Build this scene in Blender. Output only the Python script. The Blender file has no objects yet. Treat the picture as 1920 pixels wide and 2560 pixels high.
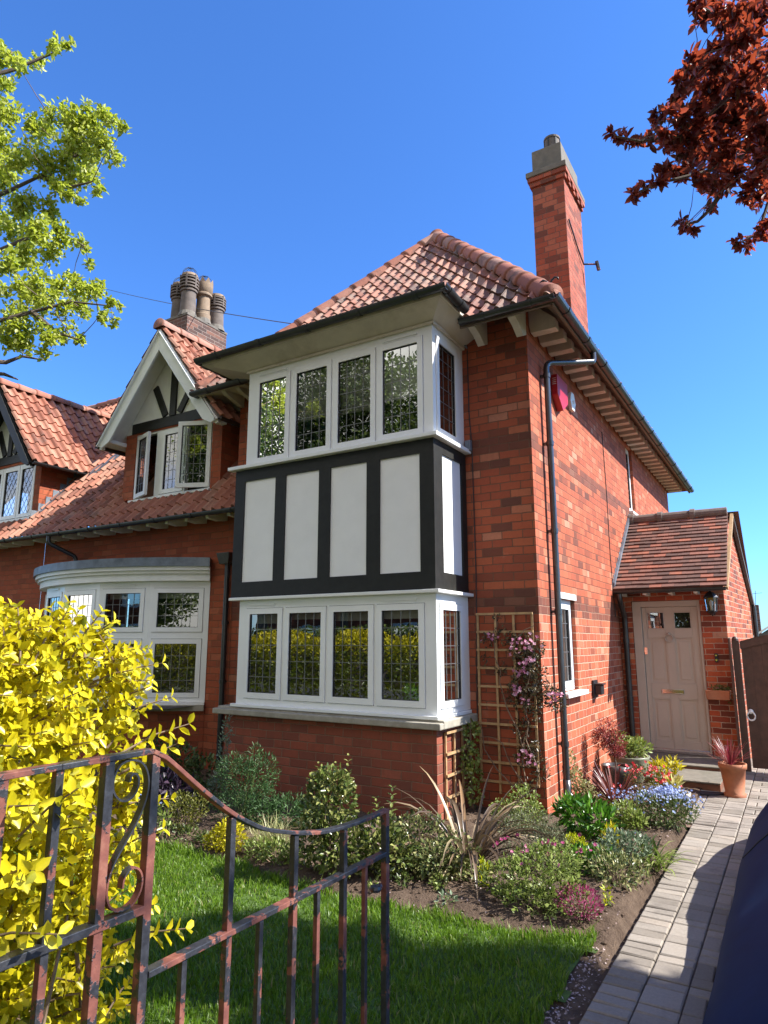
import bpy, bmesh, math, random
import numpy as np
from mathutils import Vector, Matrix

R = math.radians
random.seed(7)
rng = np.random.default_rng(11)
scene = bpy.context.scene
COL = scene.collection
BASE = {}            # object -> world position of the thing's base

# ------------------------------------------------------------------ objects
def tag(o, label=None, cat=None, group=None, kind=None):
    if label: o['label'] = label
    if cat: o['category'] = cat
    if group: o['group'] = group
    if kind: o['kind'] = kind
    return o

def thing(name, label, cat, loc=(0, 0, 0), group=None):
    o = bpy.data.objects.new(name, None)
    o.empty_display_size = 0.2
    COL.objects.link(o)
    o.location = loc
    BASE[o.name] = Vector(loc)
    return tag(o, label, cat, group)

def link(name, me, parent=None, loc=None):
    o = bpy.data.objects.new(name, me)
    COL.objects.link(o)
    if parent is not None:
        o.parent = parent
        BASE[o.name] = BASE[parent.name]
    else:
        o.location = loc or (0, 0, 0)
        BASE[o.name] = Vector(loc or (0, 0, 0))
    return o

class MB:
    """collects faces, then links them as ONE mesh object (all input in world coordinates)"""
    def __init__(s):
        s.v = []; s.f = []; s.m = []; s.r = []; s.M = None; s.rv = 0.5
    def vert(s, p):
        p = Vector(p)
        if s.M is not None: p = s.M @ p
        s.v.append(p); return len(s.v) - 1
    def face(s, pts, m=0, r=None):
        s.f.append([s.vert(p) for p in pts]); s.m.append(m); s.r.append(s.rv if r is None else r)
    def iface(s, idx, m=0, r=None):
        s.f.append(list(idx)); s.m.append(m); s.r.append(s.rv if r is None else r)
    def box(s, x0, x1, y0, y1, z0, z1, m=0, r=None):
        P = [(x, y, z) for z in (z0, z1) for y in (y0, y1) for x in (x0, x1)]
        i = [s.vert(p) for p in P]
        for q in ((0, 2, 3, 1), (4, 5, 7, 6), (0, 1, 5, 4), (1, 3, 7, 5), (3, 2, 6, 7), (2, 0, 4, 6)):
            s.iface([i[k] for k in q], m, r)
    def prism(s, poly, d, m=0, r=None):
        d = Vector(d); a = [s.vert(p) for p in poly]; b = [s.vert(Vector(p) + d) for p in poly]
        n = len(poly)
        s.iface(a[::-1], m, r); s.iface(b, m, r)
        for k in range(n): s.iface((a[k], a[(k + 1) % n], b[(k + 1) % n], b[k]), m, r)
    def bar(s, p, q, w, h, up=(0, 0, 1), m=0, r=None):
        p, q = Vector(p), Vector(q); t = (q - p).normalized(); up = Vector(up)
        a = t.cross(up).normalized(); b = a.cross(t).normalized()
        c = [p + a * (w / 2 * i) + b * (h / 2 * j) for i, j in ((-1, -1), (1, -1), (1, 1), (-1, 1))]
        s.prism(c, q - p, m, r)
    def tube(s, pts, rad, n=8, m=0, cap=True, r=None):
        pts = [Vector(p) for p in pts]; k = len(pts)
        if not hasattr(rad, '__len__'): rad = [rad] * k
        t0 = (pts[1] - pts[0]).normalized()
        ref = Vector((0, 0, 1)) if abs(t0.z) < .9 else Vector((1, 0, 0))
        rings = []
        for i in range(k):
            t = (pts[min(i + 1, k - 1)] - pts[max(i - 1, 0)]).normalized()
            a = t.cross(ref)
            if a.length < 1e-4: a = t.orthogonal()
            a.normalize(); b = t.cross(a).normalized(); ref = b.cross(t) * -1 if False else ref
            rings.append([s.vert(pts[i] + (a * math.cos(w) + b * math.sin(w)) * rad[i])
                          for w in (2 * math.pi * j / n for j in range(n))])
        for i in range(k - 1):
            for j in range(n):
                s.iface((rings[i][j], rings[i][(j + 1) % n], rings[i + 1][(j + 1) % n], rings[i + 1][j]), m, r)
        if cap:
            s.iface(rings[0][::-1], m, r); s.iface(rings[-1], m, r)
    def lathe(s, prof, c, n=20, m=0, r=None, cap=True):
        c = Vector(c)
        rings = [[s.vert(c + Vector((q * math.cos(w), q * math.sin(w), z))) for w in (2 * math.pi * j / n for j in range(n))]
                 for q, z in prof]
        for i in range(len(prof) - 1):
            for j in range(n):
                s.iface((rings[i][j], rings[i][(j + 1) % n], rings[i + 1][(j + 1) % n], rings[i + 1][j]), m, r)
        if cap:
            s.iface(rings[0][::-1], m, r); s.iface(rings[-1], m, r)
    def half_pipe(s, p, q, rad, side, m=0, thick=.008, n=10):
        """open gutter from p to q; side = horizontal unit vector across it"""
        p, q, side = Vector(p), Vector(q), Vector(side)
        pr = []
        for j in range(n + 1):
            w = math.pi + math.pi * j / n
            pr.append((math.cos(w) * rad, math.sin(w) * rad))
        for j in range(n, -1, -1):
            w = math.pi + math.pi * j / n
            pr.append((math.cos(w) * (rad - thick), math.sin(w) * (rad - thick)))
        a = [s.vert(p + side * u + Vector((0, 0, w))) for u, w in pr]
        b = [s.vert(q + side * u + Vector((0, 0, w))) for u, w in pr]
        k = len(pr)
        for j in range(k): s.iface((a[j], a[(j + 1) % k], b[(j + 1) % k], b[j]), m)
        h = n + 1
        for e in (a, b):
            for j in range(n): s.iface((e[j], e[j + 1], e[k - 2 - j], e[k - 1 - j]), m)
    def build(s, name, mats, parent=None, loc=None, smooth=False, bevel=0, cut=None):
        if not isinstance(mats, (list, tuple)): mats = [mats]
        off = BASE[parent.name] if parent is not None else Vector(loc or (0, 0, 0))
        me = bpy.data.meshes.new(name)
        bm = bmesh.new()
        lay = bm.faces.layers.float.new('rnd')
        vs = [bm.verts.new(p - off) for p in s.v]
        for idx, m, r in zip(s.f, s.m, s.r):
            try: f = bm.faces.new([vs[i] for i in idx])
            except ValueError: continue
            f.material_index = m; f[lay] = r; f.smooth = smooth
        if cut:
            for co, no in cut:
                bmesh.ops.bisect_plane(bm, geom=bm.verts[:] + bm.edges[:] + bm.faces[:], dist=1e-5,
                                       plane_co=Vector(co) - off, plane_no=Vector(no), clear_outer=True)
        loose = [v for v in bm.verts if not v.link_faces]
        if loose: bmesh.ops.delete(bm, geom=loose, context='VERTS')
        bmesh.ops.recalc_face_normals(bm, faces=bm.faces[:])
        bm.to_mesh(me); bm.free()
        for m in mats: me.materials.append(m)
        o = link(name, me, parent, loc)
        if bevel:
            b = o.modifiers.new('edge', 'BEVEL'); b.width = bevel; b.segments = 2
            b.limit_method = 'ANGLE'; b.angle_limit = R(40); b.harden_normals = False
        return o

# ------------------------------------------------------------------ foliage
TEMPL = {
    'oval': (np.array([(0, 0, 0), (.28, .42, .10), (.68, .40, .09), (1, 0, -.06), (.68, -.40, .09), (.28, -.42, .10)]),
             [(0, 1, 2, 3), (0, 3, 4, 5)]),
    'lance': (np.array([(0, 0, 0), (.35, .5, .08), (1, 0, -.12), (.35, -.5, .08)]), [(0, 1, 2), (0, 2, 3)]),
    'dia': (np.array([(0, 0, 0), (.5, .5, .05), (1, 0, 0), (.5, -.5, .05)]), [(0, 1, 2, 3)]),
    'palm': (np.array([(0, 0, 0), (.45, .55, .06), (.75, .2, 0), (1, 0, -.05), (.75, -.2, 0), (.45, -.55, .06), (.3, .12, 0), (.3, -.12, 0)]),
             [(0, 6, 1), (0, 2, 3, 4), (0, 5, 7)]),
}

def unit(a):
    return a / np.maximum(np.linalg.norm(a, axis=-1, keepdims=True), 1e-9)

class Leaves:
    def __init__(s):
        s.V = []; s.F = []; s.r = []; s.n = 0
    def add(s, P, D, N, L, W, kind='oval', rnd=None, curl=1.0):
        P = np.asarray(P, float); k = len(P)
        if k == 0: return
        D = unit(np.asarray(D, float)); S = np.cross(N, D); S = unit(S); N = np.cross(D, S)
        L = np.broadcast_to(np.asarray(L, float), (k,)); W = np.broadcast_to(np.asarray(W, float), (k,))
        T, faces = TEMPL[kind]
        V = (P[:, None, :] + D[:, None, :] * (T[None, :, 0, None] * L[:, None, None])
             + S[:, None, :] * (T[None, :, 1, None] * W[:, None, None])
             + N[:, None, :] * (T[None, :, 2, None] * (L * curl)[:, None, None]))
        if rnd is None: rnd = rng.random(k)
        nt = len(T)
        for f in faces:
            idx = (np.arange(k) * nt)[:, None] + np.array(f)[None, :] + s.n
            s.F.append(idx); s.r.append(np.asarray(rnd))
        s.V.append(V.reshape(-1, 3)); s.n += k * nt
    def blade(s, base, path_dir, L, W, droop, segs=5, rnd=.5, fold=.25, tw=0.0):
        """one sword shaped leaf that bends over"""
        p = np.array(base, float); d = np.array(path_dir, float); d /= np.linalg.norm(d)
        hor = np.array((d[0], d[1], 0.0)); nh = np.linalg.norm(hor)
        hor = hor / nh if nh > 1e-6 else np.array((1.0, 0, 0))
        side0 = np.array((-hor[1], hor[0], 0.0))
        rows = []
        for i in range(segs + 1):
            t = i / segs
            w = W * (0.55 + 0.9 * t - 0.2 * t * t) * (1 - t ** 3) if i < segs else W * .05
            side = side0 * math.cos(tw * t) + np.array((0, 0, 1.0)) * math.sin(tw * t)
            rows.append((p.copy(), w, side))
            step = L / segs
            p = p + d * step
            d = d + np.array((0, 0, -1.0)) * droop * (0.4 + 1.5 * t) / segs
            d /= np.linalg.norm(d)
        V = []
        for q, w, side in rows:
            V += [q - side * w / 2, q + np.array((0, 0, -fold * w)), q + side * w / 2]
        V = np.array(V); n0 = s.n
        F = []
        for i in range(segs):
            a = n0 + i * 3
            F += [(a, a + 1, a + 4, a + 3), (a + 1, a + 2, a + 5, a + 4)]
        s.V.append(V); s.F.append(np.array(F)); s.r.append(np.full(len(F), rnd)); s.n += len(V)
    def build(s, name, mat, parent=None, loc=None, smooth=False):
        off = np.array(BASE[parent.name] if parent is not None else (loc or (0, 0, 0)), float)
        V = np.concatenate(s.V) - off
        me = bpy.data.meshes.new(name)
        loops = []; starts = []; tot = []; rr = []; c = 0
        for F, r in zip(s.F, s.r):
            k, m = F.shape
            loops.append(F.ravel()); starts.append(np.arange(k) * m + c); tot.append(np.full(k, m)); rr.append(np.broadcast_to(r, (k,)))
            c += k * m
        loops = np.concatenate(loops).astype(np.int32); starts = np.concatenate(starts).astype(np.int32)
        tot = np.concatenate(tot).astype(np.int32); rr = np.concatenate(rr).astype(np.float32)
        me.vertices.add(len(V)); me.vertices.foreach_set('co', V.astype(np.float32).ravel())
        me.loops.add(len(loops)); me.loops.foreach_set('vertex_index', loops)
        me.polygons.add(len(starts)); me.polygons.foreach_set('loop_start', starts)
        try: me.polygons.foreach_set('loop_total', tot)
        except Exception: pass
        a = me.attributes.new('rnd', 'FLOAT', 'FACE'); a.data.foreach_set('value', rr)
        me.update(calc_edges=True); me.validate()
        if smooth: me.polygons.foreach_set('use_smooth', np.ones(len(starts), bool))
        me.materials.append(mat)
        return link(name, me, parent, loc)

def rand_dirs(k):
    return unit(rng.normal(size=(k, 3)))

def in_ellipsoid(k, c, r, shell=.5):
    d = rand_dirs(k)
    q = (shell ** 3 + (1 - shell ** 3) * rng.random(k)) ** (1 / 3)
    return np.array(c) + d * q[:, None] * np.array(r), d

def blob_leaves(lv, c, r, k, L, W, kind='oval', shell=.5, up=.5, out=.8, jit=.7, zmin=0.02):
    P, d = in_ellipsoid(k, c, r, shell)
    keep = P[:, 2] > zmin
    P, d = P[keep], d[keep]; k = len(P)
    D = unit(d * out + rand_dirs(k) * jit + np.array((0, 0, up * .6)))
    N = unit(rand_dirs(k) * .7 + d * .5 + np.array((0, 0, up)))
    s = rng.uniform(.7, 1.25, k)
    lv.add(P, D, N, L * s, W * s, kind)
# ------------------------------------------------------------------ materials
def new_mat(name):
    m = bpy.data.materials.new(name); m.use_nodes = True
    nt = m.node_tree
    return m, nt, nt.nodes['Principled BSDF'], nt.nodes['Material Output']

def N(nt, t, **kw):
    n = nt.nodes.new(t)
    for k, v in kw.items():
        if k in ('operation', 'data_type', 'blend_type', 'noise_dimensions', 'attribute_name', 'interpolation', 'feature', 'distance', 'use_clamp', 'sky_type'):
            setattr(n, k, v)
        else:
            n.inputs[k].default_value = v
    return n

def math_(nt, op, a, b=None, c=None):
    n = nt.nodes.new('ShaderNodeMath'); n.operation = op
    for i, x in enumerate((a, b, c)):
        if x is None: continue
        if isinstance(x, (int, float)): n.inputs[i].default_value = x
        else: nt.links.new(x, n.inputs[i])
    return n.outputs[0]

def ramp(nt, fac, stops, interp='LINEAR'):
    n = nt.nodes.new('ShaderNodeValToRGB'); n.color_ramp.interpolation = interp
    e = n.color_ramp.elements
    while len(e) > 1: e.remove(e[-1])
    e[0].position = stops[0][0]; e[0].color = (*stops[0][1], 1)
    for p, c in stops[1:]:
        q = e.new(p); q.color = (*c, 1)
    nt.links.new(fac, n.inputs[0]); return n.outputs[0]

def mix(nt, fac, a, b, mode='MIX'):
    n = nt.nodes.new('ShaderNodeMix'); n.data_type = 'RGBA'; n.blend_type = mode
    for s, x in ((n.inputs[0], fac), (n.inputs[6], a), (n.inputs[7], b)):
        if isinstance(x, (int, float)): s.default_value = x
        elif isinstance(x, tuple): s.default_value = (*x, 1)
        else: nt.links.new(x, s)
    return n.outputs[2]

def noise(nt, scale, detail=4, rough=.6, vec=None, out=0):
    n = nt.nodes.new('ShaderNodeTexNoise'); n.inputs['Scale'].default_value = scale
    n.inputs['Detail'].default_value = detail; n.inputs['Roughness'].default_value = rough
    if vec is not None: nt.links.new(vec, n.inputs['Vector'])
    return n.outputs[out]

def world_pos(nt):
    return nt.nodes.new('ShaderNodeNewGeometry').outputs['Position']

def bump(nt, b, height, strength=.4, dist=.01):
    n = nt.nodes.new('ShaderNodeBump'); n.inputs['Strength'].default_value = strength; n.inputs['Distance'].default_value = dist
    nt.links.new(height, n.inputs['Height']); nt.links.new(n.outputs[0], b.inputs['Normal']); return n

def simple(name, col, rough=.6, metal=0, var=.12, scale=14, bmp=.15, spec=.5, dirt=None, dirt_amt=.5, coat=0):
    m, nt, b, o = new_mat(name)
    pos = world_pos(nt)
    n1 = noise(nt, scale, 5, .65, pos)
    lo = tuple(c * (1 - var) for c in col); hi = tuple(min(1, c * (1 + var)) for c in col)
    c = ramp(nt, n1, [(.3, lo), (.7, hi)])
    if dirt:
        n2 = noise(nt, scale * .35, 6, .7, pos)
        f = ramp(nt, n2, [(.5, (0, 0, 0)), (.72, (dirt_amt,) * 3)])
        c = mix(nt, f, c, dirt)
    nt.links.new(c, b.inputs['Base Color'])
    b.inputs['Roughness'].default_value = rough; b.inputs['Metallic'].default_value = metal
    b.inputs['Specular IOR Level'].default_value = spec
    if coat: b.inputs['Coat Weight'].default_value = coat
    if bmp: bump(nt, b, noise(nt, scale * 5, 4, .6, pos), bmp, .004)
    return m

def brick(name, flemish=False, mortar=(.30, .23, .17), dark_bands=True, dirty=.0, ch=.0923, stops=None, mort_low=None, spread=1.0):
    m, nt, b, o = new_mat(name)
    g = nt.nodes.new('ShaderNodeNewGeometry'); pos = g.outputs['Position']
    sp = nt.nodes.new('ShaderNodeSeparateXYZ'); nt.links.new(pos, sp.inputs[0])
    sn = nt.nodes.new('ShaderNodeSeparateXYZ'); nt.links.new(g.outputs['True Normal'], sn.inputs[0])
    facing_y = math_(nt, 'GREATER_THAN', math_(nt, 'ABSOLUTE', sn.outputs[1]), .6)
    u = math_(nt, 'ADD', math_(nt, 'MULTIPLY', sp.outputs[0], facing_y),
              math_(nt, 'MULTIPLY', sp.outputs[1], math_(nt, 'SUBTRACT', 1.0, facing_y)))
    # hand laid wobble
    wob = math_(nt, 'MULTIPLY', math_(nt, 'SUBTRACT', noise(nt, 2.2, 3, .6, pos), .5), .022)
    wob2 = math_(nt, 'MULTIPLY', math_(nt, 'SUBTRACT', noise(nt, 34, 4, .75, pos), .5), .015)
    z = math_(nt, 'ADD', math_(nt, 'ADD', sp.outputs[2], wob), wob2)
    row_f = math_(nt, 'DIVIDE', z, ch)
    row = math_(nt, 'FLOOR', row_f); fz = math_(nt, 'FRACT', row_f)
    par = math_(nt, 'MODULO', math_(nt, 'ADD', row, 1000.0), 2.0)
    u = math_(nt, 'ADD', u, math_(nt, 'MULTIPLY', wob2, 1.2))
    if flemish:
        P = .352
        t = math_(nt, 'ADD', math_(nt, 'DIVIDE', math_(nt, 'ADD', u, 50.0), P), math_(nt, 'MULTIPLY', par, .5))
        col = math_(nt, 'FLOOR', t); ft = math_(nt, 'FRACT', t)
        hd = math_(nt, 'GREATER_THAN', ft, .66)
        du_s = math_(nt, 'MULTIPLY', ft, P); du_h = math_(nt, 'MULTIPLY', math_(nt, 'SUBTRACT', ft, .66), P)
        du = math_(nt, 'ADD', math_(nt, 'MULTIPLY', du_s, math_(nt, 'SUBTRACT', 1.0, hd)), math_(nt, 'MULTIPLY', du_h, hd))
        wdt = math_(nt, 'ADD', .66 * P, math_(nt, 'MULTIPLY', hd, .34 * P - .66 * P))
        idx = math_(nt, 'ADD', math_(nt, 'MULTIPLY', col, 2.0), hd)
    else:
        P = .2395
        t = math_(nt, 'ADD', math_(nt, 'DIVIDE', math_(nt, 'ADD', u, 50.0), P), math_(nt, 'MULTIPLY', par, .5))
        idx = math_(nt, 'FLOOR', t); du = math_(nt, 'MULTIPLY', math_(nt, 'FRACT', t), P)
        wdt = math_(nt, 'ADD', P, 0.0)
    dz = math_(nt, 'MULTIPLY', fz, ch)
    edge = math_(nt, 'MINIMUM', math_(nt, 'MINIMUM', du, math_(nt, 'SUBTRACT', wdt, du)),
                 math_(nt, 'MINIMUM', dz, math_(nt, 'SUBTRACT', ch, dz)))
    bm_ = nt.nodes.new('ShaderNodeMapRange'); bm_.inputs[1].default_value = .0028; bm_.inputs[2].default_value = .0068
    nt.links.new(edge, bm_.inputs[0]); bmask = bm_.outputs[0]          # 1 = brick, 0 = mortar
    cv = nt.nodes.new('ShaderNodeCombineXYZ')
    nt.links.new(idx, cv.inputs[0]); nt.links.new(row, cv.inputs[1]); nt.links.new(facing_y, cv.inputs[2])
    wn = nt.nodes.new('ShaderNodeTexWhiteNoise'); wn.noise_dimensions = '3D'; nt.links.new(cv.outputs[0], wn.inputs['Vector'])
    rnd = wn.outputs['Value']
    stops = stops or [(0, (.115, .042, .030)), (.10, (.20, .050, .030)), (.30, (.33, .070, .036)), (.6, (.42, .092, .040)), (.85, (.47, .125, .052)), (.97, (.50, .21, .12)), (1, (.52, .26, .16))]
    c = ramp(nt, rnd, stops)
    # faces stained within each brick
    n2 = noise(nt, 26, 5, .7, pos); n3 = noise(nt, 1.3, 4, .6, pos)
    c = mix(nt, ramp(nt, n2, [(.35, (0, 0, 0)), (.75, (.30 * spread,) * 3)]), c, (.16, .055, .035))
    c = mix(nt, ramp(nt, n3, [(.5, (0, 0, 0)), (.8, (.28 * spread + dirty,) * 3)]), c, (.12, .055, .04))
    # rain streaks: long in z, short along the wall
    mp = nt.nodes.new('ShaderNodeMapping'); mp.inputs['Scale'].default_value = (7, 7, .55); nt.links.new(pos, mp.inputs['Vector'])
    c = mix(nt, ramp(nt, noise(nt, 1.0, 5, .68, mp.outputs[0]), [(.52, (0, 0, 0)), (.78, (.32,) * 3)]), c, (.10, .050, .036))
    # pale lime bloom
    n4 = noise(nt, 3.7, 5, .7, pos)
    c = mix(nt, ramp(nt, n4, [(.62, (0, 0, 0)), (.78, (.22,) * 3)]), c, (.55, .38, .30))
    if dark_bands:
        wn2 = nt.nodes.new('ShaderNodeTexWhiteNoise'); wn2.noise_dimensions = '2D'; nt.links.new(cv.outputs[0], wn2.inputs['Vector'])
        def band(z0, z1, amt):
            a = math_(nt, 'MULTIPLY', math_(nt, 'GREATER_THAN', z, z0), math_(nt, 'LESS_THAN', z, z1))
            return math_(nt, 'MULTIPLY', a, amt)
        pr = math_(nt, 'MAXIMUM', band(ch * 42, ch * 44, .85), math_(nt, 'MAXIMUM', band(ch * 22, ch * 25, .82), band(ch * 24, ch * 42, .09)))
        dk = math_(nt, 'LESS_THAN', wn2.outputs['Value'], pr)
        c = mix(nt, math_(nt, 'MULTIPLY', dk, .68), c, (.075, .038, .030))
    mo = ramp(nt, noise(nt, 8, 4, .6, pos), [(.3, tuple(k * .7 for k in mortar)), (.7, mortar)])
    if mort_low:
        f = nt.nodes.new('ShaderNodeMapRange'); f.inputs[1].default_value = mort_low[1] + .25; f.inputs[2].default_value = mort_low[1] - .25
        nt.links.new(sp.outputs[2], f.inputs[0])
        mo = mix(nt, f.outputs[0], mo, mort_low[0])
    c = mix(nt, bmask, mo, c)
    nt.links.new(c, b.inputs['Base Color']); b.inputs['Roughness'].default_value = .85
    b.inputs['Specular IOR Level'].default_value = .25
    h = math_(nt, 'ADD', math_(nt, 'MULTIPLY', bmask, 1.0), math_(nt, 'MULTIPLY', noise(nt, 60, 4, .6, pos), .35))
    h = math_(nt, 'ADD', h, math_(nt, 'MULTIPLY', rnd, .25))
    bump(nt, b, h, .7, .008)
    return m

def rnd_mat(name, stops, rough=.6, noise_scale=18, blot=None, blot_amt=.6, blot_scale=2.5, bmp=.3, spec=.4, blot_lo=.52, joints=None):
    """colour per face group from the 'rnd' attribute (one value per tile / paver / leaf)"""
    m, nt, b, o = new_mat(name)
    at = nt.nodes.new('ShaderNodeAttribute'); at.attribute_name = 'rnd'
    pos = world_pos(nt)
    c = ramp(nt, at.outputs['Fac'], stops)
    n1 = noise(nt, noise_scale, 5, .7, pos)
    c = mix(nt, .55, c, ramp(nt, n1, [(.25, (.55, .55, .55)), (.75, (1.0, 1.0, 1.0))]), 'MULTIPLY')
    if blot:
        for k, (bc, sc, lo, am) in enumerate(blot):
            nn = noise(nt, sc, 6, .72, pos)
            c = mix(nt, ramp(nt, nn, [(lo, (0, 0, 0)), (lo + .14, (am,) * 3)]), c, bc)
    nt.links.new(c, b.inputs['Base Color']); b.inputs['Roughness'].default_value = rough
    b.inputs['Specular IOR Level'].default_value = spec
    if bmp: bump(nt, b, noise(nt, noise_scale * 4, 4, .6, pos), bmp, .006)
    return m

def leaf_mat(name, stops, trans=.35, rough=.45, spec=.4, tcol=None):
    m, nt, b, o = new_mat(name)
    at = nt.nodes.new('ShaderNodeAttribute'); at.attribute_name = 'rnd'
    pos = world_pos(nt)
    c = ramp(nt, at.outputs['Fac'], stops)
    n1 = noise(nt, 40, 3, .6, pos)
    c = mix(nt, .4, c, ramp(nt, n1, [(.3, (.6, .6, .6)), (.7, (1, 1, 1))]), 'MULTIPLY')
    nt.links.new(c, b.inputs['Base Color']); b.inputs['Roughness'].default_value = rough
    b.inputs['Specular IOR Level'].default_value = spec
    t = nt.nodes.new('ShaderNodeBsdfTranslucent')
    if tcol: nt.links.new(mix(nt, .6, c, tcol), t.inputs[0])
    else: nt.links.new(c, t.inputs[0])
    ms = nt.nodes.new('ShaderNodeMixShader'); ms.inputs[0].default_value = trans
    nt.links.new(b.outputs[0], ms.inputs[1]); nt.links.new(t.outputs[0], ms.inputs[2])
    nt.links.new(ms.outputs[0], o.inputs[0])
    return m

def glass_mat(name, tint=(.72, .76, .74), base=.17, wob=.0):
    m, nt, b, o = new_mat(name)
    nt.nodes.remove(b)
    gl = nt.nodes.new('ShaderNodeBsdfGlossy'); gl.inputs['Roughness'].default_value = 0.0
    gl.inputs['Color'].default_value = (.95, .97, .96, 1)
    tr = nt.nodes.new('ShaderNodeBsdfTransparent'); tr.inputs[0].default_value = (*tint, 1)
    fr = nt.nodes.new('ShaderNodeFresnel'); fr.inputs[0].default_value = 1.55
    f = math_(nt, 'ADD', math_(nt, 'MULTIPLY', fr.outputs[0], 1.2), base)
    f = math_(nt, 'MINIMUM', f, 1.0)
    ms = nt.nodes.new('ShaderNodeMixShader'); nt.links.new(f, ms.inputs[0])
    nt.links.new(tr.outputs[0], ms.inputs[1]); nt.links.new(gl.outputs[0], ms.inputs[2]); nt.links.new(ms.outputs[0], o.inputs[0])
    pos = world_pos(nt)
    bu = nt.nodes.new('ShaderNodeBump'); bu.inputs['Strength'].default_value = .05; bu.inputs['Distance'].default_value = .02
    nt.links.new(noise(nt, 2.6, 2, .5, pos), bu.inputs['Height']); nt.links.new(bu.outputs[0], gl.inputs['Normal'])
    return m

M = {}
FR = [(0, (.145, .048, .030)), (.08, (.22, .058, .032)), (.3, (.31, .072, .036)), (.65, (.365, .086, .040)), (.92, (.40, .105, .048)), (.985, (.42, .15, .085)), (1, (.44, .18, .11))]
M['brick_front'] = brick('brick_front', False, (.17, .09, .058), True, .05, stops=FR)
M['brick_side'] = brick('brick_side', True, (.20, .085, .052), True, 0, mort_low=((.50, .34, .24), 2.05), spread=.55, stops=[(0, (.24, .065, .036)), (.1, (.33, .080, .040)), (.4, (.40, .095, .045)), (.8, (.45, .115, .055)), (.96, (.47, .16, .088)), (1, (.52, .23, .145))])
M['brick_bay'] = brick('brick_bay', False, (.235, .135, .085), False, .12, spread=1.3, stops=[(0, (.17, .060, .042)), (.3, (.245, .068, .040)), (.7, (.285, .075, .042)), (1, (.33, .098, .058))])
M['brick_wing'] = brick('brick_wing', False, (.26, .105, .055), False, .06, spread=.9, stops=[(0, (.24, .065, .034)), (.4, (.33, .076, .034)), (.8, (.37, .088, .038)), (1, (.40, .12, .06))])
M['brick_porch'] = brick('brick_porch', False, (.52, .40, .30), False, .02, ch=.078)
M['brick_stack'] = brick('brick_stack', True, (.20, .10, .075), False, .06, stops=[(0, (.13, .045, .032)), (.2, (.26, .058, .034)), (.6, (.36, .078, .042)), (1, (.40, .12, .07))])
M['brick_sooty'] = brick('brick_sooty', False, (.33, .27, .23), False, .25, ch=.078, stops=[(0, (.045, .036, .034)), (.5, (.105, .066, .056)), (1, (.19, .095, .068))])
M['tile'] = rnd_mat('clay_pantile', [(0, (.17, .068, .048)), (.25, (.28, .108, .072)), (.6, (.355, .15, .10)), (.85, (.41, .20, .14)), (1, (.27, .17, .125))],
                    .75, 14, [((.085, .066, .056), 1.3, .47, .80), ((.20, .165, .13), 6, .50, .60), ((.05, .042, .036), 9, .60, .6)])
M['tile_left'] = rnd_mat('clay_pantile_orange', [(0, (.22, .085, .055)), (.3, (.36, .135, .085)), (.7, (.44, .18, .115)), (1, (.42, .22, .15))],
                         .75, 14, [((.12, .085, .07), 1.7, .54, .75), ((.36, .29, .20), 8, .58, .45), ((.50, .38, .08), 2.9, .72, .45)])
M['tile_dull'] = rnd_mat('clay_pantile_sooty', [(0, (.13, .065, .048)), (.4, (.21, .10, .07)), (1, (.30, .15, .10))],
                         .8, 14, [((.05, .045, .042), 1.4, .50, .8)])
M['tile_plain'] = rnd_mat('plain_roof_tile', [(0, (.105, .055, .042)), (.35, (.165, .085, .065)), (.7, (.23, .105, .075)), (.93, (.33, .115, .07)), (1, (.38, .14, .08))],
                          .8, 22, [((.085, .065, .055), 1.8, .55, .6), ((.40, .31, .06), 5.5, .73, .75), ((.45, .42, .37), 9, .72, .5)])
M['hip'] = rnd_mat('clay_hip_tile', [(0, (.28, .10, .065)), (.5, (.40, .155, .10)), (1, (.36, .20, .15))], .75, 12, [((.07, .055, .045), 2.6, .52, .8)])
M['ridge_grey'] = simple('weathered_ridge_tile', (.16, .125, .105), .85, var=.25, bmp=.4, dirt=(.09, .075, .06))
M['lead'] = simple('lead_sheet', (.14, .165, .20), .5, .2, .35, 5, .2, dirt=(.30, .33, .36))
M['upvc'] = simple('white_window_frame', (.80, .81, .80), .32, var=.03, scale=3, bmp=.03, spec=.5)
M['white'] = simple('white_painted_wood', (.78, .78, .74), .45, var=.05, scale=6, bmp=.10, dirt=(.62, .60, .53), dirt_amt=.3)
M['cream'] = simple('cream_painted_soffit', (.60, .54, .44), .6, var=.08, scale=5, bmp=.15, dirt=(.34, .28, .20), dirt_amt=.6)
M['eaves_board'] = simple('brown_stained_eaves_board', (.16, .12, .09), .8, var=.25, scale=8, bmp=.2)
M['rafter'] = simple('pale_painted_rafter', (.62, .52, .45), .6, var=.08, scale=8, bmp=.15, dirt=(.40, .33, .28), dirt_amt=.5)
M['black'] = simple('black_painted_timber', (.016, .016, .014), .5, spec=.3,  var=.25, scale=9, bmp=.25, dirt=(.032, .028, .025), dirt_amt=.4)
M['render'] = simple('white_smooth_render', (.80, .80, .79), .65, var=.03, scale=4, bmp=.12)
M['cast'] = simple('black_gutter', (.022, .024, .026), .30, var=.3, scale=7, bmp=.08, spec=.6, dirt=(.09, .09, .085), dirt_amt=.35)
M['pipe_grey'] = simple('worn_black_pipe', (.030, .031, .034), .26, var=.2, scale=7, bmp=.05, spec=.8)
M['gasket'] = simple('black_gasket', (.02, .02, .022), .6, bmp=0)
M['came'] = simple('lead_came', (.20, .20, .20), .4, .5, .2, 20, 0)
M['glass'] = glass_mat('leaded_window_glass')
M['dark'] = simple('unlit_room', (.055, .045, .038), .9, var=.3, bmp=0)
M['blind'] = simple('roller_blind', (.62, .60, .52), .8, var=.05, scale=8, bmp=0)
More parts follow.
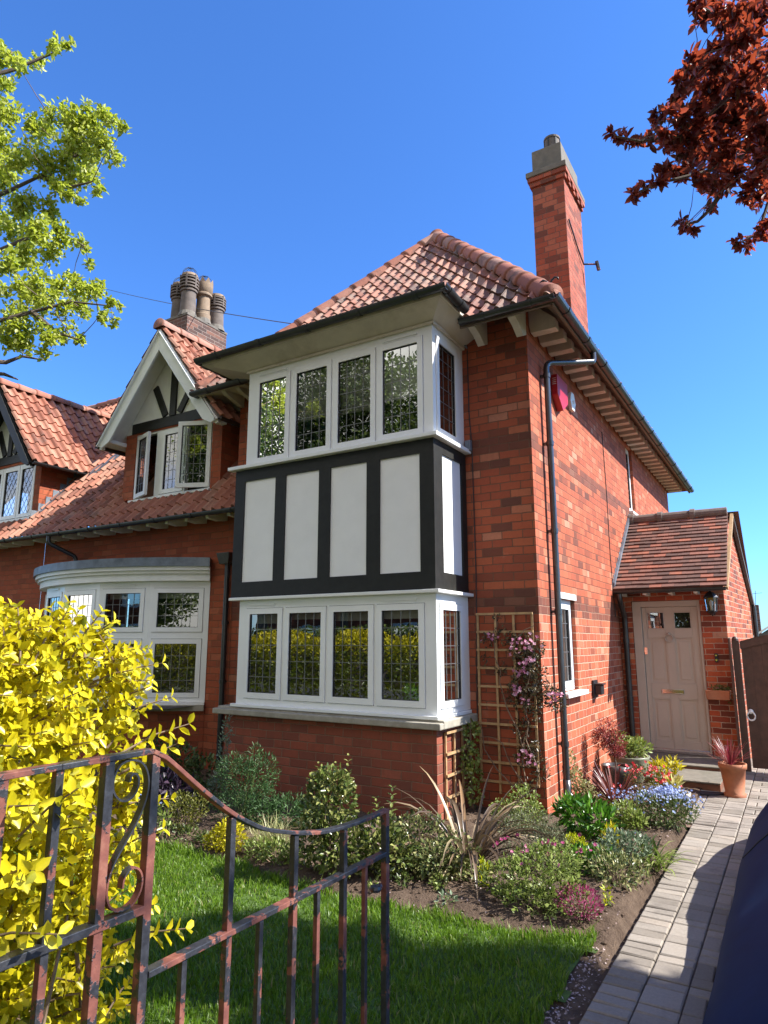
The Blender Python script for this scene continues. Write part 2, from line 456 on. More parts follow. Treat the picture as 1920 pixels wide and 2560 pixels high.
M['curtain'] = simple('pale_curtain', (.50, .47, .42), .85, var=.15, scale=10, bmp=.1)
M['stone'] = simple('weathered_stone_sill', (.34, .31, .25), .85, var=.18, scale=10, bmp=.4, dirt=(.17, .165, .12), dirt_amt=.7)
M['cement'] = simple('grey_cement_render', (.150, .132, .108), .9, var=.2, scale=9, bmp=.5, dirt=(.10, .095, .085), dirt_amt=.8)
M['pot_buff'] = simple('buff_chimney_pot', (.235, .165, .105), .8, var=.25, scale=7, bmp=.3, dirt=(.10, .08, .065), dirt_amt=.8)
M['pot_grey'] = simple('sooty_chimney_pot', (.125, .098, .082), .8, var=.3, scale=7, bmp=.3, dirt=(.06, .052, .045), dirt_amt=.8)
M['door'] = simple('taupe_painted_door', (.43, .395, .345), .35, var=.04, scale=5, bmp=.06)
M['chrome'] = simple('polished_chrome', (.75, .73, .70), .12, 1.0, .05, 6, 0)
M['trellis'] = simple('pale_trellis_wood', (.40, .25, .12), .7, var=.25, scale=16, bmp=.25)
M['fence'] = simple('dark_stained_boards', (.085, .042, .028), .55, var=.3, scale=8, bmp=.3)
M['bark'] = simple('bark', (.10, .075, .055), .9, var=.35, scale=22, bmp=.6)
M['twig'] = simple('woody_stem', (.17, .115, .075), .8, var=.3, scale=20, bmp=.2)
M['green_stem'] = simple('green_stem', (.12, .17, .045), .6, var=.2, scale=20, bmp=0)
M['terracotta'] = simple('terracotta', (.36, .125, .055), .75, var=.18, scale=10, bmp=.2, dirt=(.30, .17, .10), dirt_amt=.6)
M['glaze_dark'] = simple('dark_glazed_pot', (.055, .05, .048), .3, var=.2, scale=10, bmp=.1)
M['glaze_green'] = simple('grey_green_glazed_bowl', (.22, .23, .165), .35, var=.12, scale=10, bmp=.05)
M['pot_stone'] = simple('pale_stone_pot', (.48, .43, .34), .85, var=.2, scale=20, bmp=.4, dirt=(.20, .19, .15))
M['soil_pot'] = simple('potting_soil', (.05, .035, .025), .95, var=.4, scale=30, bmp=.6)
M['mat'] = simple('dark_rubber_mat', (.03, .03, .036), .8, var=.2, scale=40, bmp=.5)
M['red_alarm'] = simple('red_alarm_plastic', (.42, .018, .028), .35, var=.05, bmp=.02)
M['cable'] = simple('grey_cable', (.07, .07, .075), .5, bmp=0)
M['iron_black'] = simple('black_iron', (.018, .018, .02), .45, var=.2, bmp=.15)
M['lamp_glass'] = glass_mat('lantern_glass', (.9, .92, .92), .08)
M['step_grey'] = simple('mossy_step_tile', (.165, .15, .12), .7, var=.25, scale=12, bmp=.3, dirt=(.08, .085, .05))
M['step_red'] = simple('red_quarry_tile', (.20, .085, .05), .6, var=.3, scale=9, bmp=.2, dirt=(.10, .07, .05))
M['asphalt'] = simple('asphalt', (.05, .05, .052), .9, var=.2, scale=30, bmp=.5)
M['slate'] = simple('grey_roof_slate', (.10, .095, .095), .7, var=.25, scale=6, bmp=.3)

def iron_peeling():
    m, nt, b, o = new_mat('peeling_painted_iron')
    pos = world_pos(nt)
    n1 = noise(nt, 7.5, 5, .62, pos); n2 = noise(nt, 46, 4, .7, pos)
    a = math_(nt, 'ADD', n1, math_(nt, 'MULTIPLY', math_(nt, 'SUBTRACT', n2, .5), .22))
    f = ramp(nt, a, [(.525, (0, 0, 0)), (.545, (1, 1, 1))])
    red = ramp(nt, noise(nt, 20, 4, .6, pos), [(.3, (.085, .026, .020)), (.55, (.16, .050, .034)), (.8, (.27, .12, .075))])
    blk = ramp(nt, n2, [(.3, (.014, .014, .017)), (.7, (.04, .042, .05))])
    nt.links.new(mix(nt, f, blk, red), b.inputs['Base Color'])
    rr = nt.nodes.new('ShaderNodeMapRange'); rr.inputs[3].default_value = .38; rr.inputs[4].default_value = .75
    nt.links.new(f, rr.inputs[0]); nt.links.new(rr.outputs[0], b.inputs['Roughness'])
    h = math_(nt, 'ADD', math_(nt, 'MULTIPLY', f, -.6), math_(nt, 'MULTIPLY', n2, .6))
    bump(nt, b, h, .6, .003)
    return m
M['iron'] = iron_peeling()

def soil():
    m, nt, b, o = new_mat('garden_soil')
    pos = world_pos(nt)
    n1 = noise(nt, 9, 8, .7, pos); n2 = noise(nt, 70, 5, .7, pos); n3 = noise(nt, 1.4, 3, .5, pos)
    c = ramp(nt, n1, [(.25, (.075, .050, .036)), (.55, (.16, .112, .080)), (.8, (.24, .175, .125))])
    c = mix(nt, ramp(nt, n2, [(.62, (0, 0, 0)), (.70, (.7, .7, .7))]), c, (.32, .25, .18))
    c = mix(nt, ramp(nt, n3, [(.45, (0, 0, 0)), (.75, (.5, .5, .5))]), c, (.07, .046, .033))
    nt.links.new(c, b.inputs['Base Color']); b.inputs['Roughness'].default_value = .95; b.inputs['Specular IOR Level'].default_value = .15
    h = math_(nt, 'ADD', n1, math_(nt, 'MULTIPLY', n2, .5)); bump(nt, b, h, 1.0, .05)
    return m
M['soil'] = soil()

M['paver'] = rnd_mat('block_paver', [(0, (.225, .195, .16)), (.4, (.285, .25, .212)), (.8, (.34, .30, .255)), (1, (.36, .305, .25))], .85, 60,
                     [((.12, .105, .088), 1.6, .52, .55), ((.16, .17, .10), 5, .66, .35), ((.42, .38, .33), 45, .66, .5), ((.09, .075, .06), 26, .67, .6)], bmp=.5, spec=.25)
M['paver_joint'] = simple('paving_joint_sand', (.17, .105, .075), .95, var=.3, scale=25, bmp=.6)
M['turf'] = simple('turf_base', (.055, .10, .014), .95, var=.45, scale=18, bmp=.6)
M['ground'] = simple('rough_ground', (.085, .095, .045), .95, var=.3, scale=3, bmp=.5)
M['grass'] = leaf_mat('lawn_grass', [(0, (.075, .155, .010)), (.4, (.14, .26, .016)), (.75, (.20, .33, .026)), (.93, (.27, .35, .06)), (1, (.40, .36, .15))], .45, .42, .45)
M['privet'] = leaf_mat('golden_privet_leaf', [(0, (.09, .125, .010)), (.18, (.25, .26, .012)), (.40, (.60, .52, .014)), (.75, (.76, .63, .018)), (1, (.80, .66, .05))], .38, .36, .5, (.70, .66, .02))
M['tree_leaf'] = leaf_mat('spring_tree_leaf', [(0, (.26, .33, .025)), (.4, (.44, .52, .05)), (.8, (.56, .61, .11)), (1, (.62, .63, .26))], .52, .42, .4, (.42, .48, .03))
M['plum_leaf'] = leaf_mat('copper_plum_leaf', [(0, (.030, .011, .012)), (.45, (.085, .020, .018)), (.72, (.17, .032, .024)), (.92, (.30, .06, .045)), (1, (.42, .15, .13))], .42, .34, .5, (.58, .10, .035))
M['street_leaf'] = leaf_mat('street_tree_leaf', [(0, (.055, .085, .015)), (.5, (.10, .15, .025)), (1, (.17, .21, .04))], .35)
def LM(name, a, b, c, tr=.32, rough=.42, tc=None):
    return leaf_mat(name, [(0, a), (.5, b), (1, c)], tr, rough, .45, tc)
M['glossy'] = LM('glossy_shrub_leaf', (.055, .085, .018), (.13, .17, .035), (.36, .36, .12), .2, .26)
M['varieg'] = LM('variegated_leaf', (.045, .075, .02), (.19, .23, .075), (.52, .48, .22), .25, .3)
M['varieg_pale'] = LM('cream_variegated_leaf', (.13, .17, .05), (.40, .40, .16), (.60, .55, .30), .3)
M['gold'] = LM('golden_leaf', (.36, .36, .012), (.62, .54, .014), (.72, .62, .04), .35)
M['lime'] = LM('lime_leaf', (.25, .33, .01), (.48, .52, .012), (.60, .60, .02), .35)
M['bright'] = LM('bright_green_leaf', (.035, .115, .012), (.075, .21, .016), (.14, .30, .03), .32, .3)
M['mid'] = LM('mid_green_leaf', (.035, .065, .016), (.085, .13, .03), (.17, .22, .055), .3)
M['fresh'] = LM('fresh_green_leaf', (.12, .18, .03), (.24, .32, .06), (.38, .44, .14), .35)
M['greyg'] = LM('grey_green_leaf', (.085, .105, .05), (.16, .185, .085), (.26, .28, .14), .25, .5)
M['silver'] = LM('silver_green_leaf', (.10, .15, .08), (.17, .24, .14), (.30, .36, .24), .25, .5)
M['feather'] = LM('feathery_green_leaf', (.035, .085, .025), (.06, .14, .04), (.10, .19, .06), .35, .5)
M['olive'] = LM('olive_gold_leaf', (.07, .085, .012), (.13, .14, .018), (.21, .20, .03), .3)
M['purple'] = LM('purple_black_leaf', (.020, .014, .026), (.045, .028, .05), (.085, .05, .08), .2, .35)
M['bronze'] = leaf_mat('bronze_sword_leaf', [(0, (.06, .040, .026)), (.4, (.13, .085, .052)), (.75, (.22, .15, .09)), (.93, (.42, .35, .20)), (1, (.32, .11, .035))], .2, .35, .5)
M['cordyline'] = leaf_mat('red_brown_sword_leaf', [(0, (.07, .018, .016)), (.5, (.17, .045, .035)), (.9, (.30, .11, .085)), (1, (.38, .17, .13))], .25, .32, .5)
M['cordyline_red'] = leaf_mat('crimson_sword_leaf', [(0, (.10, .010, .022)), (.5, (.24, .018, .042)), (1, (.34, .12, .085))], .35, .35, .5)
M['maple'] = leaf_mat('red_maple_leaf', [(0, (.13, .022, .02)), (.5, (.32, .055, .05)), (1, (.50, .13, .12))], .4, .45, .4)
M['clem_leaf'] = LM('bronze_clematis_leaf', (.030, .022, .012), (.07, .052, .025), (.15, .14, .06), .22, .32)
M['fl_pink'] = LM('pink_petal', (.56, .17, .30), (.70, .28, .42), (.82, .52, .62), .4)
M['fl_red'] = LM('coral_red_petal', (.60, .030, .045), (.74, .055, .07), (.80, .16, .14), .4)
M['fl_blue'] = LM('pale_blue_petal', (.20, .28, .60), (.34, .45, .78), (.55, .64, .86), .4)
M['fl_mag'] = LM('magenta_petal', (.30, .030, .11), (.46, .065, .20), (.60, .20, .32), .4)
M['fl_white'] = LM('white_petal', (.60, .54, .55), (.75, .70, .70), (.82, .80, .80), .3)
M['cream_leaf'] = LM('cream_yellow_leaf', (.45, .44, .07), (.66, .62, .18), (.74, .70, .34), .3)
M['litter'] = LM('fallen_petal', (.25, .16, .12), (.46, .36, .32), (.62, .50, .52), .2)
# ------------------------------------------------------------------ building helpers
def frame_of(O, U, Nn):
    U, Nn = Vector(U), Vector(Nn)
    m = Matrix((U, Nn, Vector((0, 0, 1)))).transposed().to_4x4(); m.translation = Vector(O); return m

def cells(u0, u1, z0, z1, holes):
    us = sorted({u0, u1, *[min(max(h[i], u0), u1) for h in holes for i in (0, 1)]})
    zs = sorted({z0, z1, *[min(max(h[i], z0), z1) for h in holes for i in (2, 3)]})
    for i in range(len(us) - 1):
        run = None
        for j in range(len(zs) - 1):
            cu, cz = (us[i] + us[i + 1]) / 2, (zs[j] + zs[j + 1]) / 2
            solid = not any(h[0] < cu < h[1] and h[2] < cz < h[3] for h in holes)
            if solid: run = (run[0] if run else zs[j], zs[j + 1])
            if (not solid or j == len(zs) - 2) and run:
                yield us[i], us[i + 1], run[0], run[1]; run = None

def wall_face(mb, u0, u1, z0, z1, holes=(), reveal=.1, m=0, thick=0):
    for a, b, c, d in cells(u0, u1, z0, z1, holes):
        mb.face([(a, 0, c), (b, 0, c), (b, 0, d), (a, 0, d)], m)
    for a, b, c, d in holes:
        for p, q in (((a, c), (b, c)), ((b, c), (b, d)), ((b, d), (a, d)), ((a, d), (a, c))):
            mb.face([(p[0], 0, p[1]), (q[0], 0, q[1]), (q[0], -reveal, q[1]), (p[0], -reveal, p[1])], m)

def slab(mb, u0, u1, z0, z1, n0, n1, holes=(), m=0):
    for a, b, c, d in cells(u0, u1, z0, z1, holes): mb.box(a, b, n0, n1, c, d, m)

def ring(mb, u0, u1, z0, z1, w, n0, n1, m=0):
    mb.box(u0, u0 + w, n0, n1, z0, z1, m); mb.box(u1 - w, u1, n0, n1, z0, z1, m)
    mb.box(u0 + w, u1 - w, n0, n1, z0, z0 + w, m); mb.box(u0 + w, u1 - w, n0, n1, z1 - w, z1, m)

def casement(parent, Mx, c, w=.066, lead=True, diamond=False, mat='upvc'):
    """one opening light: sash bars, gasket, then glass with its lead lattice as a sub-part"""
    u0, u1, z0, z1 = c['r']
    Ml = Mx
    if c.get('open'):
        side, ang = c['open']
        hu = u0 if side == 'L' else u1
        rot = Matrix.Rotation(R(ang), 4, 'Z')
        Ml = Mx @ Matrix.Translation((hu, .012, 0)) @ rot @ Matrix.Translation((-hu, -.012, 0))
    mb = MB(); mb.M = Ml
    ring(mb, u0, u1, z0, z1, w, -.03, .014)
    g = .008
    if not c.get('open'): ring(mb, u0 - g, u1 + g, z0 - g, z1 + g, g + .004, -.028, -.008, 1)
    ring(mb, u0 + w - .002, u1 - w + .002, z0 + w - .002, z1 - w + .002, .008, -.024, .002, 1)
    cs = mb.build('casement', [M[mat], M['gasket']], parent)
    gb = MB(); gb.M = Ml
    a, b, e, f = u0 + w, u1 - w, z0 + w, z1 - w
    gb.face([(a, -.012, e), (b, -.012, e), (b, -.012, f), (a, -.012, f)], 0)
    nx, nz = c.get('grid', (4, 5))
    lw = .0065
    if lead and not diamond:
        for i in range(1, nx):
            u = a + (b - a) * i / nx; gb.box(u - lw / 2, u + lw / 2, -.0115, -.0075, e, f, 1)
        for j in range(1, nz):
            z = e + (f - e) * j / nz; gb.box(a, b, -.0113, -.0073, z - lw / 2, z + lw / 2, 1)
    if diamond:
        sx, sz = .13, .19
        k = int((b - a) / sx + (f - e) / sz) + 2
        for sgn in (1, -1):
            for i in range(-k, k):
                pts = []
                # line: (u-a)/sx - sgn*(z-e)/sz = i   clipped to the pane
                for t in (0, 1):
                    z = e + (f - e) * t; u = a + sx * (i + sgn * (z - e) / sz); pts.append([u, z])
                (ua, za), (ub, zb) = pts
                def clip(u, z, u2, z2, lim):
                    tt = (lim - u) / (u2 - u); return [lim, z + (z2 - z) * tt]
                if max(ua, ub) <= a or min(ua, ub) >= b: continue
                p, q = [ua, za], [ub, zb]
                if p[0] < a: p = clip(*p, *q, a)
                if p[0] > b: p = clip(*p, *q, b)
                if q[0] < a: q = clip(*q, *p, a)
                if q[0] > b: q = clip(*q, *p, b)
                if abs(p[1] - q[1]) > .02:
                    gb.bar((p[0], -.0095 + .0006 * sgn, p[1]), (q[0], -.0095 + .0006 * sgn, q[1]), lw, .004, (0, 1, 0), 1)
    gb.build('glass', [M['glass'], M['came']], cs)
    return cs

def window(house, O, U, Nn, fr, cas, depth=.07, vents=(), name='window', lead=True, diamond=False, mat='upvc', label=None):
    Mx = frame_of(O, U, Nn)
    mb = MB(); mb.M = Mx
    holes = [(c['r'][0] - .005, c['r'][1] + .005, c['r'][2] - .005, c['r'][3] + .005) for c in cas]
    slab(mb, *fr, -depth, 0, holes)
    for (a, b, z) in vents:
        mb.box(a, b, 0, .014, z - .010, z + .010); mb.box(a + .01, b - .01, 0, .006, z - .026, z - .014)
    w = mb.build(name, M[mat], house)
    if label: w['label'] = label
    for c in cas: casement(w, Mx, c, lead=lead, diamond=diamond, mat=mat)
    return w

PROF = [(0, .016), (.09, .046), (.19, .062), (.30, .054), (.42, .026), (.56, .004), (.74, -.006), (.90, .0), (1, .016)]
def pantiles(mb, O, U, V, nU, nV, tw=.185, th=.262, skip=None, m=0, lift=.030, prof=PROF):
    """rows of single lap clay pantiles laid on a slope; O eaves corner, U along eaves, V up the slope"""
    O, U, V = Vector(O), Vector(U).normalized(), Vector(V).normalized(); Nn = U.cross(V).normalized()
    if Nn.z < 0: Nn = -Nn
    for j in range(nV):
        for i in range(nU):
            c = O + U * ((i + .5) * tw) + V * ((j + .5) * th)
            if skip and skip(c): continue
            r = random.random(); dz = random.uniform(-.003, .005); sk = random.uniform(-.006, .006); tl = random.uniform(-.004, .004)
            lo, hi, lp = [], [], []
            for s, h in prof:
                p = O + U * ((i + s) * tw)
                lo.append(mb.vert(p + V * (j * th - .012 + sk) + Nn * (h + lift + dz + tl * s)))
                hi.append(mb.vert(p + V * ((j + 1) * th + .02) + Nn * (h + dz)))
                lp.append(mb.vert(p + V * (j * th - .012 + sk) + Nn * (h + dz - .006)))
            for k in range(len(prof) - 1):
                mb.iface((lo[k], lo[k + 1], hi[k + 1], hi[k]), m, r)
                mb.iface((lp[k], lp[k + 1], lo[k + 1], lo[k]), m, r)

def plain_tiles(mb, O, U, V, nU, nV, tw=.165, th=.10, m=0):
    O, U, V = Vector(O), Vector(U).normalized(), Vector(V).normalized(); Nn = U.cross(V).normalized()
    if Nn.z < 0: Nn = -Nn
    for j in range(nV):
        off = tw / 2 * (j % 2)
        for i in range(-1, nU + 1):
            a, b = i * tw + off + .0012, (i + 1) * tw + off - .0012
            a, b = max(a, 0), min(b, nU * tw)
            if b - a < .01: continue
            dz = random.uniform(-.002, .004); sk = random.uniform(-.004, .004); r = random.random()
            P = [O + U * a + V * (j * th + sk), O + U * b + V * (j * th + sk), O + U * b + V * ((j + 1) * th + .02), O + U * a + V * ((j + 1) * th + .02)]
            top = [P[0] + Nn * (.030 + dz), P[1] + Nn * (.030 + dz + random.uniform(-.002, .002)), P[2] + Nn * .010, P[3] + Nn * .010]
            bot = [p + Nn * (-.002) for p in P]
            t = [mb.vert(p) for p in top]; q = [mb.vert(p) for p in bot]
            mb.iface(t, m, r); mb.iface((q[0], q[1], t[1], t[0]), m, r); mb.iface((q[1], q[2], t[2], t[1]), m, r); mb.iface((q[3], q[0], t[0], t[3]), m, r)

def ridge_run(mb, p, q, n, rad, up=(0, 0, 1), m=0, half=True, taper=.12, mortar=None):
    """half round ridge / hip tiles lapped one over the next"""
    p, q = Vector(p), Vector(q); t = (q - p).normalized(); up = Vector(up)
    side = t.cross(up).normalized(); nu = side.cross(t).normalized()
    L = (q - p).length / n
    for i in range(n):
        r = random.random(); j = random.uniform(-.006, .006)
        rings = []
        for s, k in ((-.04, 1 + taper), (.1, 1 + taper * .8), (1.0, 1 - taper * .4)):
            c = p + t * (L * (i + s)) + nu * j
            rings.append([mb.vert(c + side * (math.cos(w) * rad * k) + nu * (math.sin(w) * rad * k * .92 - .015))
                          for w in (math.pi * (a / 10) for a in range(-1, 12))])
        for a, b in ((0, 1), (1, 2)):
            for e in range(12): mb.iface((rings[a][e], rings[a][e + 1], rings[b][e + 1], rings[b][e]), m, r)
        mb.iface(rings[0][::-1], m if mortar is None else mortar, r * .5)

def gutter(parent, p, q, side, rad=.058, step=.9, name='gutter', mat='cast', clips=True):
    mb = MB(); mb.half_pipe(p, q, rad, side)
    p, q = Vector(p), Vector(q); L = (q - p).length; t = (q - p) / L
    if clips:
        k = max(1, int(L / step))
        for i in range(k + 1):
            c = p + t * (L * (i + .5) / (k + 1))
            mb.half_pipe(c - t * .03, c + t * .03, rad + .008, side)
    return mb.build(name, M[mat], parent)

def pipe(parent, pts, rad=.034, mat='pipe_grey', clips=(), name='downpipe', wall=(0, 0, 0)):
    mb = MB()
    sm = [Vector(pts[0])]
    for i in range(1, len(pts) - 1):           # rounded elbows
        a, b, c = Vector(pts[i - 1]), Vector(pts[i]), Vector(pts[i + 1])
        r = min(.07, (a - b).length * .4, (c - b).length * .4)
        p0 = b + (a - b).normalized() * r; p1 = b + (c - b).normalized() * r
        for k in range(6):
            s = k / 5; sm.append(p0 * (1 - s) ** 2 + b * 2 * s * (1 - s) + p1 * s * s)
    sm.append(Vector(pts[-1]))
    mb.tube(sm, rad, 14)
    for z in clips:
        c = Vector(pts[-2] if len(pts) > 2 else pts[-1]); c.z = z
        mb.tube([c - Vector((0, 0, .028)), c + Vector((0, 0, .028))], rad + .008, 14)
        mb.bar(c, c + Vector(wall), .05, .028, (0, 0, 1))
    o = mb.build(name, M[mat], parent, smooth=True)
    e = o.modifiers.new('split', 'EDGE_SPLIT'); e.split_angle = R(50)
    return o

# ================================================================== THE HOUSE
TP = math.tan(R(49.27)); CP, SP = math.cos(R(49.27)), math.sin(R(49.27))
XL, XR, YF, YBK = -6.76, -2.313, 6.957, 16.9
house = thing('brick_house', 'red brick house with a black and white bay, hipped tile roof and tall chimney', 'house', (-4.5, 7.0, 0))

# ---- walls of the two storey block
mb = MB(); mb.M = frame_of((0, YF, 0), (1, 0, 0), (0, -1, 0))
wall_face(mb, XL, -5.9, -.2, 5.36); wall_face(mb, -3.18, XR, -.2, 5.80)
mb.M = None
mb.build('wall', M['brick_front'], house)
mb = MB(); mb.M = frame_of((XR, 0, 0), (0, 1, 0), (1, 0, 0))
SW = (7.60, 8.33, 1.175, 2.235); UW = (12.20, 12.74, 4.02, 5.28)
wall_face(mb, YF, YBK, -.2, 5.80, [SW, UW], .09)
mb.build('wall', M['brick_side'], house)
mb = MB()
mb.face([(XL, YF, -.2), (XL, YBK, -.2), (XL, YBK, 5.36), (XL, YF, 5.36)])
mb.face([(XL, YBK, -.2), (XR, YBK, -.2), (XR, YBK, 5.36), (XL, YBK, 5.36)])
mb.build('wall', M['brick_front'], house)

# ---- main hipped roof
EX0, EX1, EY0, EY1, EZ = XL - .46, XR + .46, YF - .46, YBK + .46, 5.335
half = (EX1 - EX0) / 2; RX = (EX0 + EX1) / 2; RZ = EZ + half * TP
rf = MB()
rows = int(half / CP / .262) + 2
pantiles(rf, (EX0 - .1, EY0, EZ), (1, 0, 0), (0, CP, SP), int((EX1 - EX0) / .185) + 2, rows)
front = rf.build('roof', [M['tile']], house, cut=[((EX1, EY0, 0), Vector((1, 1, 0)).normalized()), ((EX0, EY0, 0), Vector((-1, 1, 0)).normalized())])
rf = MB()
pantiles(rf, (EX1, EY1 + .1, EZ), (0, -1, 0), (-CP, 0, SP), int((EY1 - EY0) / .185) + 2, rows)
rf.build('roof', [M['tile']], house, cut=[((EX1, EY0, 0), Vector((-1, -1, 0)).normalized()), ((EX1, EY1, 0), Vector((-1, 1, 0)).normalized()), ((RX, 0, 0), (-1, 0, 0))])
rf = MB()
pantiles(rf, (EX0, EY0 - .1, EZ), (0, 1, 0), (CP, 0, SP), int((EY1 - EY0) / .185) + 2, rows)
rf.build('roof', [M['tile']], house, cut=[((EX0, EY0, 0), Vector((1, -1, 0)).normalized()), ((EX0, EY1, 0), Vector((1, 1, 0)).normalized()), ((RX, 0, 0), (1, 0, 0))])
rf = MB(); rf.face([(EX0, EY1, EZ), (EX1, EY1, EZ), (RX, EY1 - half, RZ)]); rf.build('roof', [M['tile']], house)
hp = MB(); hl = Vector((0, 0, .045))
ridge_run(hp, Vector((EX1 - .03, EY0 + .03, EZ + .02)) + hl, Vector((RX, EY0 + half, RZ)) + hl, 13, .125, mortar=0)
hp.build('hip_ridge', [M['hip']], house, smooth=True)
hp = MB()
ridge_run(hp, Vector((EX0 + .03, EY0 + .03, EZ + .02)) + hl, Vector((RX, EY0 + half, RZ)) + hl, 13, .115, mortar=0)
ridge_run(hp, Vector((RX, EY0 + half - .05, RZ)) + hl, Vector((RX, EY1 - half, RZ)) + hl, 14, .12)
hp.build('hip_ridge', [M['hip']], house, smooth=True)
mb = MB()                                             # forged hip iron at the corner
c0 = Vector((EX1 - .05, EY0 + .05, EZ + .05))
mb.tube([c0, c0 + Vector((.0, 0, .15))], .014, 8)
for s in (-1, 1):
    mb.tube([c0 + Vector((0, 0, .13)), c0 + Vector((.03 * s, -.0 * s, .19)), c0 + Vector((.065 * s, 0, .215)), c0 + Vector((.095 * s, 0, .20)), c0 + Vector((.10 * s, 0, .175))], [.012, .012, .011, .010, .007], 8)
mb.build('hip_iron', M['iron_black'], house, smooth=True)

# ---- eaves: soffit boards, rafter feet, gutters
mb = MB()
sb = MB()
zi = EZ + .46 * TP - .10
sb.face([(EX1 - .02, EY0 + .02, EZ - .045), (EX1 - .02, EY1 - .02, EZ - .045), (XR + .001, YBK, zi), (XR + .001, YF - .0, zi)])
sb.face([(EX1 - .02, EY0 + .02, EZ - .045), (-2.95, EY0 + .02, EZ - .045), (-2.95, YF - .001, zi), (XR + .001, YF - .001, zi)])
sb.bar((EX1 - .02, EY0, EZ - .03), (EX1 - .02, EY1, EZ - .03), .03, .06)
sb.bar((-2.95, EY0 + .02, EZ - .03), (EX1 - .02, EY0 + .02, EZ - .03), .03, .06)
sb.build('soffit', M['eaves_board'], house)
mb.prism([(EX0 + .02, YF, 5.36), (EX0 + .02, YF, 5.34), (EX0 + .02, EY0 + .01, 5.30), (EX0 + .02, EY0 + .01, 5.335)], (.9, 0, 0))
mb.prism([(XL, YF - .3, 5.36), (XL, YF - .3, 5.34), (EX0 + .01, YF - .3, 5.30), (EX0 + .01, YF - .3, 5.335)], (0, YBK - YF + .6, 0))
mb.build('soffit', M['cream'], house)
def rafter(p, d):
    """shaped white rafter foot: p on the wall head, d horizontal outward"""
    d = Vector(d); s = d.cross(Vector((0, 0, 1))); p = Vector(p)
    pr = [(0, 0), (0, -.17), (.06, -.17), (.17, -.13), (.34, -.085), (.40, -.05), (.40, 0)]
    mb = MB(); mb.prism([p + d * a + Vector((0, 0, b)) - s * .035 for a, b in pr], s * .07)
    mb.build('rafter_foot', M['cream'], house)
for k in range(31):                                   # square cut rafter feet along the sunny side
    y = YF + .08 + k * .328; w = .125
    mb = MB(); pr_ = [(XR + .002, 5.37), (XR + .002, 5.66), (XR + .16, 5.53), (XR + .315, 5.385), (XR + .315, 5.27), (XR + .02, 5.27)]
    mb.prism([(a, y, b) for a, b in pr_], (0, w, 0)); mb.build('rafter_foot', M['rafter'], house, bevel=.004)
for x in (-2.36, -2.84):
    mb = MB(); pr_ = [(YF - .002, 5.22), (YF - .002, 5.66), (YF - .16, 5.53), (YF - .38, 5.33), (YF - .38, 5.29), (YF - .24, 5.25), (YF - .10, 5.17)]
    mb.prism([(x - .04, a, b) for a, b in pr_], (.085, 0, 0)); mb.build('rafter_foot', M['cream'], house, bevel=.004)
for x in (-6.45, -6.72): rafter((x, YF - .003, 5.335), (0, -1, 0))
for k in range(4): rafter((XL - .003, YF + .2 + k * .42, 5.335), (-1, 0, 0))
GZ = 5.345
gutter(house, (EX1 + .03, EY0 - .08, GZ), (EX1 + .03, EY1, GZ), (1, 0, 0), .06, .85)
gutter(house, (-2.93, EY0 - .03, GZ), (EX1 + .03, EY0 - .03, GZ), (0, 1, 0), .06)
gutter(house, (EX0 - .05, EY0 - .03, GZ), (-6.0, EY0 - .03, GZ), (0, 1, 0), .06)
gutter(house, (EX0 - .03, EY0 - .06, GZ), (EX0 - .03, YF + 3, GZ), (1, 0, 0), .06)
# big lit downpipe on the corner: swan neck from the side gutter, back to the wall, down to the drain shoe
PX0 = XR + .075
pipe(house, [(EX1 + .03, 8.02, GZ - .05), (EX1 + .03, 8.02, GZ - .17), (PX0, 7.40, 5.02), (PX0, 7.40, .22)], .036,
     clips=(4.86, 4.02, 2.98, 2.07, .66), wall=(-.08, 0, 0))
mb = MB()
mb.tube([(PX0, 7.40, .30), (PX0, 7.40, .17), (PX0 + .05, 7.40, .11), (PX0 + .16, 7.38, .085), (PX0 + .22, 7.36, .03)], [.042, .042, .043, .042, .042], 14)
mb.build('drain_shoe', M['pipe_grey'], house, smooth=True)

# ---- side chimney stack
CX0, CX1, CY0, CY1 = -2.80, XR + .004, 8.99, 9.94
stack = MB(); stack.box(CX0, CX1, CY0, CY1, 5.3, 8.62)
stk = stack.build('chimney', M['brick_stack'], house)
mb = MB()
mb.box(CX0 - .03, CX1 + .03, CY0 - .03, CY1 + .03, 8.62, 8.70); mb.box(CX0 - .055, CX1 + .055, CY0 - .055, CY1 + .055, 8.70, 8.77)
for k in range(4):                                    # dentil bricks
    y = CY0 + .06 + k * .24; mb.box(CX1 + .031, CX1 + .052, y, y + .11, 8.625, 8.70)
mb.build('corbel_course', M['brick_stack'], stk)
mb = MB(); mb.box(CX0 - .075, CX1 + .06, CY0 - .075, CY1 + .075, 8.771, 8.86)
mb.build('stone_ledge', M['cement'], stk, bevel=.012)
mb = MB(); mb.box(CX0 + .01, CX1 - .02, CY0 + .01, CY1 - .01, 8.861, 9.26)
mb.build('cement_cap', M['cement'], stk, bevel=.012)
mb = MB(); c = ((CX0 + CX1) / 2 + .02, CY0 + .28, 0)
mb.lathe([(.115, 9.24), (.115, 9.53), (.128, 9.535), (.128, 9.565), (.10, 9.565), (.10, 9.3)], c, 18, cap=False)
for k in range(6):
    w = k * math.pi / 3 + .3; p = Vector(c) + Vector((math.cos(w) * .118, math.sin(w) * .118, 9.27)); mb.bar(p, p + Vector((0, 0, .25)), .022, .016, (math.cos(w), math.sin(w), 0), 1)
mb.build('chimney_pot', [M['pot_grey'], M['gasket']], stk, smooth=False)
mb = MB()                                             # old aerial bracket on the stack
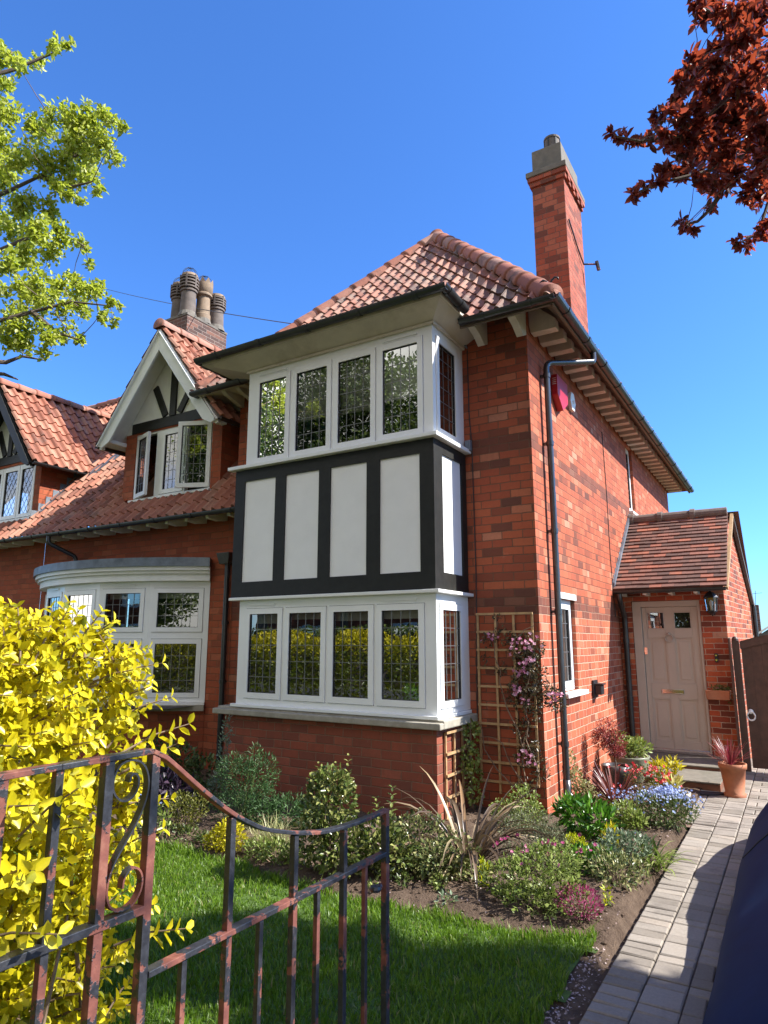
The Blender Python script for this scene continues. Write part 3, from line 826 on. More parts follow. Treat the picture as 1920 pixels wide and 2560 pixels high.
a = Vector((CX1, 9.42, 7.70)); mb.tube([a + Vector((.02, -.36, .25)), a + Vector((.02, .12, .0)), a + Vector((.03, .36, -.12))], .012, 6)
mb.tube([a + Vector((.03, .36, -.12)), a + Vector((.20, .50, -.10))], .014, 6); mb.tube([a + Vector((.20, .50, -.05)), a + Vector((.22, .52, -.20))], .03, 6)
mb.build('aerial_bracket', M['iron'], stk)

# ---- side windows
window(house, (XR - .05, 0, 0), (0, 1, 0), (1, 0, 0), (7.60, 8.33, 1.175, 2.235),
       [dict(r=(7.65, 8.26, 1.215, 2.19), grid=(4, 5))])
mb = MB(); mb.box(XR - .05, XR + .022, 7.585, 8.355, 2.237, 2.31); mb.build('lintel', M['white'], house, bevel=.004)
mb = MB(); mb.box(XR - .05, XR + .10, 7.56, 8.40, 1.120, 1.172); mb.build('window_sill', M['white'], house, bevel=.008)
window(house, (XR - .06, 0, 0), (0, 1, 0), (1, 0, 0), (12.20, 12.74, 4.02, 5.28), [dict(r=(12.24, 12.70, 4.06, 5.24), grid=(4, 6))])
mb = MB(); mb.box(XR - .06, XR + .07, 12.16, 12.78, 3.965, 4.018); mb.build('window_sill', M['white'], house, bevel=.008)
mb = MB()
for (y0, y1, z0, z1) in ((7.4, 8.6, 1.0, 2.4), (12, 13, 3.9, 5.3)):
    mb.face([(XR - .55, y0, z0), (XR - .55, y1, z0), (XR - .55, y1, z1), (XR - .55, y0, z1)])
mb.build('curtain', M['curtain'], house)

# ================================================================== two storey bay
BX0, BX1, BY = -5.985, -3.131, 6.13
mb = MB()                                             # brick base
mb.box(BX0, BX1, BY, YF + .02, -.2, .885)
mb.build('bay_base', M['brick_bay'], house)
mb = MB()                                             # stone sill
mb.prism([(BX0 - .13, BY - .10, .89), (BX1 + .09, BY - .10, .89), (BX1 + .09, BY - .10, .955), (BX0 - .13, BY - .10, .955)], (0, .09, 0))
mb.prism([(BX0 - .13, BY - .01, .89), (BX1 + .09, BY - .01, .89), (BX1 + .09, BY - .01, .975), (BX0 - .13, BY - .01, .975)], (0, YF - BY - .0, 0))
mb.build('stone_sill', M['stone'], house, bevel=.012)
G = (4, 5)
lw = window(house, (0, BY + .03, 0), (1, 0, 0), (0, -1, 0), (-5.855, BX1, .99, 2.235),
       [dict(r=(-5.742, -5.166, 1.08, 2.135), grid=G), dict(r=(-5.124, -4.528, 1.08, 2.135), grid=G),
        dict(r=(-4.488, -3.888, 1.08, 2.135), grid=G), dict(r=(-3.849, -3.268, 1.08, 2.135), grid=G)],
       vents=((-5.70, -5.28, 2.180), (-3.80, -3.36, 2.180)))
mb = MB(); mb.box(-5.90, BX1 + .03, BY - .025, BY + .03, .976, 1.012); mb.box(BX1, BX1 + .03, BY + .03, YF - .03, .976, 1.012)
mb.build('window_sill', M['upvc'], house, bevel=.006)
window(house, (BX1, 0, 0), (0, 1, 0), (1, 0, 0), (BY + .101, YF - .003, 1.013, 2.235), [dict(r=(6.225, 6.785, 1.075, 2.135), grid=(4, 5))])
mb = MB(); mb.box(-5.97, BX1 + .075, BY - .055, BY + .03, 2.236, 2.272); mb.box(BX1 - .02, BX1 + .075, BY + .03, YF - .003, 2.236, 2.272)
mb.build('window_moulding', M['white'], house, bevel=.006)
# black timber framing with white render panels
PZ0, PZ1 = 2.463, 3.748
P4 = [(-5.824, -5.316), (-5.152, -4.645), (-4.477, -3.973), (-3.799, -3.293)]
mb = MB(); mb.M = frame_of((0, BY, 0), (1, 0, 0), (0, -1, 0))
slab(mb, BX0, BX1 + .012, 2.273, 3.900, -.06, .0, [(a, b, PZ0, PZ1) for a, b in P4])
mb.M = frame_of((BX1, 0, 0), (0, 1, 0), (1, 0, 0))
slab(mb, BY + .061, YF - .002, 2.273, 3.900, -.06, .012, [(6.335, 6.835, PZ0, PZ1 + .02)])
tf = mb.build('timber_frame', M['black'], house)
for a, b in P4:
    mb = MB(); mb.box(a - .01, b + .01, BY + .018, BY + .05, PZ0 - .01, PZ1 + .01); mb.build('render_panel', M['render'], tf)
mb = MB(); mb.box(BX1 - .05, BX1 - .010, 6.325, 6.845, PZ0 - .01, PZ1 + .03); mb.build('render_panel', M['render'], tf)
for (b0, b1, y0) in ((2.275, 3.9, None),):
    pass
mb = MB(); mb.box(BX0 - .08, BX1 + .085, BY - .075, BY + .03, 3.902, 3.948); mb.box(BX1, BX1 + .085, BY + .03, YF + .12, 3.902, 3.948)
mb.box(BX0 - .02, BX1 + .05, BY - .04, BY + .03, 3.949, 3.962)
mb.build('window_sill', M['upvc'], house, bevel=.006)
G = (4, 5)
window(house, (0, BY + .03, 0), (1, 0, 0), (0, -1, 0), (-5.845, BX1, 3.950, 5.245),
       [dict(r=(-5.717, -5.146, 3.972, 5.12), grid=G), dict(r=(-5.104, -4.503, 3.972, 5.12), grid=G),
        dict(r=(-4.465, -3.872, 3.972, 5.12), grid=G), dict(r=(-3.838, -3.252, 3.972, 5.12), grid=G)],
       vents=((-5.67, -5.20, 5.165), (-3.78, -3.32, 5.165)))
window(house, (BX1, 0, 0), (0, 1, 0), (1, 0, 0), (BY + .101, YF - .003, 3.963, 5.27), [dict(r=(6.235, 6.78, 3.985, 5.125), grid=(3, 6))])
# coved soffit, flat lead roof and gutter over the bay
mb = MB()
ci, co = (BX0 + .02, BX1 + .0, BY + .0), (-6.42, -2.90, 5.90)
mb.face([(-5.87, BY + .03, 5.246), (BX1 + .004, BY + .03, 5.246), (co[1], co[2], 5.37), (co[0], co[2], 5.37)])
mb.face([(BX1 + .004, BY + .03, 5.246), (BX1 + .004, YF, 5.246), (co[1], YF, 5.37), (co[1], co[2], 5.37)])
mb.face([(-5.87, BY + .03, 5.246), (-5.87, YF, 5.246), (co[0], YF, 5.37), (co[0], co[2], 5.37)])
mb.box(co[0], co[1], co[2] - .025, co[2], 5.372, 5.455); mb.box(co[1], co[1] + .025, co[2] - .025, YF - .3, 5.372, 5.455); mb.box(co[0] - .025, co[0], co[2] - .025, YF - .3, 5.372, 5.455)
mb.bar((-5.87, BY + .012, 5.235), (BX1 + .02, BY + .012, 5.235), .03, .03); mb.bar((BX1 + .02, BY, 5.235), (BX1 + .02, YF, 5.235), .03, .03)
mb.build('bay_soffit', M['cream'], house)
mb = MB(); mb.box(co[0] - .05, co[1] + .05, co[2] - .05, 6.75, 5.47, 5.50)
mb.build('bay_roof', M['lead'], house, bevel=.006)
gutter(house, (co[0] - .08, co[2] - .075, 5.445), (co[1] + .12, co[2] - .075, 5.445), (0, 1, 0), .06, .75)
gutter(house, (co[1] + .085, co[2] - .11, 5.445), (co[1] + .085, 6.36, 5.41), (1, 0, 0), .056)
gutter(house, (co[0] - .085, co[2] - .05, 5.445), (co[0] - .085, 6.5, 5.44), (1, 0, 0), .055)
# rooms behind the glass
mb = MB()
for z0, z1 in ((.98, 2.26), (3.94, 5.22)):
    mb.face([(-5.88, 8.2, z0 - .4), (-3.16, 8.2, z0 - .4), (-3.16, 8.2, z1), (-5.88, 8.2, z1)])
    mb.face([(-5.88, 6.24, z0 - .02), (-3.2, 6.24, z0 - .02), (-3.2, 8.2, z0 - .02), (-5.88, 8.2, z0 - .02)])
    mb.face([(-5.88, 6.24, z1), (-3.2, 6.24, z1), (-3.2, 8.2, z1), (-5.88, 8.2, z1)])
    mb.face([(-5.88, 6.24, z0 - .4), (-5.88, 8.2, z0 - .4), (-5.88, 8.2, z1), (-5.88, 6.24, z1)])
    mb.face([(-3.19, 6.97, z0 - .4), (-3.19, 8.2, z0 - .4), (-3.19, 8.2, z1), (-3.19, 6.97, z1)])
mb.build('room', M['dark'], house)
for (x0, x1) in ((-5.75, -5.14), (-5.13, -4.49), (-4.48, -3.86), (-3.85, -3.24)):
    mb = MB(); zz = 4.47 + random.uniform(-.03, .08); mb.box(x0, x1, 6.262, 6.268, zz, 5.2); mb.box(x0, x1, 6.255, 6.275, zz - .02, zz); mb.build('roller_blind', M['blind'], house)
    mb = MB(); zz = 1.97 + random.uniform(-.02, .03); mb.box(x0, x1, 6.262, 6.268, zz, 2.22); mb.build('roller_blind', M['blind'], house)
mb = MB()
for x0 in (-5.72, -3.45):
    for k in range(6):
        x = x0 + k * .05; mb.bar((x, 6.45 + .02 * (k % 2), 3.95), (x, 6.45 + .02 * (k % 2), 5.2), .055, .02)
mb.build('curtain', M['curtain'], house)
# house plants on the inner sill
def sill_plant(x, y, z, h, lab):
    t = thing('house_plant', lab, 'plant', (x, y, z))
    mb = MB(); mb.lathe([(.045, z), (.06, z + .10), (.052, z + .10), (.0, z + .09)], (x, y, 0), 14); mb.build('plant_pot', M['pot_stone'], t, smooth=True)
    lv = Leaves(); blob_leaves(lv, (x, y, z + .10 + h / 2), (.10, .06, h / 2), 90, .07, .035, 'lance', .2); lv.build('foliage', M['bright'], t)
sill_plant(-3.52, 6.36, 1.012, .17, 'leafy house plant in a pale pot behind the right pane of the lower bay window')
sill_plant(-3.36, 6.52, 1.012, .20, 'house plant in a pale pot behind the narrow side pane of the lower bay window')

# white electrical box and cable by the bay
mb = MB(); mb.box(-3.10, -3.03, YF - .06, YF - .004, 3.93, 4.06); mb.build('junction_box', M['lead'], house, bevel=.006)
mb = MB(); mb.tube([(-3.06, YF - .012, 5.2), (-3.055, YF - .012, 4.4), (-3.03, YF - .012, 4.0), (-3.02, YF - .012, 2.5), (-3.05, YF - .012, .9)], .006, 6); mb.build('wall_cable', M['gasket'], house)
mb = MB(); mb.tube([(XR + .008, 10.4, 5.0), (XR + .008, 10.45, 4.0), (XR + .008, 10.42, 3.0), (XR + .008, 10.5, 2.1)], .006, 6); mb.build('wall_cable', M['gasket'], house)
# ================================================================== lower wing with dormer and bow window
PARTY = -11.4
WG_Y, WG_Z = 6.53, 3.52                # wing eaves line
W_RY = 10.05; W_RZ = WG_Z + (W_RY - WG_Y) * TP
neigh = thing('neighbouring_house', 'attached brick house on the far left with a black gabled dormer and diamond leaded window', 'house', (-13.5, 7.0, 0))

def wing(owner, x0, x1, dx0, dx1, bowhole, mat):
    mb = MB(); mb.M = frame_of((0, YF, 0), (1, 0, 0), (0, -1, 0))
    wall_face(mb, x0, min(x1, XL - .005), -.2, 3.60, bowhole)
    mb.build('wall', M['brick_wing'], owner)
    rf = MB(); n = int((W_RY - WG_Y) / CP / .262) + 1
    def skip(c):
        dr = WG_Y + (6.75 - WG_Z) / TP
        return dx0 + .1 < c.x < dx1 - .1 and 6.93 < c.y and c.z < 6.72 - abs(c.x - (dx0 + dx1) / 2) * 1.27
    pantiles(rf, (x0, WG_Y, WG_Z), (1, 0, 0), (0, CP, SP), int((x1 - x0) / .185) + 1, n, skip=skip)
    rf.build('roof', [mat], owner, cut=[((x1, 0, 0), (1, 0, 0))])
    mb = MB(); mb.face([(x0, W_RY, W_RZ), (x1, W_RY, W_RZ), (x1, 13.6, WG_Z), (x0, 13.6, WG_Z)])
    mb.build('roof', [mat], owner)
    mb = MB(); ridge_run(mb, (x0, W_RY, W_RZ + .03), (x1, W_RY, W_RZ + .03), int((x1 - x0) / .4), .12)
    mb.build('ridge_capping', [M['hip']], owner, smooth=True)
    gutter(owner, (x0, WG_Y - .05, WG_Z + .0), (x1, WG_Y - .05, WG_Z + .0), (0, 1, 0), .055, .9)
    mb = MB(); mb.prism([(x0, YF, 3.60), (x0, YF, 3.575), (x0, WG_Y, 3.49), (x0, WG_Y, 3.515)], (x1 - x0, 0, 0))
    mb.build('soffit', M['cream'], owner)
    k = 0
    while x0 + .25 + k * .42 < x1 - .05:
        x = x0 + .25 + k * .42; k += 1
        mb = MB(); mb.prism([(x - .03, YF - .003, 3.57), (x - .03, YF - .003, 3.47), (x - .03, YF - .18, 3.44), (x - .03, WG_Y + .05, 3.45), (x - .03, WG_Y + .05, 3.49)], (.06, 0, 0))
        mb.build('rafter_foot', M['white'], owner)

wing(house, PARTY, -5.995, -9.32, -7.09, [(-11.15, -7.22, .95, 2.7)], M['tile_left'])
wing(neigh, -17.5, PARTY - .004, -13.95, -11.72, [], M['tile_left'])

def dormer(owner, x0, x1, board, cas, win, diamond=False, tilemat='tile_left'):
    """gabled dormer standing on the wall head: brick cheeks, timbered gable, bargeboards, tiled roof"""
    Y = 6.93; xc = (x0 + x1) / 2; zt = 5.14
    mb = MB(); mb.M = frame_of((0, Y, 0), (1, 0, 0), (0, -1, 0))
    wall_face(mb, x0, x1, 3.86, zt, [win], .10)
    mb.M = None
    dr = WG_Y + (5.10 - WG_Z) / TP
    for x in (x0, x1):
        mb.face([(x, Y, 3.86), (x, Y, 5.16), (x, dr + .15, 5.16), (x, Y + .02, 3.86)])
    mb.build('dormer_wall', M['brick_wing'], owner)
    mb = MB(); mb.box(x0 + .15, x1 - .25, Y - .015, Y + .03, 5.14, 5.31)
    mb.bar((xc + .01, Y - .012, 5.30), (xc + .01, Y - .012, 6.35), .13, .045, (0, 1, 0))
    for s in (-1, 1):
        mb.bar((xc + s * .16, Y - .010, 5.33), (xc + s * .44, Y - .010, 5.86 - (.10 if s > 0 else 0)), .115, .04, (0, 1, 0))
    mb.build('gable_timber', M['black'], owner)
    mb = MB(); mb.face([(x0 - .1, Y + .004, 5.13), (x1 + .1, Y + .004, 5.13), (xc, Y + .004, 6.60)])
    mb.build('gable_panel', M['white'] if board != 'black' else M['white'], owner)
    # roof slopes
    ps = math.atan2(1.69, 1.33); cs, sn = math.cos(ps), math.sin(ps)
    hw = 1.38; ez = 6.68 - hw * 1.69 / 1.33
    yb = WG_Y + (6.75 - WG_Z) / TP + .3
    mn = Vector((0, -TP, 1)).normalized()
    for s in (-1, 1):
        rf = MB(); nu = int((yb - 6.56) / .205) + 1
        if s > 0: pantiles(rf, (xc + hw, 6.56, ez), (0, 1, 0), (-cs, 0, sn), nu, 8, .205, .275)
        else: pantiles(rf, (xc - hw, 6.56, ez), (0, 1, 0), (cs, 0, sn), nu, 8, .205, .275)
        rf.build('dormer_roof', [M[tilemat]], owner, cut=[((xc, 0, 0), (-s, 0, 0)), ((0, WG_Y, WG_Z + .035), -mn)])
        mb = MB()
        mb.prism([(xc, 6.60, 6.60), (xc, 6.60, 6.575), (xc + s * (hw - .06), 6.60, ez - .0), (xc + s * (hw - .06), 6.60, ez + .03)], (0, .325, 0))
        mb.prism([(xc, 6.93, 6.62), (xc, 6.93, 6.60), (xc + s * (hw - .04), 6.93, ez + .01), (xc + s * (hw - .04), 6.93, ez + .03)], (0, 1.2, 0))
        mb.build('dormer_soffit', M['white'] if board != 'black' else M['black'], owner)
        mb = MB()
        a = Vector((xc, 6.565, 6.655)); d = Vector((s * cs, 0, -sn)); nn = Vector((s * sn, 0, cs))
        Lb = hw / cs - .01
        poly = [a + nn * .0, a + d * Lb, a + d * (Lb + .0) - nn * .13 - d * .05, a + d * (Lb - .22) - nn * .215, Vector((xc, 6.565, 6.655 - .22 / cs * 1.0))]
        mb.prism(poly, (0, .035, 0))
        a2 = a + Vector((0, -.012, 0)); mb.bar(a2 + d * .02 - nn * .03, a2 + d * (Lb - .01) - nn * .03, .05, .022, nn)
        mb.build('bargeboard', M['white'] if board != 'black' else M['black'], owner, bevel=.004)
        # side gutter of the dormer
        yj = WG_Y + (ez - WG_Z) / TP
        gutter(owner, (xc + s * (hw + .03), 6.58, ez - .0), (xc + s * (hw + .03), yj, ez - .0), (1, 0, 0), .045, .8)
        mb = MB(); mb.box(xc + s * (hw - .06) - .03, xc + s * (hw - .06) + .03, 6.60, 6.66, ez - .07, ez - .0)
        mb.box(min(xc + s * (hw - .18), xc + s * (hw - .28)), max(xc + s * (hw - .18), xc + s * (hw - .28)), 6.605, 6.93, ez + .02, ez + .08)
        mb.build('rafter_foot', M['white'] if board != 'black' else M['black'], owner)
    mb = MB(); ridge_run(mb, (xc, 6.54, 6.72), (xc, yb - .1, 6.72), 8, .11)
    mb.build('ridge_capping', [M['hip']], owner, smooth=True)
    window(owner, (0, Y + .02, 0), (1, 0, 0), (0, -1, 0), win, cas, diamond=diamond, mat='upvc')
    mb = MB(); mb.box(win[0] - .03, win[1] + .03, Y - .06, Y + .02, win[2] - .035, win[2]); mb.build('window_sill', M['white'], owner, bevel=.006)
    mb = MB(); mb.box(x0 - .02, x1 + .02, Y - .02, Y + .05, 3.83, 3.885); mb.build('lead_apron', M['lead'], owner)
    mb = MB(); mb.face([(x0 + .1, 7.95, 3.9), (x1 - .1, 7.95, 3.9), (x1 - .1, 7.95, 5.08), (x0 + .1, 7.95, 5.08)])
    mb.face([(x0 + .1, 7.0, 3.95), (x1 - .1, 7.0, 3.95), (x1 - .1, 7.95, 3.95), (x0 + .1, 7.95, 3.95)]); mb.face([(x0 + .1, 7.0, 5.1), (x1 - .1, 7.0, 5.1), (x1 - .1, 7.95, 5.1), (x0 + .1, 7.95, 5.1)]); mb.build('room', M['dark'], owner)

Wz = (3.992, 5.115)
dormer(house, -9.32, -7.09, 'white',
       [dict(r=(-9.045, -8.575, 4.03, 5.075), grid=(4, 6), open=('L', 18)), dict(r=(-8.43, -7.90, 4.04, 5.075), grid=(4, 6)),
        dict(r=(-7.865, -7.325, 4.03, 5.075), grid=(4, 6), open=('R', -24))], (-9.065, -7.295, *Wz), tilemat='tile_left')
dormer(neigh, -13.95, -11.72, 'black',
       [dict(r=(-13.74, -13.02, 4.04, 5.05)), dict(r=(-13.0, -12.45, 4.04, 5.05)), dict(r=(-12.43, -11.93, 4.04, 5.05))], (-13.76, -11.90, 3.992, 5.09), diamond=True)
# lead stepped flashing where the neighbouring cheek meets the tiles, and the lead valley roll
mb = MB()
for k in range(8):
    y0 = WG_Y + (3.90 + k * .15 - WG_Z) / TP; z0 = 3.93 + k * .15
    mb.box(-11.718, -11.71, y0 - .05, y0 + .16, z0 - .03, z0 + .17)
mb.prism([(-11.71, 6.95, 3.99), (-11.71, 8.0, 3.99 + 1.05 * TP), (-11.71, 8.0, 4.10 + 1.05 * TP), (-11.71, 6.95, 4.09)], (.13, 0, 0))
mb.build('stepped_flashing', M['lead'], neigh)
mb = MB(); mb.prism([(-11.38, 7.72, WG_Z + 1.19 * TP + .05), (-11.20, 7.60, WG_Z + 1.07 * TP + .06), (-10.72, 8.20, WG_Z + 1.67 * TP + .07), (-10.90, 8.32, WG_Z + 1.79 * TP + .06)], (0, -.02, .03)); mb.build('valley_lead', M['lead'], neigh)

# ---- shared stack with four pots
mb = MB(); SX0, SX1, SY0, SY1 = -10.75, -9.965, 8.62, 9.73
mb.box(SX0, SX1, SY0, SY1, 5.6, 8.30); mb.box(SX0 - .04, SX1 + .04, SY0 - .04, SY1 + .04, 7.72, 7.82)
mb.build('chimney', M['brick_sooty'], house)
st2 = bpy.data.objects['chimney.001']
mb = MB(); mb.prism([(SX0 - .01, SY0 - .01, 8.301), (SX1 + .01, SY0 - .01, 8.301), (SX1 + .01, SY1 + .01, 8.301), (SX0 - .01, SY1 + .01, 8.301)], (0, 0, .05))
for (x, y) in ((-10.56, 8.90), (-10.17, 8.80), (-10.15, 9.19), (-10.13, 9.56)):
    mb.lathe([(.21, 8.34), (.17, 8.46), (.0, 8.47)], (x, y, 0), 14)
mb.build('mortar_flaunching', M['cement'], st2)
def pot(x, y, z0, h, kind):
    mb = MB(); mt = [M['pot_buff'] if kind == 'crown' else M['pot_grey'], M['gasket'], M['pot_buff']]
    if kind == 'crown':
        mb.lathe([(0.169, z0), (0.169, z0 + .12), (0.152, z0 + .14), (0.140, z0 + h * .62), (0.188, z0 + h * .66), (0.188, z0 + h * .70), (0.160, z0 + h * .74), (0.188, z0 + h * .80), (0.194, z0 + h)], (x, y, 0), 12, cap=False)
        for k in range(10):
            w = 2 * math.pi * k / 10; w2 = w + math.pi / 10; w3 = w + 2 * math.pi / 10
            mb.face([(x + 0.194 * math.cos(w), y + 0.194 * math.sin(w), z0 + h), (x + 0.194 * math.cos(w3), y + 0.194 * math.sin(w3), z0 + h), (x + 0.200 * math.cos(w2), y + 0.200 * math.sin(w2), z0 + h + .10)], 0)
    else:
        hb = h * .62
        mb.lathe([(0.169, z0), (0.152, z0 + hb - .06), (0.152, z0 + hb - .03), (0.177, z0 + hb - .02), (0.177, z0 + hb + .02), (0.150, z0 + hb + .03), (0.138, z0 + h - .05)], (x, y, 0), 18, cap=False)
        for k in range(4):
            zz = z0 + hb + .05 + k * (h - hb - .06) / 4
            mb.lathe([(0.131, zz), (0.198, zz), (0.198, zz + .03), (0.131, zz + .045)], (x, y, 0), 18, 0, cap=False)
        mb.lathe([(0.125, z0 + h - .04), (0.181, z0 + h - .02), (0.163, z0 + h + .04), (0.075, z0 + h + .055)], (x, y, 0), 18, 2)
        for k in range(6):
            w = k * math.pi / 3; p = Vector((x + 0.190 * math.cos(w), y + 0.190 * math.sin(w), z0 + hb + .04)); mb.bar(p, p + Vector((0, 0, h - hb - .04)), .03, .02, (math.cos(w), math.sin(w), 0), 0)
        mb.lathe([(0.130, z0 + hb + .03), (0.130, z0 + h - .03)], (x, y, 0), 12, 1, cap=False)
    o = mb.build('chimney_pot', mt, st2, smooth=True)
    e = o.modifiers.new('split', 'EDGE_SPLIT'); e.split_angle = R(35)
    if kind != 'low':
        wr = MB()
        for k in range(5):
            w = k * math.pi / 5; wr.tube([Vector((x + 0.163 * math.cos(t) * math.cos(w), y + 0.163 * math.cos(t) * math.sin(w), z0 + h + .02 + .19 * math.sin(t))) for t in (math.pi * i / 10 for i in range(11))], .0045, 4)
        wr.build('wire_bird_guard', M['gasket'], st2)
pot(-10.56, 8.90, 8.38, .84, 'roll'); pot(-10.17, 8.80, 8.38, .90, 'roll'); pot(-10.15, 9.19, 8.44, .84, 'crown'); pot(-10.13, 9.56, 8.36, .78, 'low')

# ---- swan neck pipe above the bow and pipe in the corner by the bay
pipe(house, [(-10.55, WG_Y - .05, WG_Z - .04), (-10.55, WG_Y - .05, 3.36), (-10.38, YF - .06, 3.16), (-10.38, YF - .06, 2.85)], .034, mat='cast')
pipe(house, [(-6.83, YF - .055, 2.86), (-6.83, YF - .055, .0)], .037, mat='cast', clips=(2.0, 1.2), wall=(0, .06, 0))
mb = MB(); mb.prism([(-6.95, YF - .17, 2.98), (-6.70, YF - .17, 2.98), (-6.74, YF - .14, 2.82), (-6.91, YF - .14, 2.82)], (0, .165, 0)); mb.build('rainwater_hopper', M['cast'], house, bevel=.006)

# ---- bow window: five lights round an arc
B = [Vector((-7.2, YF - .01, 0))]
FA = (31.4, 15.7, 0, -15.7, -31.4)
for a in FA: B.append(B[-1] + Vector((-.866 * math.cos(R(a)), -.866 * math.sin(R(a)), 0)))
BC = Vector((-9.206, 8.70, 0))
def arc_pts(off, n=26):
    c = Vector(((B[2].x + B[3].x) / 2, 0, 0)); r0 = .866 / (2 * math.sin(R(7.85)))
    cy = B[2].y + r0 * math.cos(R(7.85)); hh = math.asin(min(1, (c.x - B[5].x) / r0))
    out = []
    for i in range(n + 1):
        t = -hh + 2 * hh * i / n; out.append(Vector((c.x + (r0 + off) * math.sin(t), cy - (r0 + off) * math.cos(t), 0)))
    return out
def arc_band(name, z0, z1, o0, o1, mat, seg=26, m2=None):
    mb = MB(); A, Bq = arc_pts(o0, seg), arc_pts(o1, seg)
    for i in range(seg):
        q = [A[i], A[i + 1], Bq[i + 1], Bq[i]]
        lo = [mb.vert(p + Vector((0, 0, z0))) for p in q]; hi = [mb.vert(p + Vector((0, 0, z1))) for p in q]
        mb.iface(lo); mb.iface(hi); mb.iface((lo[2], lo[3], hi[3], hi[2])); mb.iface((lo[0], lo[1], hi[1], hi[0]))
        if i == 0: mb.iface((lo[0], lo[3], hi[3], hi[0]))
        if i == seg - 1: mb.iface((lo[1], lo[2], hi[2], hi[1]))
    return mb.build(name, mat, house)
arc_band('bow_base', -.2, .79, -.3, .0, M['brick_wing'])
arc_band('stone_sill', .79, .868, -.25, .075, M['stone'])
arc_band('window_sill', .869, .905, -.2, .045, M['upvc'])
arc_band('bow_fascia', 2.60, 2.70, -.15, .085, M['white']); arc_band('bow_fascia', 2.701, 2.745, -.15, .125, M['white']); arc_band('bow_fascia', 2.746, 2.80, -.15, .165, M['white'])
arc_band('bow_roof', 2.801, 2.925, -1.2, .20, M['lead'])
for k in range(5):
    P, Q = B[k], B[k + 1]; U = (Q - P).normalized(); Nn = Vector((-U.y, U.x, 0))
    if Nn.y > 0: Nn = -Nn
    L = .866; p0 = .045
    window(house, P, U, Nn, (0, L, .906, 2.60), [dict(r=(.085, L - .055, .965, 1.775), grid=(5, 4)), dict(r=(.085, L - .055, 1.875, 2.50), grid=(5, 3))],
           vents=(((.25, .62, 2.55),) if k in (1, 3) else ()), name='bow_window')
    mb = MB(); mb.M = frame_of(P, U, Nn); mb.box(.12, L - .09, -.14, -.132, 2.36, 2.55); mb.build('roller_blind', M['blind'], house)
mb = MB(); mb.face([(-11.1, 8.6, .8), (-7.25, 8.6, .8), (-7.25, 8.6, 2.7), (-11.1, 8.6, 2.7)]); mb.face([(-11.1, 6.2, .86), (-7.25, 6.2, .86), (-7.25, 8.6, .86), (-11.1, 8.6, .86)])
mb.face([(-7.23, 6.97, .8), (-7.23, 8.6, .8), (-7.23, 8.6, 2.7), (-7.23, 6.97, 2.7)]); mb.face([(-11.1, 6.97, 2.66), (-7.25, 6.97, 2.66), (-7.25, 8.6, 2.66), (-11.1, 8.6, 2.66)])
mb.face([(-11.14, 6.97, .8), (-11.14, 8.6, .8), (-11.14, 8.6, 2.7), (-11.14, 6.97, 2.7)])
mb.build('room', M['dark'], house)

# ================================================================== side porch
PY, QX = 10.80, -.835
QX2, QY2 = -.655, 13.6                # the porch flank runs slightly outward
mb = MB(); mb.M = frame_of((0, PY, 0), (1, 0, 0), (0, -1, 0))
wall_face(mb, XR + .002, QX, -.2, 2.52, [(-2.125, -1.165, .17, 2.345)], .10)
mb.M = None
ax, ay, az = QX + (QX2 - QX) * .44, PY + 1.23, 3.78
mb.face([(QX, PY, -.2), (QX2, QY2, -.2), (QX2, QY2, 2.42), (ax, ay, az), (QX, PY, 2.56)])
mb.build('porch_wall', M['brick_porch'], house)
mb = MB()
th = .098; pe = Vector((0, 10.46, 2.50)); pr = Vector((0, 12.04, 3.80)); V = (pr - pe); n = int(V.length / th)
plain_tiles(mb, (XR + .01, 10.46, 2.505), (1, 0, 0), V, 9, n, (.80 + 1.0 - .255) / 9 + 0.0, V.length / n)
pb = Vector((0, 13.85, 2.36)) - pr
mb.face([(XR, pr.y, pr.z + .02), (-.60, pr.y, pr.z + .02), (-.60, 13.85, 2.38), (XR, 13.85, 2.38)], 0)
mb.build('porch_roof', [M['tile_plain']], house)
mb = MB()
e0 = Vector((QX + .062, 10.50, 2.475)); e1 = Vector((ax + .055, pr.y - .02, 3.765))
mb.bar(e0, e1, .045, .05, (0, 0, 1)); e2 = Vector((QX2 + .045, 13.85, 2.36)); mb.bar(e1 + Vector((0, .02, 0)), e2, .05, .11, (0, 0, 1), 1)
mb.build('roof_verge', [M['trellis'], M['slate']], house)
mb = MB()
xs = [XR + .02, -1.83, -1.32, -.765]
for i in range(3):
    a, b = Vector((xs[i] - (.0 if i == 0 else .0), pr.y, pr.z + .005)), Vector((xs[i + 1], pr.y, pr.z + .005))
    mb.tube([a, b], .10, 14)
    mb.tube([a + Vector((0 if i else .0, 0, 0)), a + Vector((.075, 0, 0))], .122, 14)
mb.build('ridge_capping', M['ridge_grey'], house, smooth=False)
mb = MB(); k = 0
for k in range(13):
    t = k / 13; p = pe.lerp(pr, t)
    mb.box(XR + .002, XR + .010, p.y - .02, p.y + .12, p.z + .03, p.z + .15)
mb.prism([(XR + .001, 10.46, 2.55), (XR + .001, 12.04, 3.86), (XR + .001, 12.04, 3.94), (XR + .001, 10.46, 2.62)], (.035, 0, 0))
mb.build('stepped_flashing', M['lead'], house)
gutter(house, (XR + .03, 10.40, 2.49), (-.77, 10.40, 2.49), (0, 1, 0), .05, .6)
for x in (-2.2, -1.86, -1.51, -1.17):
    mb = MB(); mb.box(x - .025, x + .025, 10.46, PY - .003, 2.42, 2.47); mb.build('rafter_foot', M['white'], house)
mb = MB(); mb.prism([(XR + .01, PY, 2.50), (XR + .01, PY, 2.485), (XR + .01, 10.45, 2.475), (XR + .01, 10.45, 2.49)], (1.47, 0, 0)); mb.build('soffit', M['fence'], house)
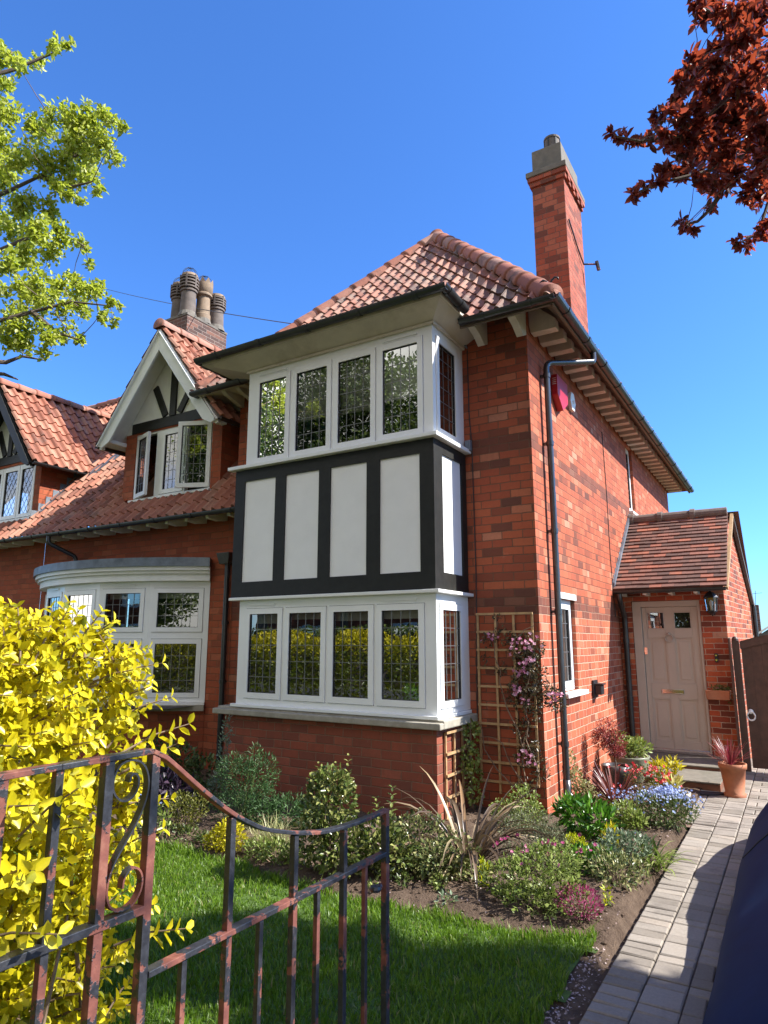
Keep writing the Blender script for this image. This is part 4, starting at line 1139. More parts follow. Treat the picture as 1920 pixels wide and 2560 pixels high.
pipe(house, [(XR + .10, 10.42, 2.44), (XR + .10, 10.42, 2.36), (XR + .09, PY - .06, 2.10), (XR + .09, PY - .06, .1)], .04, mat='cast', clips=(1.75, .9), wall=(0, .06, 0))
pipe(house, [(QX2 + .05, 13.75, 2.36), (QX2 + .05, 13.75, .0)], .04, mat='cast')
# front door
mb = MB(); mb.M = frame_of((0, PY + .05, 0), (1, 0, 0), (0, -1, 0))
slab(mb, -2.12, -1.17, .175, 2.34, -.05, .03, [(-1.995, -1.205, .20, 2.255)])
df = mb.build('door_frame', M['door'], house, bevel=.004)
mb = MB(); mb.M = frame_of((0, PY + .06, 0), (1, 0, 0), (0, -1, 0))
D0, D1 = -1.990, -1.210
gl = [(-1.925, -1.675, 1.925, 2.180), (-1.545, -1.305, 1.925, 2.175)]
pn = [(-1.935, -1.665, 1.12, 1.80), (-1.563, -1.300, 1.12, 1.80), (-1.930, -1.665, .30, .915), (-1.563, -1.300, .30, .915)]
slab(mb, D0, D1, .205, 2.25, -.045, 0, gl + pn)
for a, b, c, d in pn:
    mb.box(a, b, -.03, -.018, c, d); ring(mb, a, b, c, d, .018, -.018, -.004)
    mb.box(a + .06, b - .06, -.018, -.010, c + .07, d - .07)
for a, b, c, d in gl: ring(mb, a, b, c, d, .012, -.03, .004)
dr = mb.build('front_door', M['door'], house, bevel=.003)
mb = MB(); mb.M = frame_of((0, PY + .06, 0), (1, 0, 0), (0, -1, 0))
for a, b, c, d in gl: mb.face([(a, -.02, c), (b, -.02, c), (b, -.02, d), (a, -.02, d)])
mb.build('glass', M['glass'], dr)
mb = MB(); mb.box(-1.95, -1.28, PY + .12, PY + .13, 1.9, 2.2); mb.build('room', M['dark'], house)
mb = MB(); mb.M = frame_of((0, PY + .06, 0), (1, 0, 0), (0, -1, 0))
ring(mb, -1.785, -1.480, .985, 1.045, .010, 0, .014); mb.box(-1.775, -1.49, 0, .006, .995, 1.035); mb.build('letterbox', M['chrome'], dr, bevel=.002)
mb = MB(); kc = Vector((-1.625, PY + .035, 1.79))
mb.tube([kc + Vector((.055 * math.sin(t), 0, .055 * math.cos(t))) for t in (2 * math.pi * i / 24 for i in range(25))], .008, 8)
mb.tube([kc + Vector((0, .02, .06)), kc + Vector((0, -.012, .06))], .02, 10)
mb.build('door_knocker', M['door'], dr, smooth=True)
mb = MB(); mb.tube([(-1.965, PY + .06, 1.60), (-1.965, PY + .03, 1.60)], .025, 14); mb.box(-1.985, -1.945, PY + .04, PY + .06, 1.55, 1.65); mb.build('door_lock', M['chrome'], dr)
# threshold and two steps
mb = MB(); mb.box(-2.12, -1.16, PY - .06, PY + .1, .155, .178); mb.build('threshold', M['came'], house, bevel=.004)
mb = MB(); mb.box(-2.28, -.985, 9.92, PY - .003, 0.0, .135); mb.build('door_step', M['step_red'], house, bevel=.01)
mb = MB(); mb.box(-2.28, -.975, 9.90, PY - .002, .136, .154); mb.build('door_step', M['step_grey'], house, bevel=.006)
mb = MB(); mb.box(-2.28, -.935, 9.12, 9.915, 0.0, .085); mb.build('door_step', M['step_red'], house, bevel=.01)
mb = MB(); mb.box(-2.28, -.93, 9.10, 9.898, .086, .106); mb.build('door_step', M['step_grey'], house, bevel=.006)

# ---- small fixtures on the walls (things of their own)
t = thing('alarm_box', 'red burglar alarm box under the eaves beside the downpipe', 'alarm', (XR, 8.02, 4.62))
mb = MB(); y0, y1 = 7.80, 8.24
pr_ = [(y0, 5.03), (y1, 5.03), (y1, 4.76), ((y0 + y1) / 2 - .02, 4.60), (y0, 4.76)]
mb.prism([(XR + .002, a, b) for a, b in pr_], (.085, 0, 0)); bx = mb.build('cover', M['red_alarm'], t, bevel=.008)
mb = MB()
for k in range(4): mb.box(XR + .02, XR + .07, y0 - .0015, y0 + .01, 4.90 + k * .025, 4.908 + k * .025)
mb.build('louvre', M['white'], t)
t = thing('sensor_box', 'small white sensor box under the eaves beside the red alarm box', 'sensor', (XR, 8.62, 4.88))
mb = MB(); q = [(8.50, 4.92), (8.56, 5.05), (8.68, 5.05), (8.74, 4.92), (8.68, 4.80), (8.56, 4.80)]
mb.prism([(XR + .002, a, b) for a, b in q], (.05, 0, 0)); mb.build('casing', M['white'], t, bevel=.006)
mb = MB(); mb.lathe([(.03, 0), (.028, .012), (.0, .016)], (0, 0, 0), 14); mb.M = None
mb.v = [Vector((XR + .052 + p.z, 8.62 + p.x, 4.92 + p.y)) for p in mb.v]; mb.build('lens', M['upvc'], t, smooth=True)
t = thing('flue_vent', 'black boiler flue vent low on the sunlit side wall', 'vent', (XR, 9.02, 1.1))
mb = MB(); mb.box(XR + .002, XR + .03, 8.92, 9.13, 1.03, 1.25); mb.build('back_plate', M['iron_black'], t, bevel=.006)
mb = MB(); mb.box(XR + .031, XR + .115, 8.95, 9.10, 1.07, 1.19); mb.box(XR + .031, XR + .14, 8.94, 9.11, 1.192, 1.21); mb.build('hood', M['iron_black'], t, bevel=.01)
t = thing('wall_lantern', 'black glazed lantern on the brick pier right of the front door', 'lantern', (-1.0, PY, 2.12))
lx, ly = -1.0, PY - .13
mb = MB(); mb.box(lx - .035, lx + .035, PY - .02, PY - .002, 2.12, 2.30); mb.tube([(lx, PY - .02, 2.15), (lx, PY - .07, 2.11), (lx, ly, 2.14)], .011, 8)
mb.lathe([(.03, 2.13), (.075, 2.165), (.075, 2.175)], (lx, ly, 0), 6)
for k in range(6):
    w = k * math.pi / 3; mb.tube([(lx + .068 * math.cos(w), ly + .068 * math.sin(w), 2.17), (lx + .085 * math.cos(w), ly + .085 * math.sin(w), 2.36)], .006, 5)
mb.build('frame', M['iron_black'], t)
mb = MB(); mb.lathe([(.10, 2.36), (.095, 2.375), (.05, 2.43), (.015, 2.45), (.012, 2.47), (.0, 2.475)], (lx, ly, 0), 6); mb.build('cap', M['iron_black'], t)
mb = MB(); mb.lathe([(.065, 2.176), (.082, 2.358)], (lx, ly, 0), 6, cap=False); mb.build('glass', M['lamp_glass'], t)
mb = MB(); mb.lathe([(.016, 2.18), (.016, 2.24), (.030, 2.27), (.026, 2.31), (.0, 2.33)], (lx, ly, 0), 12); mb.build('bulb', M['upvc'], t, smooth=True)
t = thing('doorbell', 'small black doorbell camera on the brick pier beside the door', 'doorbell', (-1.005, PY, 1.44))
mb = MB(); mb.box(-1.030, -.985, PY - .03, PY - .002, 1.445, 1.575); mb.build('casing', M['iron_black'], t, bevel=.012)
mb = MB(); mb.tube([(-1.0075, PY - .031, 1.545), (-1.0075, PY - .036, 1.545)], .012, 12); mb.tube([(-1.0075, PY - .031, 1.48), (-1.0075, PY - .035, 1.48)], .014, 12); mb.build('lens', M['chrome'], t)
# ================================================================== ground, lawn, soil bed, paved path
def sheet(name, x0, x1, y0, y1, z, mat, kind='structure'):
    me = bpy.data.meshes.new(name); me.from_pydata([(x0, y0, z), (x1, y0, z), (x1, y1, z), (x0, y1, z)], [], [(0, 1, 2, 3)]); me.materials.append(mat)
    return tag(link(name, me), kind=kind)
sheet('ground', -400, 400, -400, 400, -.06, M['ground'])
sheet('road', -400, 400, -9.5, -3.2, -.052, M['asphalt'])
sheet('pavement', -400, 400, -3.1, .35, -.04, M['asphalt'])
mb = MB(); mb.box(-60, 60, -3.22, -3.1, -.2, -.035); tag(mb.build('kerb', M['cement']), kind='structure')

def height_grid(name, x0, x1, y0, y1, step, fz, mat, inside=None, kind='structure'):
    nx, ny = int((x1 - x0) / step) + 1, int((y1 - y0) / step) + 1
    xs, ys = np.linspace(x0, x1, nx), np.linspace(y0, y1, ny)
    V = [(x, y, fz(x, y)) for y in ys for x in xs]; F = []
    for j in range(ny - 1):
        for i in range(nx - 1):
            if inside and not inside((xs[i] + xs[i + 1]) / 2, (ys[j] + ys[j + 1]) / 2): continue
            a = j * nx + i; F.append((a, a + 1, a + nx + 1, a + nx))
    me = bpy.data.meshes.new(name); me.from_pydata(V, [], F); me.materials.append(mat)
    for p in me.polygons: p.use_smooth = True
    return tag(link(name, me), kind=kind)

def wob(x, y, s, a):
    return a * (math.sin(x * s + 1.3 * math.sin(y * s * .7)) * math.cos(y * s * 1.13 + .6 * math.sin(x * s * 1.7)))
# lawn outline: back edge against the bed, right edge against the path border
LAWN_BACK = [(-7.5, 4.25), (-5.2, 4.28), (-4.6, 4.36), (-4.0, 4.33), (-3.34, 4.22), (-2.57, 4.20), (-2.2, 4.30), (-1.9, 4.22), (-1.5, 4.34), (-1.2, 4.45)]
def lawn_back(x):
    for (a, b), (c, d) in zip(LAWN_BACK, LAWN_BACK[1:]):
        if a <= x <= c: return b + (d - b) * (x - a) / (c - a) + wob(x, 0, 9, .03)
    return 4.3
def lawn_right(y):
    return -1.20 - .025 * math.sin(y * 5.1) - .02 * math.sin(y * 13) - max(0, 3.6 - y) * .07
def on_lawn(x, y): return -7.5 < x < lawn_right(y) and .45 < y < lawn_back(x)
height_grid('lawn', -7.5, -1.1, .35, 4.6, .06, lambda x, y: -.012 + wob(x, y, 2.1, .008), M['turf'], on_lawn)
def bed_z(x, y):
    if x > -1.12: return -.05
    b = .5 * (1 + math.tanh((y - lawn_back(x) - .08) * 12)) if y > 3.8 else 0
    return -.03 + .055 * b + wob(x, y, 6, .012) * b + wob(x + 3, y, 17, .010) + wob(x, y + 5, 37, .006)
height_grid('soil_bed', -8.5, -1.05, 1.2, 9.2, .045, bed_z, M['soil'], lambda x, y: y > 3.9 or x > -1.75)
# paving: soldier course against the bed, then basket weave blocks
pv = MB(); joints = sheet('paving_joints', -1.05, 4.0, .3, 16, -.022, M['paver_joint'])
sheet('paving_joints', -2.3, -1.05, 7.42, 9.12, -.022, M['paver_joint'])
def paver(x, y, w, d):
    r = random.random(); g = .0042; ch = .007; z = random.uniform(-.0025, .0025); tx, ty = random.uniform(-.002, .002), random.uniform(-.002, .002)
    x0, x1, y0, y1 = x + g, x + w - g, y + g, y + d - g
    T = [(x0 + ch, y0 + ch, z - tx - ty), (x1 - ch, y0 + ch, z + tx - ty), (x1 - ch, y1 - ch, z + tx + ty), (x0 + ch, y1 - ch, z - tx + ty)]
    Bm = [(x0, y0, z - ch * .8), (x1, y0, z - ch * .8), (x1, y1, z - ch * .8), (x0, y1, z - ch * .8)]
    Lw = [(a, b, -.05) for a, b, _ in Bm]
    t = [pv.vert(p) for p in T]; b = [pv.vert(p) for p in Bm]; l = [pv.vert(p) for p in Lw]
    pv.iface(t, 0, r)
    for k in range(4):
        pv.iface((b[k], b[(k + 1) % 4], t[(k + 1) % 4], t[k]), 0, r); pv.iface((l[k], l[(k + 1) % 4], b[(k + 1) % 4], b[k]), 0, r)
y = .4
while y < 7.4: paver(-1.05, y, .2, .1); y += .1
x = -.85
y = .4
while y < 13.2: paver(-.85, y, .1, .2) if False else paver(-.85, y, .2, .1 if int(y * 10) % 3 == 1 else .2); y += (.1 if int(y * 10) % 3 == 1 else .2)
j = 0
y = .4
while y < 13.0:
    i = 0; x = -.65
    while x < 2.4:
        k = (i + j) % 2
        if k == 0: paver(x, y, .2, .1); paver(x, y + .1, .2, .1)
        else: paver(x, y, .1, .2); paver(x + .1, y, .1, .2)
        x += .2; i += 1
    y += .2; j += 1
y = 7.42; j = 0
while y < 9.1:
    x = -2.25
    while x < -1.0:
        if y > 7.5 and x < -1.0: paver(x, y, .2, .1)
        x += .2
    y += .1; j += 1
tag(pv.build('path', [M['paver']]), kind='structure')

# grass blades
def make_grass():
    k = 110000
    x = rng.uniform(-6.6, -1.15, k); y = rng.uniform(1.2, 4.5, k)
    keep = np.array([on_lawn(a, b) for a, b in zip(x, y)])
    x, y = x[keep], y[keep]; k = len(x)
    clump = .5 + .5 * np.sin(x * 7 + 2 * np.sin(y * 5)) * np.cos(y * 8 + 1.5 * np.sin(x * 6))
    h = rng.uniform(.020, .052, k) * (.65 + .6 * clump)
    edge = np.array([lawn_back(a) for a in x]) - y
    h *= np.where(edge < .12, 1.5, 1.0)
    long_ = rng.random(k) < .018; h = np.where(long_, h * 1.9, h)
    a = rng.uniform(0, 2 * np.pi, k); lean = rng.uniform(.1, .9, k) * h
    w = rng.uniform(.0022, .0042, k)
    b = rng.uniform(0, 2 * np.pi, k)
    s = np.stack([np.cos(b), np.sin(b), 0 * b], 1) * w[:, None]
    P = np.stack([x, y, np.full(k, -.012)], 1)
    l = np.stack([np.cos(a) * lean, np.sin(a) * lean, 0 * a], 1)
    up = np.array((0, 0, 1.0))
    mid = P + l * .35 + up * (h * .6)[:, None]; tip = P + l + up * (h * .95)[:, None]
    V = np.stack([P - s, P + s, mid + s * .8, mid - s * .8, tip], 1).reshape(-1, 3)
    lv = Leaves(); o = np.arange(k) * 5
    r = np.clip(.45 + .22 * rng.normal(size=k) + .12 * (clump - .5), 0, 1); r = np.where(rng.random(k) < .012, 1.0, r)
    lv.V.append(V); lv.F.append(o[:, None] + np.array((0, 1, 2, 3))); lv.r.append(r); lv.F.append(o[:, None] + np.array((3, 2, 4))); lv.r.append(r); lv.n = k * 5
    tag(lv.build('grass', M['grass']), kind='stuff')
make_grass()
# litter, clods and pebbles on the soil
lv = Leaves(); k = 1500
x = rng.uniform(-3.8, -1.1, k); y = rng.uniform(3.2, 7.4, k)
keep = np.array([(b > lawn_back(a) + .02 or a > lawn_right(b) + .03) for a, b in zip(x, y)])
x, y = x[keep], y[keep]
x2 = rng.normal(-1.16, .045, 500); y2 = rng.uniform(2.7, 4.3, 500); x = np.concatenate([x, x2]); y = np.concatenate([y, y2]); k = len(x)
z = np.array([bed_z(a, b) for a, b in zip(x, y)]) + .012
lv.add(np.stack([x, y, z], 1), rand_dirs(k) * (1, 1, .3), rand_dirs(k) * .5 + (0, 0, 1), rng.uniform(.008, .026, k), rng.uniform(.006, .016, k), 'dia')
tag(lv.build('leaf_litter', M['litter']), kind='stuff')
mb = MB(); ico = bmesh.new(); bmesh.ops.create_icosphere(ico, subdivisions=1, radius=1)
iv = [v.co.copy() for v in ico.verts]; ifc = [[v.index for v in f.verts] for f in ico.faces]; ico.free()
for _ in range(900):
    a, b = random.uniform(-3.9, -1.12), random.uniform(4.1, 7.4)
    if b < lawn_back(a) + .03: continue
    s = random.uniform(.006, .022); c = Vector((a, b, bed_z(a, b) + s * .2))
    q = [mb.vert(c + Vector((p.x * s * random.uniform(.7, 1.3), p.y * s * random.uniform(.7, 1.3), p.z * s * random.uniform(.5, .9)))) for p in iv]
    for f in ifc: mb.iface([q[i] for i in f])
tag(mb.build('soil_clods', M['soil']), kind='stuff')

# ================================================================== iron gate, opened back along the lawn
gate = thing('iron_gate', 'swooping wrought iron gate with flaking black paint and red primer, opened over the lawn', 'gate', (-1.5, 1.9, 0))
GX = -1.5
def top_z(y):      # swoop of the top rail
    P = [(1.275, 1.462), (1.33, 1.425), (1.436, 1.34), (1.58, 1.237), (1.72, 1.165), (1.883, 1.118), (2.03, 1.087), (2.172, 1.075), (2.33, 1.070), (2.467, 1.072)]
    if y <= P[0][0]: return 1.462
    for (a, b), (c, d) in zip(P, P[1:]):
        if y <= c: return b + (d - b) * (y - a) / (c - a)
    return P[-1][1]
mb = MB(); pr = None; ys = [.25, .6, 1.0, 1.262]
for a, b in zip(ys, ys[1:]): mb.bar((GX, a, 1.476 - .014 * (a > .5)), (GX, b, 1.462), .032, .014, (0, 0, 1))
pts = [1.262 + (2.478 - 1.262) * i / 26 for i in range(27)]
def zz_(y): return (top_z(y - .04) + 2 * top_z(y) + top_z(y + .04)) / 4 if y > 1.32 else top_z(y)
sec = [(-.016, -.006), (.016, -.006), (.016, .006), (-.016, .006)]
rings = []
for i, y in enumerate(pts):
    d = Vector((0, pts[min(i + 1, 26)] - pts[max(i - 1, 0)], zz_(pts[min(i + 1, 26)]) - zz_(pts[max(i - 1, 0)]))).normalized(); nz = Vector((0, -d.z, d.y))
    rings.append([mb.vert(Vector((GX + a, y, zz_(y))) + nz * b) for a, b in sec])
for i in range(26):
    for e in range(4): mb.iface((rings[i][e], rings[i][(e + 1) % 4], rings[i + 1][(e + 1) % 4], rings[i + 1][e]))
mb.iface(rings[-1]); mb.build('top_rail', M['iron'], gate, bevel=.002)
mb = MB(); mb.bar((GX, 1.29, .918), (GX, 2.455, .912), .032, .016, (0, 0, 1)); mb.build('middle_rail', M['iron'], gate, bevel=.002)
mb = MB(); mb.bar((GX, .25, 1.090), (GX, 1.262, 1.078), .034, .020, (0, 0, 1)); mb.build('middle_rail', M['iron'], gate, bevel=.002)
mb = MB(); mb.bar((GX, .25, .10), (GX, 2.455, .10), .032, .016, (0, 0, 1)); mb.build('bottom_rail', M['iron'], gate, bevel=.002)
for y, z0, z1, w in [(1.275, .0, 1.456, .026), (2.467, .02, 1.066, .026), (1.133, .05, 1.455, .026), (1.0, .05, 1.456, .02), (.865, .05, 1.456, .026), (.73, .05, 1.456, .02), (.60, .05, 1.458, .02), (.45, .05, 1.46, .02), (.3, 0, 1.46, .03),
                     (1.58, .11, top_z(1.58) - .006, .022), (1.883, .11, 1.112, .022), (2.172, .11, 1.070, .022), (1.415, .11, .905, .018), (1.722, .11, .904, .018), (2.014, .11, .902, .018), (2.315, .11, .902, .018)]:
    mb = MB(); mb.bar((GX, y, z0), (GX, y, z1), w, w, (1, 0, 0)); mb.build('upright' if w > .024 else 'bar', M['iron'], gate, bevel=.002)
def strip(pts, wdt=.020, t=.005):
    mb = MB(); n = len(pts); rr = []
    for i in range(n):
        d = (Vector(pts[min(i + 1, n - 1)]) - Vector(pts[max(i - 1, 0)])).normalized(); nn = Vector((0, -d.z, d.y))
        rr.append([mb.vert(Vector(pts[i]) + Vector((s * wdt / 2, 0, 0)) + nn * (q * t / 2)) for s, q in ((-1, -1), (1, -1), (1, 1), (-1, 1))])
    for i in range(n - 1):
        for e in range(4): mb.iface((rr[i][e], rr[i][(e + 1) % 4], rr[i + 1][(e + 1) % 4], rr[i + 1][e]))
    mb.iface(rr[0]); mb.iface(rr[-1]); return mb.build('scroll', M['iron'], gate, smooth=False)
# S scroll between the two tall uprights: spiral at the top, long diagonal, spiral at the foot
cu, cl = (1.192, 1.398), (1.218, 1.143)
S = []
for i in range(34):
    t = i / 33; ang = R(-100 + 450 * t); r = .022 + .032 * t
    S.append((GX, cu[0] + r * math.cos(ang) * 1.0, cu[1] + r * math.sin(ang)))
# outer turn sweeps over the top and down the right hand side, across to the left and round the foot
S2 = [(1.145, 1.395), (1.150, 1.425), (1.17, 1.447), (1.205, 1.450), (1.238, 1.435), (1.256, 1.40), (1.257, 1.365), (1.245, 1.325), (1.222, 1.285), (1.195, 1.25), (1.172, 1.22), (1.155, 1.185), (1.149, 1.15), (1.158, 1.118), (1.18, 1.098), (1.212, 1.092), (1.242, 1.105), (1.257, 1.135), (1.254, 1.165), (1.236, 1.185), (1.214, 1.185), (1.198, 1.168), (1.197, 1.145)]
def smooth(P, k=3):
    for _ in range(k):
        Q = [P[0]]
        for a, b in zip(P, P[1:]): Q += [tuple(a[i] * .75 + b[i] * .25 for i in range(2)), tuple(a[i] * .25 + b[i] * .75 for i in range(2))]
        P = Q + [P[-1]]
    return P
S1_ = [(1.212, 1.40), (1.205, 1.418), (1.188, 1.42), (1.172, 1.405), (1.168, 1.375), (1.180, 1.352), (1.205, 1.345), (1.222, 1.362), (1.228, 1.392), (1.216, 1.42), (1.19, 1.434)]
strip([(GX, a, b) for a, b in smooth([(1.196, 1.395), (1.20, 1.412), (1.214, 1.415), (1.226, 1.398), (1.222, 1.37), (1.202, 1.352), (1.175, 1.352), (1.152, 1.372)] + S2)])
mb = MB(); mb.tube([(GX, 2.43, .80), (GX, 2.40, .80)], .012, 8); mb.lathe([(.0, .785), (.02, .79), (.024, .80), (.02, .81), (.0, .815)], (GX, 2.395, 0), 10); mb.build('latch_knob', M['iron'], gate)

# ================================================================== brown boarded side gate
t = thing('side_gate', 'dark brown boarded side gate with an arched top beside the porch', 'gate', (-.4, 10.75, 0))
def arch(x): return 1.74 + .12 * math.sin(math.pi * min(1, max(0, (x + .70) / 1.25)))
for k in range(10):
    x0 = -.68 + k * .125; x1 = x0 + .1247
    mb = MB(); mb.prism([(x0, 10.76, .05), (x1, 10.76, .05), (x1, 10.76, arch(x1) - .05), (x0, 10.76, arch(x0) - .05)], (0, .022, 0)); mb.build('board', M['fence'], t, bevel=.002)
mb = MB()
for k in range(16):
    a = -.69 + k * 1.26 / 16; b = a + 1.26 / 16
    mb.prism([(a, 10.735, arch(a) - .11), (b, 10.735, arch(b) - .11), (b, 10.735, arch(b)), (a, 10.735, arch(a))], (0, .06, 0))
mb.build('arched_rail', M['fence'], t)
for x in (-.745, .60):
    mb = MB(); mb.box(x - .045, x + .045, 10.72, 10.80, 0, 1.75); mb.lathe([(.045, 1.75), (.042, 1.78), (.028, 1.805), (.0, 1.815)], (x, 10.76, 0), 12); mb.build('gate_post', M['fence'], t)
mb = MB(); mb.box(-.825, -.80, 10.60, 10.76, 0, 1.79); mb.build('gate_post', M['fence'], t)
mb = MB(); kc = Vector((-.635, 10.73, .745))
mb.tube([kc + Vector((.048 * math.sin(a), -.02, .055 * math.cos(a) - .01)) for a in (2 * math.pi * i / 20 for i in range(21))], .011, 8)
mb.tube([kc + Vector((0, .02, .05)), kc + Vector((0, -.02, .05))], .032, 12)
mb.build('ring_handle', M['upvc'], t, smooth=True)
t = thing('boundary_fence', 'dark boarded fence running back beyond the side gate', 'fence', (1.2, 11, 0))
for k in range(14):
    mb = MB(); mb.box(.66 + k * .15, .66 + k * .15 + .146, 10.78, 10.80, 0, 1.7); mb.build('board', M['fence'], t)

# ================================================================== trellises
def trellis(lab, x0, x1, y0, y1, z0, z1, nv, nh, face):
    t = thing('trellis', lab, 'trellis', ((x0 + x1) / 2, (y0 + y1) / 2, 0))
    for i in range(nv):
        f = i / (nv - 1); mb = MB()
        if face == 'y': x = x0 + (x1 - x0) * f; mb.box(x - .012, x + .012, y0 - .03, y0 - .012, z0 - .0 if i in (0, nv - 1) else z0 - .12, z1)
        else: yy = y0 + (y1 - y0) * f; mb.box(x0 + .012, x0 + .03, yy - .012, yy + .012, z0, z1)
        mb.build('upright_batten', M['trellis'], t)
    for j in range(nh):
        z = z0 + (z1 - z0) * (j + .5 * 0) / (nh - 1); mb = MB()
        if face == 'y': mb.box(x0 - .012, x1 + .012, y0 - .048, y0 - .031, z - .012, z + .012)
        else: mb.box(x0 + .031, x0 + .047, y0 - .012, y1 + .012, z - .012, z + .012)
        mb.build('cross_batten', M['trellis'], t)
    return t
trellis('tall pale wooden trellis fixed to the shaded wall between bay and corner', -3.01, -2.385, YF, YF, .30, 2.04, 4, 10, 'y')
trellis('small low trellis on the sunlit side of the bay base under the stone sill', BX1, BX1, 6.28, 6.88, .02, .84, 4, 5, 'x')
# ================================================================== plants
def stems_to(mb, base, tips, r=.006, bend=.05):
    for tp in tips:
        b = Vector(base) + Vector((random.uniform(-.03, .03), random.uniform(-.03, .03), -.02)); e = Vector(tp)
        mid = b.lerp(e, .55) + Vector((random.uniform(-bend, bend), random.uniform(-bend, bend), .02))
        mb.tube([b, mid, e], [r, r * .7, r * .35], 5, cap=False)

def shrub(name, label, cat, base, blobs, n, L, W, mat, kind='oval', stem='twig', nst=14, group=None, up=.5, out=.8, jit=.7, shell=.45, extra=None):
    t = thing(name, label, cat, base, group)
    lv = Leaves(); vol = [b[3] * b[4] * b[5] for b in blobs]; tv = sum(v ** .7 for v in vol)
    tips = []
    for b, v in zip(blobs, vol):
        c = (base[0] + b[0], base[1] + b[1], b[2])
        blob_leaves(lv, c, b[3:6], int(n * v ** .7 / tv), L, W, kind, shell, up, out, jit)
        for _ in range(max(2, nst // len(blobs))): tips.append(tuple(c[i] + random.uniform(-.6, .6) * b[3 + i] for i in range(3)))
    if extra: extra(lv)
    lv.build('foliage', M[mat], t)
    if stem:
        mb = MB(); stems_to(mb, base, tips); mb.build('stems', M[stem], t)['kind'] = 'stuff'
    return t

def flowers(t, pts, size, mat, petals=5, name='blossom', face=None):
    lv = Leaves()
    for p in pts:
        p = np.array(p); nrm = unit(rng.normal(size=3) * .5 + (np.array(face) if face is not None else np.array((.3, -.6, .8))))
        a = unit(np.cross(nrm, rng.normal(size=3))); b = np.cross(nrm, a); r = rng.random()
        for k in range(petals):
            w = 2 * np.pi * k / petals; d = a * np.cos(w) + b * np.sin(w) + nrm * .25
            lv.add([p], [d], [nrm], size * rng.uniform(.8, 1.15), size * .75, 'dia', [min(1, max(0, r + rng.normal() * .15))])
    lv.build(name, M[mat], t)['kind'] = 'stuff'

def sprigs(lv, tops, L, W, n=9, kind='oval'):
    """upright leafy shoots with leaves in pairs: tops = [(foot, tip)]"""
    for f, tp in tops:
        f, tp = np.array(f, float), np.array(tp, float); ax = unit(tp - f)
        for i in range(n):
            q = f + (tp - f) * (i + 1) / n; a = i * 1.571 + rng.random() * .5
            s = unit(np.cross(ax, (1, .3, 0))); u = np.cross(ax, s)
            for sg in (0, np.pi):
                d = s * np.cos(a + sg) + u * np.sin(a + sg) + ax * .55; sc = (1.1 - .5 * i / n)
                lv.add([q], [d], [ax], L * sc, W * sc, kind)

# --- shrubs of the sunny bed
def ex1(lv):
    sprigs(lv, [((-3.02, 4.40, .55), (-2.99, 4.38, .89)), ((-3.28, 4.42, .55), (-3.30, 4.42, .80)), ((-3.12, 4.40, .55), (-3.12, 4.40, .82)), ((-3.40, 4.40, .38), (-3.43, 4.38, .60)),
                ((-3.22, 4.36, .55), (-3.20, 4.33, .80)), ((-3.36, 4.42, .48), (-3.38, 4.42, .70))], .055, .028, 9)
shrub('glossy_shrub', 'upright glossy shrub with cream edged leaves standing before the brick bay base', 'shrub', (-3.18, 4.42, 0),
      [(0, .0, .50, .22, .20, .26), (-.10, .02, .26, .20, .20, .22), (.10, 0, .24, .22, .2, .22), (.0, 0, .66, .17, .15, .13)], 2100, .046, .026, 'glossy', extra=ex1, up=.35)
def ex2(lv): sprigs(lv, [((-2.75, 4.60, .42), (-2.72, 4.58, .66)), ((-2.86, 4.62, .38), (-2.88, 4.60, .56))], .055, .028, 8)
shrub('glossy_shrub', 'lower glossy shrub with one tall shoot, right of the upright glossy shrub', 'shrub', (-2.84, 4.60, 0),
      [(0, 0, .28, .17, .17, .20), (.10, .02, .18, .18, .16, .16), (-.08, -.02, .16, .18, .16, .15)], 1150, .046, .026, 'glossy', extra=ex2, up=.35)
shrub('variegated_shrub', 'spreading cream and green variegated shrub left of the bronze sword leaved plant', 'shrub', (-2.62, 4.86, 0),
      [(0, 0, .24, .25, .22, .22), (.18, -.12, .15, .22, .18, .14), (-.14, .05, .20, .2, .2, .2), (.28, .05, .17, .16, .16, .16)], 2000, .032, .020, 'varieg')
shrub('ground_cover', 'low dark variegated ground cover at the foot of the bronze sword leaved plant', 'ground cover', (-2.42, 4.83, 0),
      [(0, 0, .09, .22, .13, .09), (.2, .1, .07, .14, .12, .07), (-.22, -.02, .08, .16, .12, .08)], 800, .034, .022, 'varieg', up=.8)
t = thing('phormium', 'bronze striped sword leaved plant with arching blades in front of the bay corner', 'plant', (-2.37, 5.16, 0))
lv = Leaves()
for k in range(74):
    a = rng.uniform(0, 2 * np.pi); el = rng.uniform(.55, 2.4); L = rng.uniform(.50, .94)
    lv.blade((-2.37 + .05 * np.cos(a), 5.16 + .05 * np.sin(a), 0), (np.cos(a), np.sin(a), el), L, rng.uniform(.028, .044), rng.uniform(.9, 2.8), 8, rng.random(), .3, rng.uniform(-.6, .6))
lv.build('foliage', M['bronze'], t)
shrub('hebe', 'rounded grey green small leaved shrub between the bronze plant and the house corner', 'shrub', (-1.98, 5.50, 0),
      [(0, 0, .22, .27, .24, .20), (-.15, .05, .2, .18, .18, .17), (.16, -.03, .18, .18, .18, .16)], 4200, .018, .007, 'greyg', 'lance', up=.8, out=1.0, jit=.45)
shrub('box_bush', 'small round leaved bush at the foot of the trellis by the house corner', 'shrub', (-2.38, 6.45, 0),
      [(0, 0, .22, .16, .15, .18), (.10, -.1, .15, .16, .14, .14), (-.2, -.02, .13, .14, .13, .12)], 1300, .026, .018, 'fresh')
